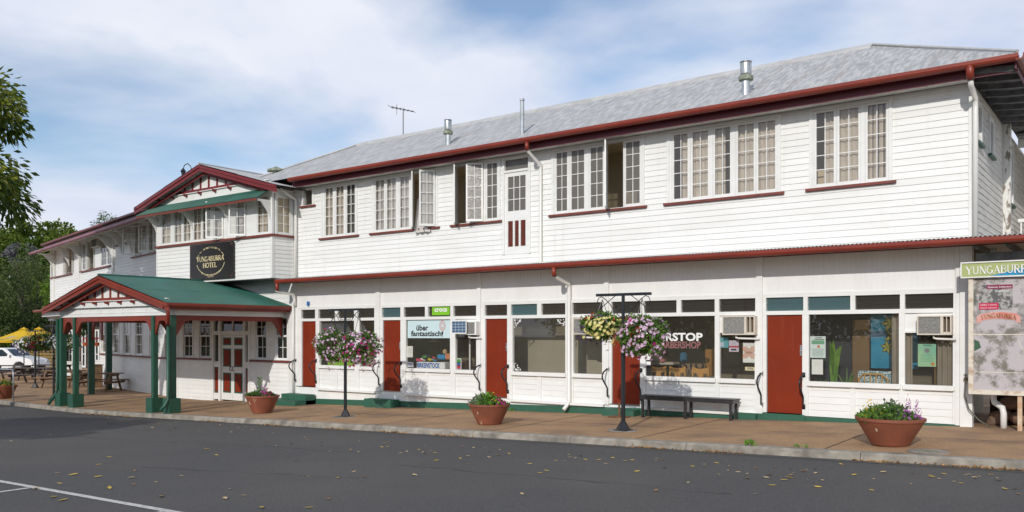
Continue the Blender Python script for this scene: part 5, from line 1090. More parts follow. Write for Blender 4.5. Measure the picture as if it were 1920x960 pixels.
def goods(name, label, cat, p0, p1, y0, y1, d, depth, m, bevel=0.01, group=None):
    a, b, z0, z1 = px_rect(p0, p1, y0, y1, d); t = thing(name, label, cat, MW.p((a+b)/2, d, z0), 0, group); k = MB(); k.box(MW, a, b, d-depth, d, z0, z1); k.build('body', m, t, bevel=bevel); return t, a, b, z0, z1, d
t, a, b, z0, z1, d = goods('shoe_box_display', 'white display box with bold blue capitals inside the shoe shop window', 'display box', 781, 834, 679, 691.5, -0.10, 0.35, WHT)
k = MB(); k.box(MW, a+0.005, a+(b-a)*0.84, d+0.001, d+0.003, z0+0.005, z1-0.005); 
word(t, 'BIRKENSTOCK', a+(b-a)*0.03, a+(b-a)*0.83, z0+(z1-z0)*0.12, z0+(z1-z0)*0.88, d+0.004, plain('printed_blue', (0.01,0.09,0.42)), 0.035)
t, a, b, z0, z1, d = poster('price_card', 'blank white upright card taped at the left of the shoe shop window', 'card', 763, 774, 649, 670, WHT, -0.027); rows(t, a+0.03, b-0.03, z0+0.12, z1-0.06, 6, plain('printed_grey', (0.4,0.4,0.42)), d+0.001, 0.2)
t, a, b, z0, z1, d = poster('price_card', 'small purple and white card at the bottom left corner of the shoe shop window', 'card', 764, 775, 679, 688, WHT, -0.03); rows(t, a+0.02, b-0.03, z0+0.02, z1-0.02, 3, plain('printed_purple', (0.2,0.15,0.5)), d+0.001, 0.5)
t, a, b, z0, z1, d = poster('price_card', 'white card with green, blue and red blots in the narrow side window', 'card', 854, 865, 672, 692, WHT, -0.05)
for i, c in enumerate(((0.05,0.35,0.04),(0.02,0.10,0.40),(0.5,0.02,0.08))): z = z1-(z1-z0)*(0.25+0.28*i); k = MB(); k.quad(*[MW.p(s_, d+0.001, z_) for s_, z_ in ((a+0.03,z-0.05),(b-0.03,z-0.05),(b-0.02,z+0.05),(a+0.04,z+0.05))]); k.build('print', plain('printed_blot', c), t)
# heap of bright sandals and bags
cols = [(0.6,0.05,0.1),(0.7,0.5,0.03),(0.1,0.35,0.08),(0.7,0.68,0.66),(0.04,0.25,0.5),(0.03,0.03,0.05),(0.6,0.25,0.3),(0.1,0.06,0.03)]
CM = [plain('shoe_colour', c) for c in cols]
def shoe(px, py, d, m, rz, label):
    s = MW.s(px, d); z = MW.z(px, py, d); p = MW.p(s, d, z); t = thing('shoe', label, 'shoe', p, rz, 'shoes heaped in the shoe shop window'); q = F(p[0], p[1], math.degrees(rz))
    k = MB(); k.poly(q, [(-0.13,0),(0.13,0),(0.14,0.02),(0.10,0.025),(-0.12,0.03)], -0.045, 0.045); k.v = [(v[0],v[1],v[2]+p[2]) for v in k.v]; k.build('sole', M['black'], t)
    k = MB(); k.poly(q, [(-0.12,0.031),(0.10,0.027),(0.12,0.045),(0.04,0.075),(-0.05,0.10),(-0.12,0.10)], -0.04, 0.04); k.v = [(v[0],v[1],v[2]+p[2]) for v in k.v]; k.build('upper', m, t, bevel=0.006)
nm = ['red','yellow','green','white','blue','black','pink','brown']; pos = ['on the left of the box','over the box','at the middle of the window','near the window centre','under the bag shelf','at the right of the heap']
i = 0
for (px, py) in ((788,679),(795,678),(801,677),(807,678),(813,679),(820,678),(797,673),(804,671),(811,674)):
    c = (i*3) % 8 if i != 2 else 1; shoe(px, py, -0.16-0.05*(i%3), CM[c], rnd.uniform(-0.6,0.6), '%s shoe in the window heap, number %s from the left above the box' % (nm[c], ['one','two','three','four','five','six','seven','eight','nine'][i])); i += 1
t, a, b, z0, z1, d = goods('tote_bag', 'bright blue bag on the shelf in the shoe shop window', 'bag', 819, 834, 665, 674, -0.3, 0.12, plain('blue_bag', (0.03,0.25,0.5)), 0.02)
t, a, b, z0, z1, d = goods('tote_bag', 'orange and turquoise bag at the right edge of the shoe shop window', 'bag', 834, 844, 663, 674, -0.25, 0.12, plain('orange_bag', (0.6,0.22,0.10)), 0.02)
t, a, b, z0, z1, d = goods('soft_toy', 'pale brown soft toy sitting above the blue bag', 'toy', 829, 836, 655, 664, -0.32, 0.08, plain('toy_plush', (0.5,0.35,0.2)), 0.03)
t = thing('straw_hat', 'pale woven hats hanging at the top of the shoe shop window', 'hat', MW.p(S(815),-0.6,-0.1)); k = MB(); q = MW.p(MW.s(816,-0.6),-0.6,MW.z(816,640,-0.6)); k.lathe(q, [(0.20,-0.02),(0.21,0.0),(0.10,0.02),(0.09,0.10),(0.001,0.12)], 16); k.build('crown', plain('straw', (0.5,0.45,0.35)), t)
t, a, b, z0, z1, d = goods('display_shelf', 'dark wooden shelf standing inside the narrow side window of the shoe shop', 'shelf', 866, 874, 676, 692, -0.3, 0.3, plain('dark_shelf', (0.08,0.04,0.02)))
t = thing('white_stand', 'thin white display stand in the narrow side window', 'stand', MW.p(MW.s(881,-0.3),-0.3,FZ)); k = MB(); q = MW.p(MW.s(881,-0.3),-0.3,FZ); k.tube([(q[0],q[1],FZ+0.5),(q[0],q[1],FZ+2.0)], 0.025, 8); k.lathe((q[0],q[1],FZ+0.5),[(0.12,0),(0.03,0.05)],12); k.build('pole', WHT, t)
# first shop
t, a, b, z0, z1, d = goods('lime_counter', 'lime green counter behind the first shop window', 'counter', 614, 664, 667, 690, -0.35, 0.5, plain('lime_paint', (0.26,0.52,0.02)))
t, a, b, z0, z1, d = goods('cream_cabinet', 'cream cabinet inside the narrow window next to the first shop', 'cabinet', 686, 703, 668, 690, -0.35, 0.5, plain('cream_paint', (0.55,0.48,0.36)))
# third shop: corner lace decals
for (px, py, sx, sz, lb) in ((964,599,1,-1,'upper left'),(1059,599,-1,-1,'upper right'),(964,694,1,1,'lower left')):
    s = MW.s(px,-0.018); z = MW.z(px,py,-0.018); t = thing('corner_decal', 'white lace corner decal in the %s corner of the empty shop window' % lb, 'window decal', MW.p(s,-0.018,z), 0, 'lace decals on the empty shop window'); k = MB()
    for i in range(30):
        u = rnd.random()**1.5*0.22; v = rnd.random()**1.5*(0.26-u); flower(k, Vector(MW.p(s+sx*u,-0.017-0.0004*i/30,z+sz*v)), Vector((0,-1,0)), rnd.uniform(0.012,0.026), 5, 0.0)
    k.build('lace', WHT, t)
# barbershop
t = thing('window_lettering', 'bold white capitals over pink outlined capitals on the barbershop window', 'lettering', MW.p(S(1265),-0.017,0)); k = MB()
a, b, z0, z1 = px_rect(1211, 1317.5, 624, 639.5, -0.016); text_to(k, 'HAIRSTOP', MW, a, b, z0, z1, -0.016, 0.035); k.build('lettering', WHT, t)
a, b, z0, z1 = px_rect(1233, 1313.5, 640.5, 653, -0.016); k = MB(); text_to(k, 'BARBERSHOP', MW, a, b, z0, z1, -0.0162, 0.015); k.build('lettering', plain('pink_outline', (0.55,0.28,0.28)), t); k = MB(); text_to(k, 'BARBERSHOP', MW, a+0.006, b-0.006, z0+0.008, z1-0.008, -0.0145, -0.012); k.build('lettering', plain('dull_red_fill', (0.16,0.03,0.03)), t)
WOOD = mat('golden_wood', (0.50,0.26,0.07), 0.5, (0.42,0.20,0.05), 8, vscale=(8,8,1))
def chair(px, d, label):
    s = MW.s(px, d); x, y, _ = MW.p(s, d, 0); t = thing('wooden_chair', label, 'chair', (x,y,FZ), 0, 'wooden waiting chairs'); q = F(x, y, 0)
    for a in (-0.19, 0.19):
        k = MB(); k.box(q, a-0.018, a+0.018, 0.17, 0.20, FZ, FZ+0.93); k.build('leg', WOOD, t); k = MB(); k.box(q, a-0.018, a+0.018, -0.20, -0.17, FZ, FZ+0.44); k.build('leg', WOOD, t)
    k = MB(); k.box(q, -0.21, 0.21, -0.21, 0.17, FZ+0.44, FZ+0.47); k.build('seat', WOOD, t)
    k = MB(); k.poly(q, [(-0.172,FZ+0.80),(-0.09,FZ+0.78),(0.09,FZ+0.78),(0.172,FZ+0.80),(0.172,FZ+0.92),(0.08,FZ+0.895),(-0.08,FZ+0.895),(-0.172,FZ+0.92)], 0.175, 0.195); k.poly(q, [(-0.055,FZ+0.5),(0.055,FZ+0.5),(0.075,FZ+0.779),(-0.075,FZ+0.779)], 0.178, 0.192); k.build('backrest', WOOD, t)
chair(1241, -0.35, 'left wooden chair with its back to the barbershop window'); chair(1277, -0.35, 'middle wooden chair with its back to the barbershop window'); chair(1320, -0.35, 'right wooden chair with its back to the barbershop window')
t, a, b, z0, z1, d = goods('barber_counter', 'pale counter along the back of the barbershop', 'counter', 1222, 1262, 679, 684, -1.6, 0.4, plain('pale_counter', (0.5,0.46,0.40)))
t, a, b, z0, z1, d = goods('barber_desk', 'grey brown desk in the middle of the barbershop', 'desk', 1278, 1330, 682, 705, -1.4, 0.5, plain('desk_brown', (0.25,0.18,0.12)))
t, a, b, z0, z1, d = goods('wooden_post', 'orange brown wooden cabinet standing at the right inside the barbershop', 'cabinet', 1322, 1334, 655, 705, -1.2, 0.3, plain('orange_wood', (0.32,0.15,0.03)))
t, a, b, z0, z1, d = goods('tissue_box', 'pink box on the barbershop counter', 'box', 1237, 1245, 673, 679, -1.55, 0.15, plain('pink_box', (0.5,0.18,0.17)))
t, a, b, z0, z1, d = goods('barber_gown', 'blue gown hanging in the barbershop', 'gown', 1274, 1286, 661, 679, -1.3, 0.1, plain('blue_gown', (0.03,0.13,0.25)), 0.03)
t = thing('door_stickers', 'round and square white stickers on the dark strip at the barbershop window edge', 'sticker', MW.p(S(1215),-0.018,-0.8))
k = MB(); a, b, z0, z1 = px_rect(1211.5, 1221, 650, 704, -0.019); k.quad(MW.p(a,-0.019,z0),MW.p(b,-0.019,z0),MW.p(b,-0.019,z1),MW.p(a,-0.019,z1)); k.build('strip', BLK, t)
for (y0, y1) in ((656,662),(663,675),(678,685)): a, b, z0, z1 = px_rect(1212, 1220, y0, y1, -0.017); k = MB(); k.quad(MW.p(a,-0.0165,z0),MW.p(b,-0.0165,z0),MW.p(b,-0.0165,z1),MW.p(a,-0.0165,z1)); k.build('sticker', WHT, t)
OR = plain('printed_orange', (0.60,0.16,0.03)); RD = plain('printed_red', (0.45,0.03,0.05))
t, a, b, z0, z1, d = poster('window_poster', 'teal and pale blue poster at the left of the barbershop side window', 'poster', 1349, 1366, 633, 652, plain('teal_print', (0.10,0.35,0.40))); k = MB(); k.quad(MW.p(a+0.01,d+0.001,z0+0.02),MW.p((a+b)/2,d+0.001,z0+0.02),MW.p((a+b)/2,d+0.001,z1-0.1),MW.p(a+0.01,d+0.001,z1-0.1)); k.build('print', plain('lilac_print',(0.45,0.50,0.62)), t)
t, a, b, z0, z1, d = poster('window_poster', 'lilac poster with a red band in the barbershop side window', 'poster', 1367, 1385, 638, 659.5, plain('lilac_sheet',(0.62,0.55,0.66))); k = MB(); k.quad(MW.p(a,d+0.001,z0+0.09),MW.p(b,d+0.001,z0+0.09),MW.p(b,d+0.001,z0+0.13),MW.p(a,d+0.001,z0+0.13)); k.build('print', RD, t); rows(t, a+0.04, b-0.04, z0+0.02, z0+0.07, 1, BLK, d+0.001, 0.8); rows(t, a+0.05, b-0.05, z0+0.15, z1-0.03, 4, plain('printed_grey', (0.35,0.3,0.4)), d+0.001, 0.3)
t, a, b, z0, z1, d = poster('window_poster', 'white poster with orange fan shaped artwork in the barbershop side window', 'poster', 1393, 1416, 643, 680, WHT); k = MB()
for (cz_, up) in ((z0+(z1-z0)*0.20,1),(z0+(z1-z0)*0.82,-1)):
    for r0 in (0.05,0.09,0.13):
        for i in range(12): p, q = math.pi*i/12, math.pi*(i+0.7)/12; cx = (a+b)/2; k.quad(*[MW.p(cx+r_*math.cos(g_), d+0.001, cz_+up*r_*math.sin(g_)) for r_, g_ in ((r0,p),(r0,q),(r0+0.03,q),(r0+0.03,p))])
k.build('print', OR, t)
t, a, b, z0, z1, d = poster('window_sticker', 'small cream sticker with navy capitals low in the barbershop side window', 'sticker', 1397, 1415.5, 688, 695, plain('cream_sticker',(0.75,0.66,0.40))); word(t, 'EFTPOS', a+0.06, b-0.04, z0+0.02, z1-0.015, d+0.001, plain('printed_navy',(0.05,0.06,0.2)), 0.02)
# right-hand shop
t, a, b, z0, z1, d = poster('notice', 'white notice with green pictures and an orange flower in the right shop window', 'notice', 1519, 1548, 630.5, 671, plain('mint_white',(0.66,0.74,0.72))); w, h = b-a, z1-z0
word(t, 'ALOHA', a+w*0.32, b-w*0.22, z1-h*0.10, z1-h*0.035, d+0.001, BLK, 0.04); rows(t, a+w*0.25, b-w*0.08, z1-h*0.17, z1-h*0.12, 1, BLK, d+0.001, 0.6)
k = MB(); k.quad(MW.p(a+w*.1,d+.001,z1-h*.37),MW.p(b-w*.08,d+.001,z1-h*.37),MW.p(b-w*.08,d+.001,z1-h*.19),MW.p(a+w*.1,d+.001,z1-h*.19)); k.build('print', plain('green_print',(0.16,0.38,0.24)), t)
k = MB(); flower(k, Vector(MW.p(a+w*0.55,d+0.0015,z1-h*0.48)), Vector((0,-1,0)), 0.04, 5, 0); k.build('flower', OR, t); rows(t, a+w*0.12, b-w*0.1, z0+h*0.06, z0+h*0.44, 7, plain('printed_green_grey',(0.25,0.35,0.32)), d+0.001, 0.35)
t, a, b, z0, z1, d = poster('notice', 'smaller plain white letter below the larger notice in the right shop window', 'notice', 1522, 1543, 674, 702, WHT); rows(t, a+0.04, b-0.05, z0+0.18, z1-0.04, 5, plain('printed_grey', (0.5,0.5,0.55)), d+0.001, 0.15)
GRAD = mat('green_poster_paper', (0.20,0.50,0.38), 0.6, (0.42,0.58,0.28), 1.2)
t, a, b, z0, z1, d = poster('notice', 'green notice with an orange flower under the right hand air conditioner', 'notice', 1721, 1755, 645, 687.5, GRAD); w, h = b-a, z1-z0; word(t, 'ALOHA', a+w*0.30, b-w*0.24, z1-h*0.10, z1-h*0.03, d+0.001, plain('printed_teal',(0.02,0.10,0.14)), 0.04)
k = MB(); flower(k, Vector(MW.p(a+w*0.5,d+0.0015,z1-h*0.29)), Vector((0,-1,0)), 0.07, 9, 0); k.build('print', plain('printed_grey',(0.2,0.2,0.22)), t); k = MB(); flower(k, Vector(MW.p(a+w*0.82,d+0.0015,z0+h*0.12)), Vector((0,-1,0)), 0.045, 5, 0); k.build('flower', OR, t); rows(t, a+w*0.1, b-w*0.1, z0+h*0.2, z0+h*0.58, 6, plain('printed_green',(0.10,0.32,0.22)), d+0.001, 0.18)
# curtains, tapestry, sofa and plants inside
CB = mat('brown_grey_drape', (0.30,0.25,0.20), 0.9, (0.24,0.20,0.16), 3, vscale=(4,4,0.5))
for (p0, p1, d0, lb) in ((1672,1686,-0.12,'brown drape at the right end of the large shop window'),(1698,1711,-0.12,'brown drape left of the green notice'),(1757,1786,-0.12,'wide brown drape right of the green notice')):
    a, b = MW.s(p0,d0), MW.s(p1,d0); t = thing('drape', lb, 'curtain', MW.p((a+b)/2,d0,FZ), 0, 'brown drapes of the right hand shop'); k = MB(); wavy(k, MW, a, b, FZ+0.05, 0.40, d0, 0.025, 0.09); k.build('cloth', CB, t, smooth=True)
a, b = MW.s(1633,-0.9), MW.s(1722,-0.9); t = thing('wall_hanging', 'bright blue cloth hanging printed with large olive and yellow leaves', 'wall hanging', MW.p((a+b)/2,-0.9,-0.9)); k = MB(); k.box(MW, a, b, -0.92, -0.90, -0.72, 0.40); k.build('cloth', mat('blue_cloth', (0.01,0.22,0.38), 0.9, (0.02,0.27,0.44), 3), t)
k, k2 = MB(), MB()
for (u, z, r) in ((0.42,0.22,0.20),(0.50,-0.05,0.22),(0.36,-0.28,0.15),(0.62,-0.40,0.14),(0.8,0.1,0.2)):
    c_ = Vector(MW.p(a+(b-a)*u,-0.895,z))
    for i in range(6):
        q = i/6*6.283+u*5; dd = Vector((math.cos(q),0,math.sin(q))); s_ = Vector((-math.sin(q),0,math.cos(q)))
        for kk, ww, ll, off in ((k,0.32,1.0,0.0),(k2,0.16,0.9,-0.002)): kk.quad(c_+Vector((0,off-0.001*i*0.3,0)), c_+dd*r*ll*0.5+s_*r*ww+Vector((0,off-0.001*i*0.3,0)), c_+dd*r*ll+Vector((0,off-0.001*i*0.3,0)), c_+dd*r*ll*0.5-s_*r*ww+Vector((0,off-0.001*i*0.3,0)))
k.build('leaf_print', plain('olive_print',(0.06,0.05,0.01)), t); k2.build('leaf_print', plain('yellow_print',(0.35,0.33,0.05)), t)
t, a, b, z0, z1, d = goods('bamboo_screen', 'brown woven bamboo screen left of the blue wall hanging', 'screen', 1598, 1630, 600, 720, -0.85, 0.03, mat('bamboo_weave', (0.20,0.11,0.04), 0.7, (0.14,0.08,0.03), 30, vscale=(8,1,1)))
t, a, b, z0, z1, d = goods('dark_drape', 'dark blue drape at the left inside the right hand shop', 'curtain', 1519, 1597, 592, 722, -1.1, 0.03, plain('navy_cloth',(0.012,0.016,0.03)), 0.0)
d = -0.30; a, b, z0, z1 = px_rect(1607, 1671, 696, 722, d); t = thing('rattan_sofa', 'rattan sofa with a blue and white chain patterned cushion seen from behind', 'sofa', MW.p((a+b)/2,d-0.3,FZ))
k = MB(); k.box(MW, a, b, d-0.16, d-0.05, FZ+0.35, z1); cu_ = k.build('cushion', mat('patterned_cushion', (0.62,0.66,0.64), 0.8, (0.10,0.24,0.30), 26, lo=0.47, hi=0.53, detail=1), t, bevel=0.02)
k = MB(); k.box(MW, a, b, d-0.7, d-0.05, FZ+0.2, FZ+0.349); k.build('seat', cu_.data.materials[0], t)
RAT = mat('rattan_cane', (0.48,0.28,0.09), 0.5); k = MB(); m_ = a+(b-a)*0.06; n_ = b-(b-a)*0.10; zt = z1-0.06
k.tube([MW.p(m_,d,FZ+0.1), MW.p(m_,d,zt-0.1), MW.p(m_+0.08,d,zt), MW.p(n_-0.12,d,zt), MW.p(n_,d,zt-0.1), MW.p(n_,d,FZ+0.1)], 0.022, 8)
for i in range(1,5): x = m_+(n_-m_)*i/5; k.tube([MW.p(x,d,FZ+0.1), MW.p(x,d,zt)], 0.014, 6)
k.build('frame', RAT, t, smooth=True)
x, y, _ = MW.p(MW.s(1755,-0.45),-0.45,0); t = thing('rattan_chair', 'yellow rattan chair edge beside the green notice', 'chair', (x,y,FZ)); k = MB(); k.tube([(x,y,FZ),(x,y,FZ+1.0),(x+0.06,y+0.02,FZ+1.15),(x+0.2,y+0.05,FZ+1.2)], 0.03, 8); k.tube([(x,y,FZ+0.5),(x+0.5,y,FZ+0.5)], 0.03, 8); k.build('frame', RAT, t, smooth=True); k = MB(); k.box(F(x,y,0), 0.02, 0.5, -0.5, 0.02, FZ+0.4, FZ+0.46); k.build('seat', RAT, t)
def potplant(px, d, h, n, w, label, spread=0.5, bright=True):
    x, y, _ = MW.p(MW.s(px,d),d,0); t = thing('indoor_plant', label, 'plant', (x,y,FZ), 0, 'plants behind the right hand shop window'); k = MB(); k.lathe((x,y,FZ), [(0.13,0),(0.17,0.3),(0.15,0.3),(0.14,0.26),(0.001,0.25)], 16); k.build('pot', plain('dark_pot',(0.05,0.05,0.05)), t); k = MB()
    for i in range(n):
        a = i*2.4+px; L = h*rnd.uniform(0.65,1.0); sp = spread*rnd.uniform(0.15,1.0); pts = [Vector((x+math.cos(a)*sp*t_**1.8, y+math.sin(a)*sp*0.35*t_**1.8, FZ+0.25+L*math.sin(t_*1.35)/math.sin(1.35))) for t_ in [q/6 for q in range(7)]]
        ws_ = [w*math.sin(math.pi*(0.12+0.88*q/6))**0.8*(1 if q < 6 else 0.05) for q in range(7)]; sd2 = Vector((1, 0.3*math.sin(a), 0)).normalized()
        for q in range(6): k.quad(pts[q]-sd2*ws_[q]/2, pts[q]+sd2*ws_[q]/2, pts[q+1]+sd2*ws_[q+1]/2, pts[q+1]-sd2*ws_[q+1]/2)
    k.build('leaves', M['leafC'] if bright else M['leafA'], t)
potplant(1563, -0.28, 1.32, 6, 0.12, 'tall broad leafed plant inside the right shop window', 0.22); potplant(1588, -0.30, 0.78, 10, 0.03, 'spiky low plant right of the broad leafed one', 0.45, False); potplant(1532, -0.3, 0.55, 8, 0.03, 'small arching plant at the left corner of the right shop window', 0.4, False)
# ---------------------------------------------------------------- town map sign, stone wall, pipe and hose at the right
NX0, NY = -2.70, 17.55; NF = F(0, NY, 0)
t = thing('town_map_sign', 'large weathered town map board with a green and blue header on rusty posts', 'map sign', (-1.6, NY, ground_z(-1.5)))
mb = MB(); mb.box(NF, NX0, 0.35, -0.02, 0.0, -1.06, 1.02); mb.build('map_panel', mat('faded_aerial_map', (0.46,0.42,0.43), 0.6, (0.17,0.16,0.13), 5.5, detail=15, lo=0.48, hi=0.62, col3=(0.05,0.07,0.045), sc3=2.2, lo3=0.58, hi3=0.66, fac3=0.85), t)
mb = MB(); mb.box(NF, NX0-0.03, NX0+0.05, 0.001, 0.035, -1.10, 1.02); mb.box(NF, NX0+0.05, 0.4, 0.001, 0.035, -1.10, -1.02); mb.build('frame', mat('rusty_white_frame', (0.66,0.60,0.50), 0.7, (0.36,0.20,0.10), 7, lo=0.5, hi=0.75), t)
mb = MB(); mb.box(NF, NX0-0.13, 0.5, 0.036, 0.08, 1.04, 1.285); mb.build('header', mat('header_green', (0.34,0.40,0.13), 0.5, (0.38,0.43,0.17), 4), t)
mb = MB(); mb.box(NF, NX0-0.15, 0.5, 0.036, 0.10, 1.286, 1.31); mb.box(NF, NX0-0.15, NX0-0.131, 0.036, 0.10, 1.02, 1.285); mb.box(NF, NX0-0.13, 0.5, 0.036, 0.09, 1.02, 1.039); mb.build('header_trim', M['white'], t)
mb = MB(); mb.poly(NF, [(-2.38,1.045),(0.45,1.045),(0.45,1.26),(-1.70,1.22),(-2.0,1.13)], 0.081, 0.083); mb.build('header_wave', plain('header_blue',(0.01,0.28,0.52)), t)
mb = MB(); serif(mb, 'YUNGABURRA', NF, -2.765, -1.68, 1.085, 1.225, 0.086, wt=1.15); mb.build('lettering', WHT, t)
mb = MB(); mb.box(NF, -2.56, -2.03, 0.002, 0.006, 0.44, 0.885); mb.build('advert', mat('grey_advert', (0.36,0.35,0.33), 0.6, (0.10,0.10,0.10), 14, lo=0.45, hi=0.55), t)
mb = MB(); mb.box(NF, -2.56, -2.25, 0.007, 0.009, 0.44, 0.56); mb.build('advert_band', plain('advert_red',(0.50,0.02,0.07)), t); mb = MB(); mb.box(NF, -2.44, -2.03, 0.0071, 0.009, 0.81, 0.885); mb.build('advert_band', plain('advert_wine',(0.22,0.01,0.06)), t)
mb = MB(); text_to(mb, 'Quincan Collection', NF, -2.42, -2.05, 0.825, 0.86, 0.0105, 0.01); text_to(mb, 'Gallery', NF, -2.30, -2.08, 0.75, 0.79, 0.0085, 0.01); text_to(mb, 'OPEN 7 DAYS', NF, -2.54, -2.28, 0.51, 0.535, 0.0105); text_to(mb, 'visitors welcome', NF, -2.54, -2.28, 0.46, 0.485, 0.0105); mb.build('advert_lettering', WHT, t)
bend = lambda u: 0.04*math.sin(math.pi*u) - 0.02
mb = MB(); n = 16
for i in range(n):
    u, v = i/n, (i+1)/n; a, b = -2.56+0.61*u, -2.56+0.61*v; mb.quad(NF.p(a,0.004,0.25+bend(u)), NF.p(b,0.004,0.25+bend(v)), NF.p(b,0.004,0.375+bend(v)), NF.p(a,0.004,0.375+bend(u)))
for sx, e in ((-2.60,0.05),(-1.91,-0.05)): mb.quad(NF.p(sx,0.003,0.19),NF.p(sx+e*1.6,0.003,0.22),NF.p(sx+e*1.6,0.003,0.35),NF.p(sx,0.003,0.31))
mb.build('ribbon', mat('faded_red_ribbon', (0.60,0.16,0.12), 0.6, (0.66,0.42,0.36), 4), t)
mb = MB(); serif(mb, 'YUNGABURRA', NF, -2.535, -1.97, 0.275, 0.35, 0.007, bend=bend, wt=1.3); mb.build('lettering', plain('brown_letters',(0.30,0.10,0.03)), t)
mb = MB(); mb.quad(NF.p(NX0+0.05,0.003,-0.02),NF.p(0.34,0.003,-0.02),NF.p(0.34,0.003,-0.005),NF.p(NX0+0.05,0.003,-0.005)); mb.quad(NF.p(NX0+0.05,0.003,-0.70),NF.p(0.34,0.003,-0.70),NF.p(0.34,0.003,-0.69),NF.p(NX0+0.05,0.003,-0.69))
pp = [(0.75,-0.1),(0.85,-0.35),(1.0,-0.5),(1.05,-0.62),(1.3,-0.55),(1.6,-0.45),(2.1,-0.6)]
for (a, b), (c, d2) in zip(pp, pp[1:]): mb.quad(NF.p(NX0+a,0.0035,b-0.012),NF.p(NX0+c,0.0035,d2-0.012),NF.p(NX0+c,0.0035,d2+0.012),NF.p(NX0+a,0.0035,b+0.012))
mb.build('map_road', plain('map_cream',(0.68,0.62,0.50)), t)
mb = MB(); mb.poly(NF, [(NX0+0.90,1.0),(NX0+0.94,0.8),(NX0+1.0,0.62),(NX0+1.1,0.50),(NX0+1.4,0.55),(NX0+1.5,1.0)], 0.0, 0.002); mb.build('map_lake', plain('map_lake_blue',(0.05,0.09,0.12)), t); mb = MB(); mb.poly(NF, [(NX0+0.06,-0.1),(NX0+0.14,-0.14),(NX0+0.17,-0.25),(NX0+0.06,-0.32)], 0.0, 0.002); mb.build('map_wood', plain('map_green',(0.03,0.10,0.05)), t)
for x in (-1.92, -0.3): mb = MB(); g = ground_z(x); mb.box(F(x,NY+0.03,0), -0.035, 0.035, -0.03, 0.03, g-0.05, 1.0 if 0 else -1.03); mb.build('post', mat('flaking_rust_post', (0.50,0.30,0.16), 0.8, (0.62,0.52,0.40), 9), t)
stc = mat('fieldstone', (0.26,0.15,0.085), 0.9, (0.15,0.09,0.06), 4, detail=8, bump=0.6, bscale=14, col3=(0.11,0.085,0.07), sc3=2.5)
x = -2.45; i = 0
wallt = thing('stone_wall', 'dry stone retaining wall of brown boulders under the map sign', 'stone wall', (-1.2, 18.6, ground_z(-1.2)))
for row in range(3):
    x = -2.6 + 0.2*(row%2)
    while x < 1.6:
        w = rnd.uniform(0.35,0.75); h = 0.30; z = ground_z(x)+0.14+row*0.28; mb = MB(); bm = bmesh.new(); bmesh.ops.create_icosphere(bm, subdivisions=3, radius=1)
        for v in bm.verts:
            c_ = v.co; c_.x = math.copysign(abs(c_.x)**0.7, c_.x)*w/2; c_.y = math.copysign(abs(c_.y)**0.8, c_.y)*0.25; c_.z = math.copysign(abs(c_.z)**0.7, c_.z)*h/2; c_ += rv()*0.010 if 0 else Vector((0,0,0)); c_.x += 0.04*math.sin(c_.z*14+x*7); c_.z += 0.03*math.sin(c_.x*9+row+x*5)
        mb.v = [(v.co.x+x+w/2, v.co.y+18.6+0.06*row, v.co.z+z) for v in bm.verts]; mb.f = [tuple(v.index for v in f.verts) for f in bm.faces]; bm.free(); mb.build('boulder', stc, wallt, smooth=True); x += w*0.97
mb = MB(); mb.box(F(0,19.2,0), X_R+0.15, 3.0, -0.3, 0.1, -1.9, -0.75); mb.build('fill', M['soil'], wallt)
k = MB(); k.tube([(-2.40,18.05,1.6),(-2.40,18.05,-1.18),(-2.38,18.03,-1.27),(-2.24,17.95,-1.36),(-2.22,17.94,-1.46),(-2.22,17.94,-1.76)], 0.055, 12); k.build('downpipe', M['pipe'], hotel, smooth=True)
k = MB(); s_ = MW.s(1811,0.09); k.tube([MW.p(s_,0.08,-0.86),MW.p(s_,0.13,-0.84),MW.p(s_,0.13,-0.92),MW.p(s_-0.01,0.15,-1.15),MW.p(s_+0.06,0.16,-1.40),MW.p(s_+0.22,0.14,-1.60),MW.p(s_+0.42,0.12,-1.72)], 0.013, 6); hs = k.build('garden_hose', mat('grey_hose',(0.12,0.12,0.09),0.6), None, smooth=True); tag(hs, 'thin grey hose hanging from a tap on the white corner post', 'hose')
k = MB(); k.box(MW, s_-0.03, s_+0.03, 0.0751, 0.13, -0.88, -0.82); k.tube([MW.p(s_,0.12,-0.83),MW.p(s_,0.12,-0.76)],0.012,6); k.box(MW, s_-0.03, s_+0.03, 0.11, 0.13, -0.76, -0.75); k.build('tap', mat('brass_tap',(0.2,0.15,0.07),0.4,metal=0.7), hotel)
# antenna
k = MB(); r_ = ray(756); tt = 20.6/r_[1]; ax = r_[0]*tt; zt = (626-203)/1600*tt
t = thing('tv_antenna', 'thin television antenna on a tall mast above the roof ridge', 'antenna', (ax,20.6,6.4)); k.tube([(ax,20.6,6.3),(ax,20.6,zt)], 0.02, 6); k.build('mast', M['black'] if 0 else mat('grey_mast',(0.18,0.19,0.2),0.5), t)
k = MB(); k.tube([(ax-0.38,20.4,zt+0.06),(ax+0.30,20.8,zt-0.12)], 0.014, 5)
for i in range(7): u = i/6; c_ = Vector((ax-0.38+0.68*u, 20.4+0.4*u, zt+0.06-0.18*u)); L = 0.26-0.02*i; k.tube([c_+Vector((-0.35*L,0.9*L,0)), c_-Vector((-0.35*L,0.9*L,0))], 0.009, 4)
k.tube([(ax-0.2,20.5,zt+0.14),(ax-0.2,20.5,zt-0.2)],0.01,4); k.build('boom', M['black'], t)
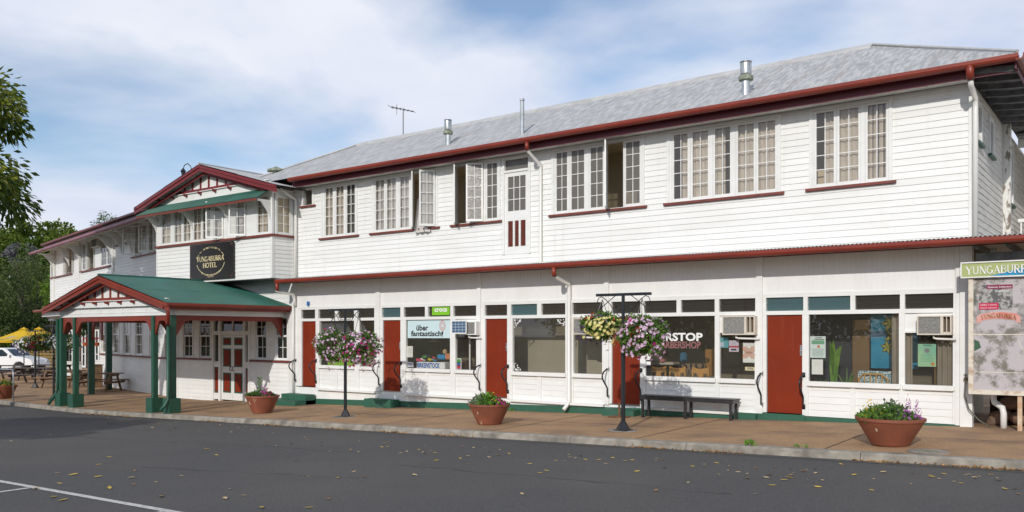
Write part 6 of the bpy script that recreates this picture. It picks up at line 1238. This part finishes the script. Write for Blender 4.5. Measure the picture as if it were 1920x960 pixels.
# ---------------------------------------------------------------- trees
BARK = mat('grey_bark', (0.13,0.10,0.075), 0.95, (0.07,0.055,0.045), 6, vscale=(4,4,1), bump=0.5, bscale=20)
LG = [foliage_mat('broad_green_leaves', (0.07,0.13,0.014), (0.18,0.20,0.025), 0.5, 0.35, 0.4, 0.7), foliage_mat('canopy_leaves', (0.10,0.165,0.02), (0.15,0.20,0.035), 0.4, 0.3, 0.6, 0.3),
      foliage_mat('olive_grey_leaves', (0.07,0.115,0.035), (0.11,0.15,0.045), 0.4, 0.25, 0.7, 0.3), foliage_mat('lime_bush_leaves', (0.12,0.22,0.02), (0.16,0.26,0.03), 0.3, 0.3, 0.6, 0.5), foliage_mat('jacaranda_haze', (0.15,0.13,0.19), (0.10,0.14,0.05), 0.3, 0.2, 0.8, 0.5)]
def limb(mb, p0, p1, r0, r1, n=5, wob=0.12):
    p0, p1 = Vector(p0), Vector(p1); L = (p1-p0).length; pts = [p0.lerp(p1, i/n) + (rv()*L*wob*0.4 if 0 < i < n else Vector((0,0,0))) + Vector((0,0,L*0.08*math.sin(math.pi*i/n))) for i in range(n+1)]
    mb.tube(pts, [r0+(r1-r0)*i/n for i in range(n+1)], 7); return pts
def tree(name, label, base, h0, cc, rad, ncl, per, L, w, m, cr=0.3, droop=0.3, group=None, flat=False, shell=0.45, limbs=9, trunk_r=0.22):
    base = Vector(base); t = thing(name, label, 'tree' if name != 'shrub' else 'shrub', base, 0, group); cc = Vector(cc); rad = Vector(rad)
    tm = MB(); fork = base + Vector((0,0,h0)); limb(tm, base-Vector((0,0,0.2)), fork, trunk_r, trunk_r*0.75, 4, 0.04); cm = MB(); cl = []
    for i in range(ncl):
        v = rv(); r = rnd.uniform(shell, 1.0)
        if flat and v.z < 0: v.z *= 0.35
        cl.append((cc + Vector((v.x*rad.x*r, v.y*rad.y*r, v.z*rad.z*r)), rnd.uniform(0.6, 1.25)*cr*min(rad), v))
    for i in range(min(limbs, ncl)):
        c, r, v = cl[i]; mid = fork.lerp(c, 0.55); limb(tm, fork-Vector((0,0,0.1)), mid, trunk_r*0.5, trunk_r*0.28); limb(tm, mid, c, trunk_r*0.28, trunk_r*0.08)
        limb(tm, mid, cl[(i*5+3) % ncl][0].lerp(mid, 0.35), trunk_r*0.2, trunk_r*0.05)
    for c, r, v in cl:
        for _ in range(per):
            u = rv(); q = rnd.random()**0.45; p = c + Vector((u.x, u.y, u.z*(0.6 if flat else 0.8)))*r*q
            leaf(cm, p, u + v*0.4 + rv()*0.5 - Vector((0,0,droop)), L*rnd.uniform(0.7,1.2), w*rnd.uniform(0.7,1.2), 0.2)
    tm.build('trunk', BARK, t, smooth=True); cm.build('crown', m, t); return t
# the leafy tree whose edge hangs into the picture at the left
p = at(-178, 27.0); tree('leafy_street_tree', 'leafy green street tree reaching in from the left edge of the photo', (p.x, p.y, ground_z(p.x, 11)-0.1), 3.2, (p.x, p.y, 6.1), (3.3, 3.3, 4.25), 130, 250, 0.30, 0.115, LG[0], 0.27, 0.9, limbs=14, shell=0.55)
# park trees in the far left background
p = at(60, 88); tree('rain_tree', 'wide flat crowned tree, tallest of the background trees at the left', (p.x, p.y, -2.6), 6.0, (p.x, p.y, 9.0), (8.2, 6.5, 2.2), 90, 150, 0.38, 0.26, LG[1], 0.42, 0.1, flat=True, limbs=16, trunk_r=0.35)
p = at(-60, 92); tree('rain_tree', 'broad tree behind the leafy street tree at the left edge', (p.x, p.y, -2.6), 5.0, (p.x, p.y, 7.6), (6.5, 6.0, 3.2), 60, 130, 0.38, 0.26, LG[1], 0.4, 0.1, limbs=10, trunk_r=0.3)
p = at(25, 84); tree('rain_tree', 'rounded green tree filling the gap under the wide flat crown', (p.x, p.y, -2.6), 2.5, (p.x, p.y, 4.6), (5.6, 4.0, 4.6), 110, 130, 0.34, 0.2, LG[1], 0.34, 0.2, limbs=10)
p = at(118, 86); tree('rain_tree', 'green tree just left of the wing eaves in the background', (p.x, p.y, -2.6), 2.5, (p.x, p.y, 5.0), (3.6, 3.0, 4.4), 70, 110, 0.32, 0.2, LG[1], 0.34, 0.2, limbs=8)
p = at(42, 76); tree('jacaranda_tree', 'thin grey tree with lilac blossom under the wide flat crown', (p.x, p.y, -2.6), 4.5, (p.x, p.y, 7.2), (1.7, 1.5, 0.9), 14, 50, 0.28, 0.16, LG[4], 0.45, 0.1, limbs=14, trunk_r=0.16)
p = at(58, 70); tree('olive_tree', 'large olive grey feathery tree behind the yellow umbrellas', (p.x, p.y, -2.5), 1.6, (p.x, p.y, 2.6), (3.4, 2.6, 3.6), 80, 130, 0.26, 0.09, LG[2], 0.36, 0.6, limbs=12)
p = at(-40, 66); tree('olive_tree', 'dark feathery tree at the left edge behind the first yellow umbrella', (p.x, p.y, -2.5), 1.4, (p.x, p.y, 2.3), (3.2, 2.6, 3.6), 70, 120, 0.26, 0.09, LG[2], 0.36, 0.6, limbs=8)
p = at(112, 76); tree('olive_tree', 'dark green tree rising just left of the wing corner', (p.x, p.y, -2.5), 1.6, (p.x, p.y, 2.2), (2.8, 2.4, 3.8), 60, 120, 0.28, 0.14, LG[0], 0.36, 0.4, limbs=8)
p = at(100, 64); tree('shrub', 'bright lime green bush beside the wing corner', (p.x, p.y, -2.5), 2.0, (p.x, p.y, 2.9), (0.9, 0.9, 1.3), 22, 60, 0.20, 0.12, LG[3], 0.4, 0.2, limbs=4, trunk_r=0.08)
p = at(205, 82); tree('eucalypt', 'pale thin treetop just showing over the wing roof', (p.x, p.y, -2.6), 8.5, (p.x, p.y, 10.6), (1.7, 1.5, 1.0), 18, 40, 0.28, 0.08, LG[2], 0.4, 0.3, limbs=14, trunk_r=0.12)
for i, (px, tt, h) in enumerate(((-20,78,2.0),(22,82,2.4),(64,80,2.1),(104,78,2.6),(140,84,2.4),(178,80,2.2))):
    p = at(px, tt); tree('shrub', ['dark hedge shrub behind the first umbrella at the left edge','dark hedge shrub above the roof of the white car','dark hedge shrub between the umbrella and the timber fence','dark hedge shrub above the timber fence','dark hedge shrub seen just left of the portico post','dark hedge shrub seen through the portico'][i], (p.x, p.y, -2.6), 0.5, (p.x, p.y, -0.9), (2.8, 1.6, h*0.85), 40, 90, 0.26, 0.16, LG[0], 0.42, 0.2, 'hedge shrubs behind the beer garden', limbs=3, trunk_r=0.08)
# a tree behind the viewer whose shadow reaches the road, and an unseen row added for the window reflections
shade = tree('leafy_street_tree', 'street tree behind the viewer that shades the road', (-20.9, 0.2, ground_z(-20.9,0)-0.1), 2.4, (-20.9, 0.2, 2.3), (4.3, 2.5, 1.0), 100, 190, 0.24, 0.10, LG[0], 0.6, 0.5, limbs=8, shell=0.2)
opp = tree('reflection_tree', 'unseen dark tree added across the street for the window reflections', (0, 0, -2.0), 2.0, (0, 0, 3.2), (4.6, 3.6, 4.2), 55, 80, 0.42, 0.26, LG[0], 0.42, 0.2, 'unseen trees added across the street', limbs=5)
opp.location = (-44, -34, -2.0)
for i in range(1, 15):
    o = dup(opp); o.location = (-44+i*7.6, -34-3*math.sin(i*2.3), -2.0); o.rotation_euler = (0,0,i*1.7); o.scale = (1,1,0.85+0.22*math.sin(i*3.1))
# ---------------------------------------------------------------- beer garden: umbrellas, tables, ute, fence, far shop
YEL = mat('yellow_canvas', (0.75,0.50,0.015), 0.7, (0.68,0.44,0.012), 1.5, trans=0.25)
def umbrella(px, t_, label, rot, r=1.95, zt=0.33, ze=-0.42):
    p = at(px, t_); g = -2.5; t = thing('market_umbrella', label, 'umbrella', (p.x,p.y,g), 0, 'yellow umbrellas of the beer garden')
    k = MB(); k.tube([(p.x,p.y,g),(p.x,p.y,zt+0.02)], 0.03, 8); k.build('pole', M['black'], t)
    k = MB(); cs = [(p.x+r*math.cos(rot+a*math.pi/2), p.y+r*math.sin(rot+a*math.pi/2)) for a in range(4)]
    for a in range(4):
        A, B = cs[a], cs[(a+1)%4]; top = (p.x,p.y,zt); n = 6
        for i in range(n):
            for j in range(4):
                def q(u, v): e = Vector((A[0]+(B[0]-A[0])*u, A[1]+(B[1]-A[1])*u, ze+0.05*math.sin(math.pi*u))); return e.lerp(Vector(top), v) - Vector((0,0,0.10*math.sin(math.pi*v)))
                k.quad(q(i/n,j/4), q((i+1)/n,j/4), q((i+1)/n,(j+1)/4), q(i/n,(j+1)/4))
        k.quad((A[0],A[1],ze),(B[0],B[1],ze),(B[0],B[1],ze-0.06),(A[0],A[1],ze-0.06))
    k.lathe((p.x,p.y,zt-0.06), [(0.30,-0.02),(0.12,0.06),(0.02,0.12)], 4); k.build('canopy', YEL, t)
    k = MB()
    for a in range(4):
        A, B = cs[a], cs[(a+1)%4]; c = Vector(((A[0]+B[0])/2,(A[1]+B[1])/2,ze)); top = Vector((p.x,p.y,zt)); e1 = Vector((B[0]-A[0],B[1]-A[1],0)).normalized(); 
        for (u0, u1, v0, v1) in ((-0.28,0.28,0.18,0.42),(-0.7,0.55,0.06,0.12)):
            q = lambda u, v: c.lerp(top, v)+e1*u+Vector((0,0,0.07-0.10*math.sin(math.pi*v)))
            k.quad(q(u0,v0), q(u1,v0), q(u1*0.9,v1), q(u0*0.9,v1))
    k.build('printed_mark', mat('faded_grey_print', (0.42,0.33,0.18), 0.8), t)
umbrella(73, 48, 'right hand yellow market umbrella with a faded print', 1.35, 2.15); umbrella(45, 50, 'left hand yellow market umbrella behind the other one', 1.35, 2.15); 
TW = mat('weathered_table_timber', (0.24,0.14,0.07), 0.7, (0.13,0.08,0.045), 4, vscale=(1,1,4)); TD = mat('dark_table_timber', (0.045,0.035,0.035), 0.6, (0.07,0.05,0.045), 4)
def picnic(px, t_, deg, label, m, L=1.8, nb=True):
    p = at(px, t_); g = ground_z(p.x, 18); t = thing('picnic_table', label, 'picnic table', (p.x,p.y,g), 0, 'timber picnic tables'); fr = F(p.x, p.y, deg)
    for i in range(5): k = MB(); k.box(fr, -L/2, L/2, -0.36+i*0.145, -0.36+i*0.145+0.13, g+0.72, g+0.76); k.build('plank', m, t)
    for sd_ in (-1, 1): k = MB(); k.box(fr, -L/2, L/2, sd_*0.70-0.13, sd_*0.70+0.13, g+0.43, g+0.47); k.build('bench', m, t)
    for e in (-L/2+0.28, L/2-0.28):
        for sd_ in (-1, 1): k = MB(); k.beam(fr.p(e, sd_*0.62, g), fr.p(e, sd_*0.25, g+0.72), 0.09, 0.05, (fr.e[0],fr.e[1],0)); k.build('leg', m, t)
        k = MB(); k.box(fr, e+0.03, e+0.07, -0.80, 0.80, g+0.33, g+0.42); k.box(fr, e+0.03, e+0.07, -0.34, 0.34, g+0.63, g+0.715); k.build('cross_beam', m, t)
    return t
picnic(186, 35.8, 33, 'nearest brown picnic table standing against the white wall', TW); picnic(118, 38.5, 33, 'second brown picnic table left of the nearest one', TW)
picnic(64, 41.5, 32, 'dark picnic table left of the flower post', TD, 2.2); picnic(20, 44.5, 32, 'dark picnic table under the left umbrella', TD, 2.2); picnic(100, 45.5, 32, 'dark picnic table in front of the timber fence', TD, 2.0)
p = at(178, 38.5); g = ground_z(p.x); t = thing('timber_barrel_box', 'small brown timber cabinet behind the nearest picnic table', 'cabinet', (p.x,p.y,g)); k = MB(); k.box(F(p.x,p.y,-12), -0.3, 0.3, -0.25, 0.25, g, g+0.98); k.build('body', TW, t, bevel=0.02); k = MB(); k.box(F(p.x,p.y,-12), -0.33, 0.33, -0.28, 0.28, g+0.98, g+1.02); k.build('top', TW, t)
# metal hoop rail at the left edge
p0, p1 = at(-22, 31.5), at(25, 31.0); g = ground_z(p0.x, 15); t = thing('hoop_rail', 'grey metal hoop rail behind the leftmost planter', 'rail', (p0.x,p0.y,g)); k = MB(); k.tube([(p0.x,p0.y,g),(p0.x,p0.y,-1.40),(p0.x+0.1,p0.y,-1.30),(p1.x-0.1,p1.y,-1.30),(p1.x,p1.y,-1.40),(p1.x,p1.y,g)], 0.025, 8); k.build('tube', mat('galvanised_tube', (0.35,0.38,0.42), 0.35, metal=0.6), t, smooth=True)
# slatted timber fence and low white wall
a, b = at(48, 64), at(122, 61); fr = F(a.x, a.y, math.degrees(math.atan2(b.y-a.y, b.x-a.x))); L = (b-a).length; t = thing('timber_fence', 'yellow brown fence of horizontal timber slats beyond the white car', 'fence', (a.x,a.y,-2.5)); FT = mat('yellow_brown_slats', (0.26,0.17,0.05), 0.8, (0.16,0.10,0.04), 3)
k = MB()
for i in range(8): k.box(fr, 0, L, 0.0, 0.03, -2.45+i*0.22, -2.45+i*0.22+0.18)
k.build('slats', FT, t)
for s_ in (0.1, L/2, L-0.1): k = MB(); k.box(fr, s_-0.05, s_+0.05, -0.10, -0.001, -2.5, -0.9); k.build('post', FT, t)
a, b = at(108, 50), at(150, 47); fr = F(a.x, a.y, math.degrees(math.atan2(b.y-a.y, b.x-a.x))); L = (b-a).length; t = thing('low_white_wall', 'low white rendered wall behind the picnic tables', 'wall', (a.x,a.y,-2.5)); k = MB(); k.box(fr, 0, L, -0.1, 0.1, -2.5, -1.62); k.build('body', M['white'], t); k = MB(); k.box(fr, -0.05, L+0.05, -0.14, 0.14, -1.62, -1.56); k.build('coping', M['white'], t)
# shop at the far end of the garden
a, b = at(112, 62), at(196, 60); fr = F(a.x, a.y, math.degrees(math.atan2(b.y-a.y, b.x-a.x))); L = (b-a).length; t = thing('far_shop', 'dark timber shopfront with white framed glass doors beyond the beer garden', 'shop building', (a.x,a.y,-2.5))
k = MB(); k.box(fr, 0, L, -4.0, 0.0, -2.5, 1.1); k.build('wall', mat('dark_brown_cladding', (0.05,0.035,0.025), 0.8, (0.08,0.05,0.035), 3), t); k = MB(); k.poly(F(*fr.p(0,0,0)[:2], fr.a+90), [(-0.9,0.95),(4.2,1.9),(4.2,2.0),(-0.9,1.05)], 0, L); k.build('roof', M['darkwood'], t)
for i in range(6):
    s0 = 0.35+i*(L-0.6)/6; k = MB(); sash(k, None, fr, s0, s0+0.42, -2.4, 0.3, 1, 3, bd=0.10, mu=0.05, d=0.04); d_ = k.build('door', M['white'], t); k = MB(); k.quad(fr.p(s0+0.08,0.02,-2.3), fr.p(s0+0.36,0.02,-2.3), fr.p(s0+0.36,0.02,0.2), fr.p(s0+0.08,0.02,0.2)); k.build('pane', M['darkpane'], d_)
for (px, tt, m, lb) in ((161,52,PR,'small pot of red flowers hanging left of the verandah post'),(181,52,PR,'small pot of red flowers hanging right of the verandah post')):
    p = at(px, tt); z = (626-642)/1600*tt; t = thing('hanging_pot', lb, 'hanging pot', (p.x,p.y,z+1.2), 0, 'red hanging pots'); k = MB(); k.lathe((p.x,p.y,z), [(0.12,-0.22),(0.22,0.0),(0.2,0.0),(0.001,-0.02)], 12); k.build('pot', mat('orange_pot',(0.45,0.10,0.03),0.6), t); k = MB()
    for _ in range(60): flower(k, Vector((p.x,p.y,z+0.08))+rv()*0.22, rv(), 0.05, 5)
    k.build('flowers', m, t)['kind'] = 'stuff'; k = MB(); k.tube([(p.x,p.y,z),(p.x,p.y,z+1.3)], 0.01, 4); k.build('chain', M['black'], t)
p = at(156, 42); z = (626-608)/1600*42; t = thing('hanging_fern', 'hanging green fern between the left portico posts', 'hanging plant', (p.x,p.y,z+0.9)); k = MB()
for _ in range(700): v = rv(); leaf(k, Vector((p.x,p.y,z))+Vector((v.x*0.42,v.y*0.42,v.z*0.5))*rnd.random()**0.4, v-Vector((0,0,0.7)), 0.16, 0.05)
k.build('fronds', M['leafA'], t); k = MB(); k.tube([(p.x,p.y,z),(p.x,p.y,z+0.75)], 0.01, 4); k.lathe((p.x,p.y,z-0.1),[(0.08,-0.1),(0.15,0.05),(0.001,0.04)],10); k.build('pot', M['black'], t)
# white ute
cx = at(8, 54.5); fr = F(cx.x, cx.y, 31); G = -2.52; t = thing('parked_ute', 'white double cab utility parked beyond the beer garden tables', 'pickup truck', (cx.x, cx.y, G))
WP = mat('white_car_paint', (0.78,0.79,0.80), 0.2); DG = mat('dark_car_glass', (0.02,0.035,0.05), 0.08)
prof = [(-2.6,0.55),(-2.6,1.02),(-0.75,1.05),(-0.62,1.56),(-0.45,1.63),(0.55,1.63),(0.72,1.57),(1.25,1.12),(2.05,1.00),(2.45,0.88),(2.55,0.62),(2.52,0.42)] + [(1.62+0.42*math.cos(a), 0.36+0.42*math.sin(a)) for a in [math.pi*i/8 for i in range(9)]] + [(1.0,0.36),(-1.05,0.36)] + [(-1.52+0.42*math.cos(a), 0.36+0.42*math.sin(a)) for a in [math.pi*i/8 for i in range(9)]] + [(-2.4,0.40)]
k = MB(); k.poly(fr, [(s, z+G) for s, z in prof], -0.86, 0.86); k.build('body', WP, t, bevel=0.03)
for (pts) in ([(-0.52,1.10),(-0.45,1.50),(-0.02,1.53),(-0.02,1.10)],[(0.06,1.10),(0.06,1.53),(0.52,1.53),(1.02,1.12)]): k = MB(); k.poly(fr, [(s, z+G) for s, z in pts], 0.861, 0.872); k.build('side_window', DG, t)
k = MB(); k.hexa([fr.p(0.74,0.72,G+1.54),fr.p(0.74,-0.72,G+1.54),fr.p(0.76,-0.72,G+1.555),fr.p(0.76,0.72,G+1.555),fr.p(1.24,0.76,G+1.15),fr.p(1.24,-0.76,G+1.15),fr.p(1.27,-0.76,G+1.16),fr.p(1.27,0.76,G+1.16)]); k.build('windscreen', DG, t)
for s_ in (-1.52, 1.62):
    for d_ in (0.80, -0.80):
        k = MB(); c0, c1 = Vector(fr.p(s_, d_-0.11, G+0.36)), Vector(fr.p(s_, d_+0.11, G+0.36)); k.tube([c0, c1], 0.36, 20); w_ = k.build('wheel', mat('tyre_rubber',(0.015,0.015,0.016),0.8), t); k = MB(); o_ = (c1-c0).normalized()*(1 if d_ > 0 else -1); e_ = c1 if d_ > 0 else c0; k.tube([e_+o_*0.002, e_+o_*0.02], 0.21, 14); k.build('rim', mat('alloy_rim',(0.5,0.5,0.52),0.3,metal=0.7), w_)
for d_ in (0.62, -0.62): k = MB(); k.box(fr, 2.46, 2.56, d_-0.16, d_+0.16, G+0.70, G+0.86); k.build('headlight', mat('headlight_lens',(0.6,0.62,0.65),0.1), t)
k = MB(); k.box(fr, 2.50, 2.60, -0.80, 0.80, G+0.42, G+0.60); k.build('bumper', WP, t); k = MB(); k.box(fr, 0.95, 1.08, 0.88, 1.02, G+1.08, G+1.22); k.build('mirror', WP, t)
for s_ in (0.10, -0.45): k = MB(); k.box(fr, s_, s_+0.16, 0.862, 0.885, G+0.93, G+0.96); k.build('handle', M['black'], t)
# ---------------------------------------------------------------- fallen leaves and weeds
LF = [mat('fallen_leaf_yellow', (0.55,0.40,0.06), 0.7, (0.40,0.26,0.05), 20), mat('fallen_leaf_tan', (0.50,0.40,0.24), 0.8, (0.33,0.22,0.12), 20), mat('fallen_leaf_brown', (0.22,0.10,0.04), 0.8, (0.32,0.18,0.08), 20)]
def leafmesh(i, L, w, curl):
    k = MB(); pts = [(0,0),(0.18,0.7),(0.5,1.0),(0.8,0.55),(1,0)]
    for j in range(4):
        (a, b), (c, d) = pts[j], pts[j+1]; z = lambda u, v: 0.004 + curl*(v**2)*0.6 + curl*abs(u-0.5)*1.2
        for sg in (1, -1): k.quad((L*(a-.5),0,z(a,0)), (L*(c-.5),0,z(c,0)), (L*(c-.5),sg*w/2*d,z(c,d)), (L*(a-.5),sg*w/2*b,z(a,b)))
    return k.build('fallen_leaf', LF[i], None)
protos = [leafmesh(0,0.15,0.06,0.018), leafmesh(0,0.11,0.05,0.012), leafmesh(1,0.12,0.06,0.022), leafmesh(1,0.085,0.045,0.01), leafmesh(2,0.10,0.05,0.02)]
for o, lb in zip(protos, ('yellow','yellow','pale tan','pale tan','brown')): tag(o, '%s fallen leaf lying loose on the dark asphalt' % lb, 'leaf', 'fallen leaves on the road')
def road_pt(px, py):
    z = -2.2
    for _ in range(5): t_ = -z*1600/(py-626); r = ray(px); x, y = r[0]*t_, r[1]*t_; z = road_z(x, y)
    return x, y, z
near = [(100,933,0),(112,873,0) if 0 else (137,891,0),(184,895,0),(68,917,2),(246,897,2),(205,916,0),(302,932,0),(422,936,2),(490,953,0),(388,843,0),(579,953,1),(633,897,1),(118,939,0),(205,858,1),(185,872,1),(292,905,3),(430,918,3),(457,930,3),(340,893,3),(252,884,4),(250,910,4)]
used = set(); cnt = 0
def drop(px, py, ki, sc=1.0):
    global cnt
    x, y, z = road_pt(px, py)
    if y > 13.38 or y < 1: return
    o = protos[ki]
    if ki in used: o = dup(o)
    used.add(ki); o.location = (x, y, z+0.002); o.rotation_euler = (rnd.uniform(-.15,.15), rnd.uniform(-.15,.15), rnd.uniform(0,6.28)); o.scale = (sc,)*3; cnt += 1
for px, py, ki in near: drop(px, py, ki, 1.0)
for _ in range(185):
    px = rnd.uniform(-10, 1920); k0 = 752 + (px/1920)*133 + 6 + (14 if 500 < px < 1500 else 0)
    py = k0 + abs(rnd.gauss(0, 1))*22 + 2 if rnd.random() < 0.85 else rnd.uniform(k0, 958)
    if py < 957: drop(px, py, rnd.choice((1,1,2,3,3,3,4)), rnd.uniform(0.6, 1.1))
k = MB()
for _ in range(1300):                              # crumbled leaves swept against the kerb
    x = rnd.choice((-27,-26.2,-25,-15.4,-13.6,-11.9,-7.2,-5.9,-3.3,-2.2,-1.6,-18.0,-20.5))+rnd.gauss(0,0.25); y = 13.635-abs(rnd.gauss(0,0.03)); leaf(k, Vector((x,y,road_z(x,13.6)+0.008)), Vector((rnd.uniform(-1,1),rnd.uniform(-1,0.3),rnd.uniform(0,0.3))), rnd.uniform(0.03,0.08), rnd.uniform(0.015,0.035))
lo = k.build('leaf_litter', mat('leaf_litter_mix', (0.40,0.27,0.10), 0.8, (0.20,0.09,0.04), 18, island=0.4), None); tag(lo, 'drifts of crumbled dry leaves swept against the kerb', 'leaf litter'); lo['kind'] = 'stuff'
def weed(x, y, n, r, h, label):
    z = ground_z(x, y); t = thing('weed', label, 'weed', (x,y,z), 0, 'weeds in the kerb'); k = MB()
    for _ in range(n): v = rv(); leaf(k, Vector((x+v.x*r*rnd.random(), y+v.y*0.4*r, z+abs(v.z)*h*0.5)), Vector((v.x,v.y*0.6,abs(v.z)+0.3)), 0.06, 0.03)
    k.build('leaves', M['leafC'], t)
x = S(1405)*0+(-6.05); weed(-5.40, 13.74, 60, 0.10, 0.12, 'tuft of weeds growing from the kerb below the fifth red door'); weed(-4.6, 13.88, 14, 0.2, 0.03, 'low weed just right of the larger kerb tuft')
weed(-14.6, 17.9, 16, 0.12, 0.10, 'small weed at the green plinth right of the third door'); weed(-13.5, 17.9, 16, 0.10, 0.08, 'tiny weed at the green plinth left of the downpipe')
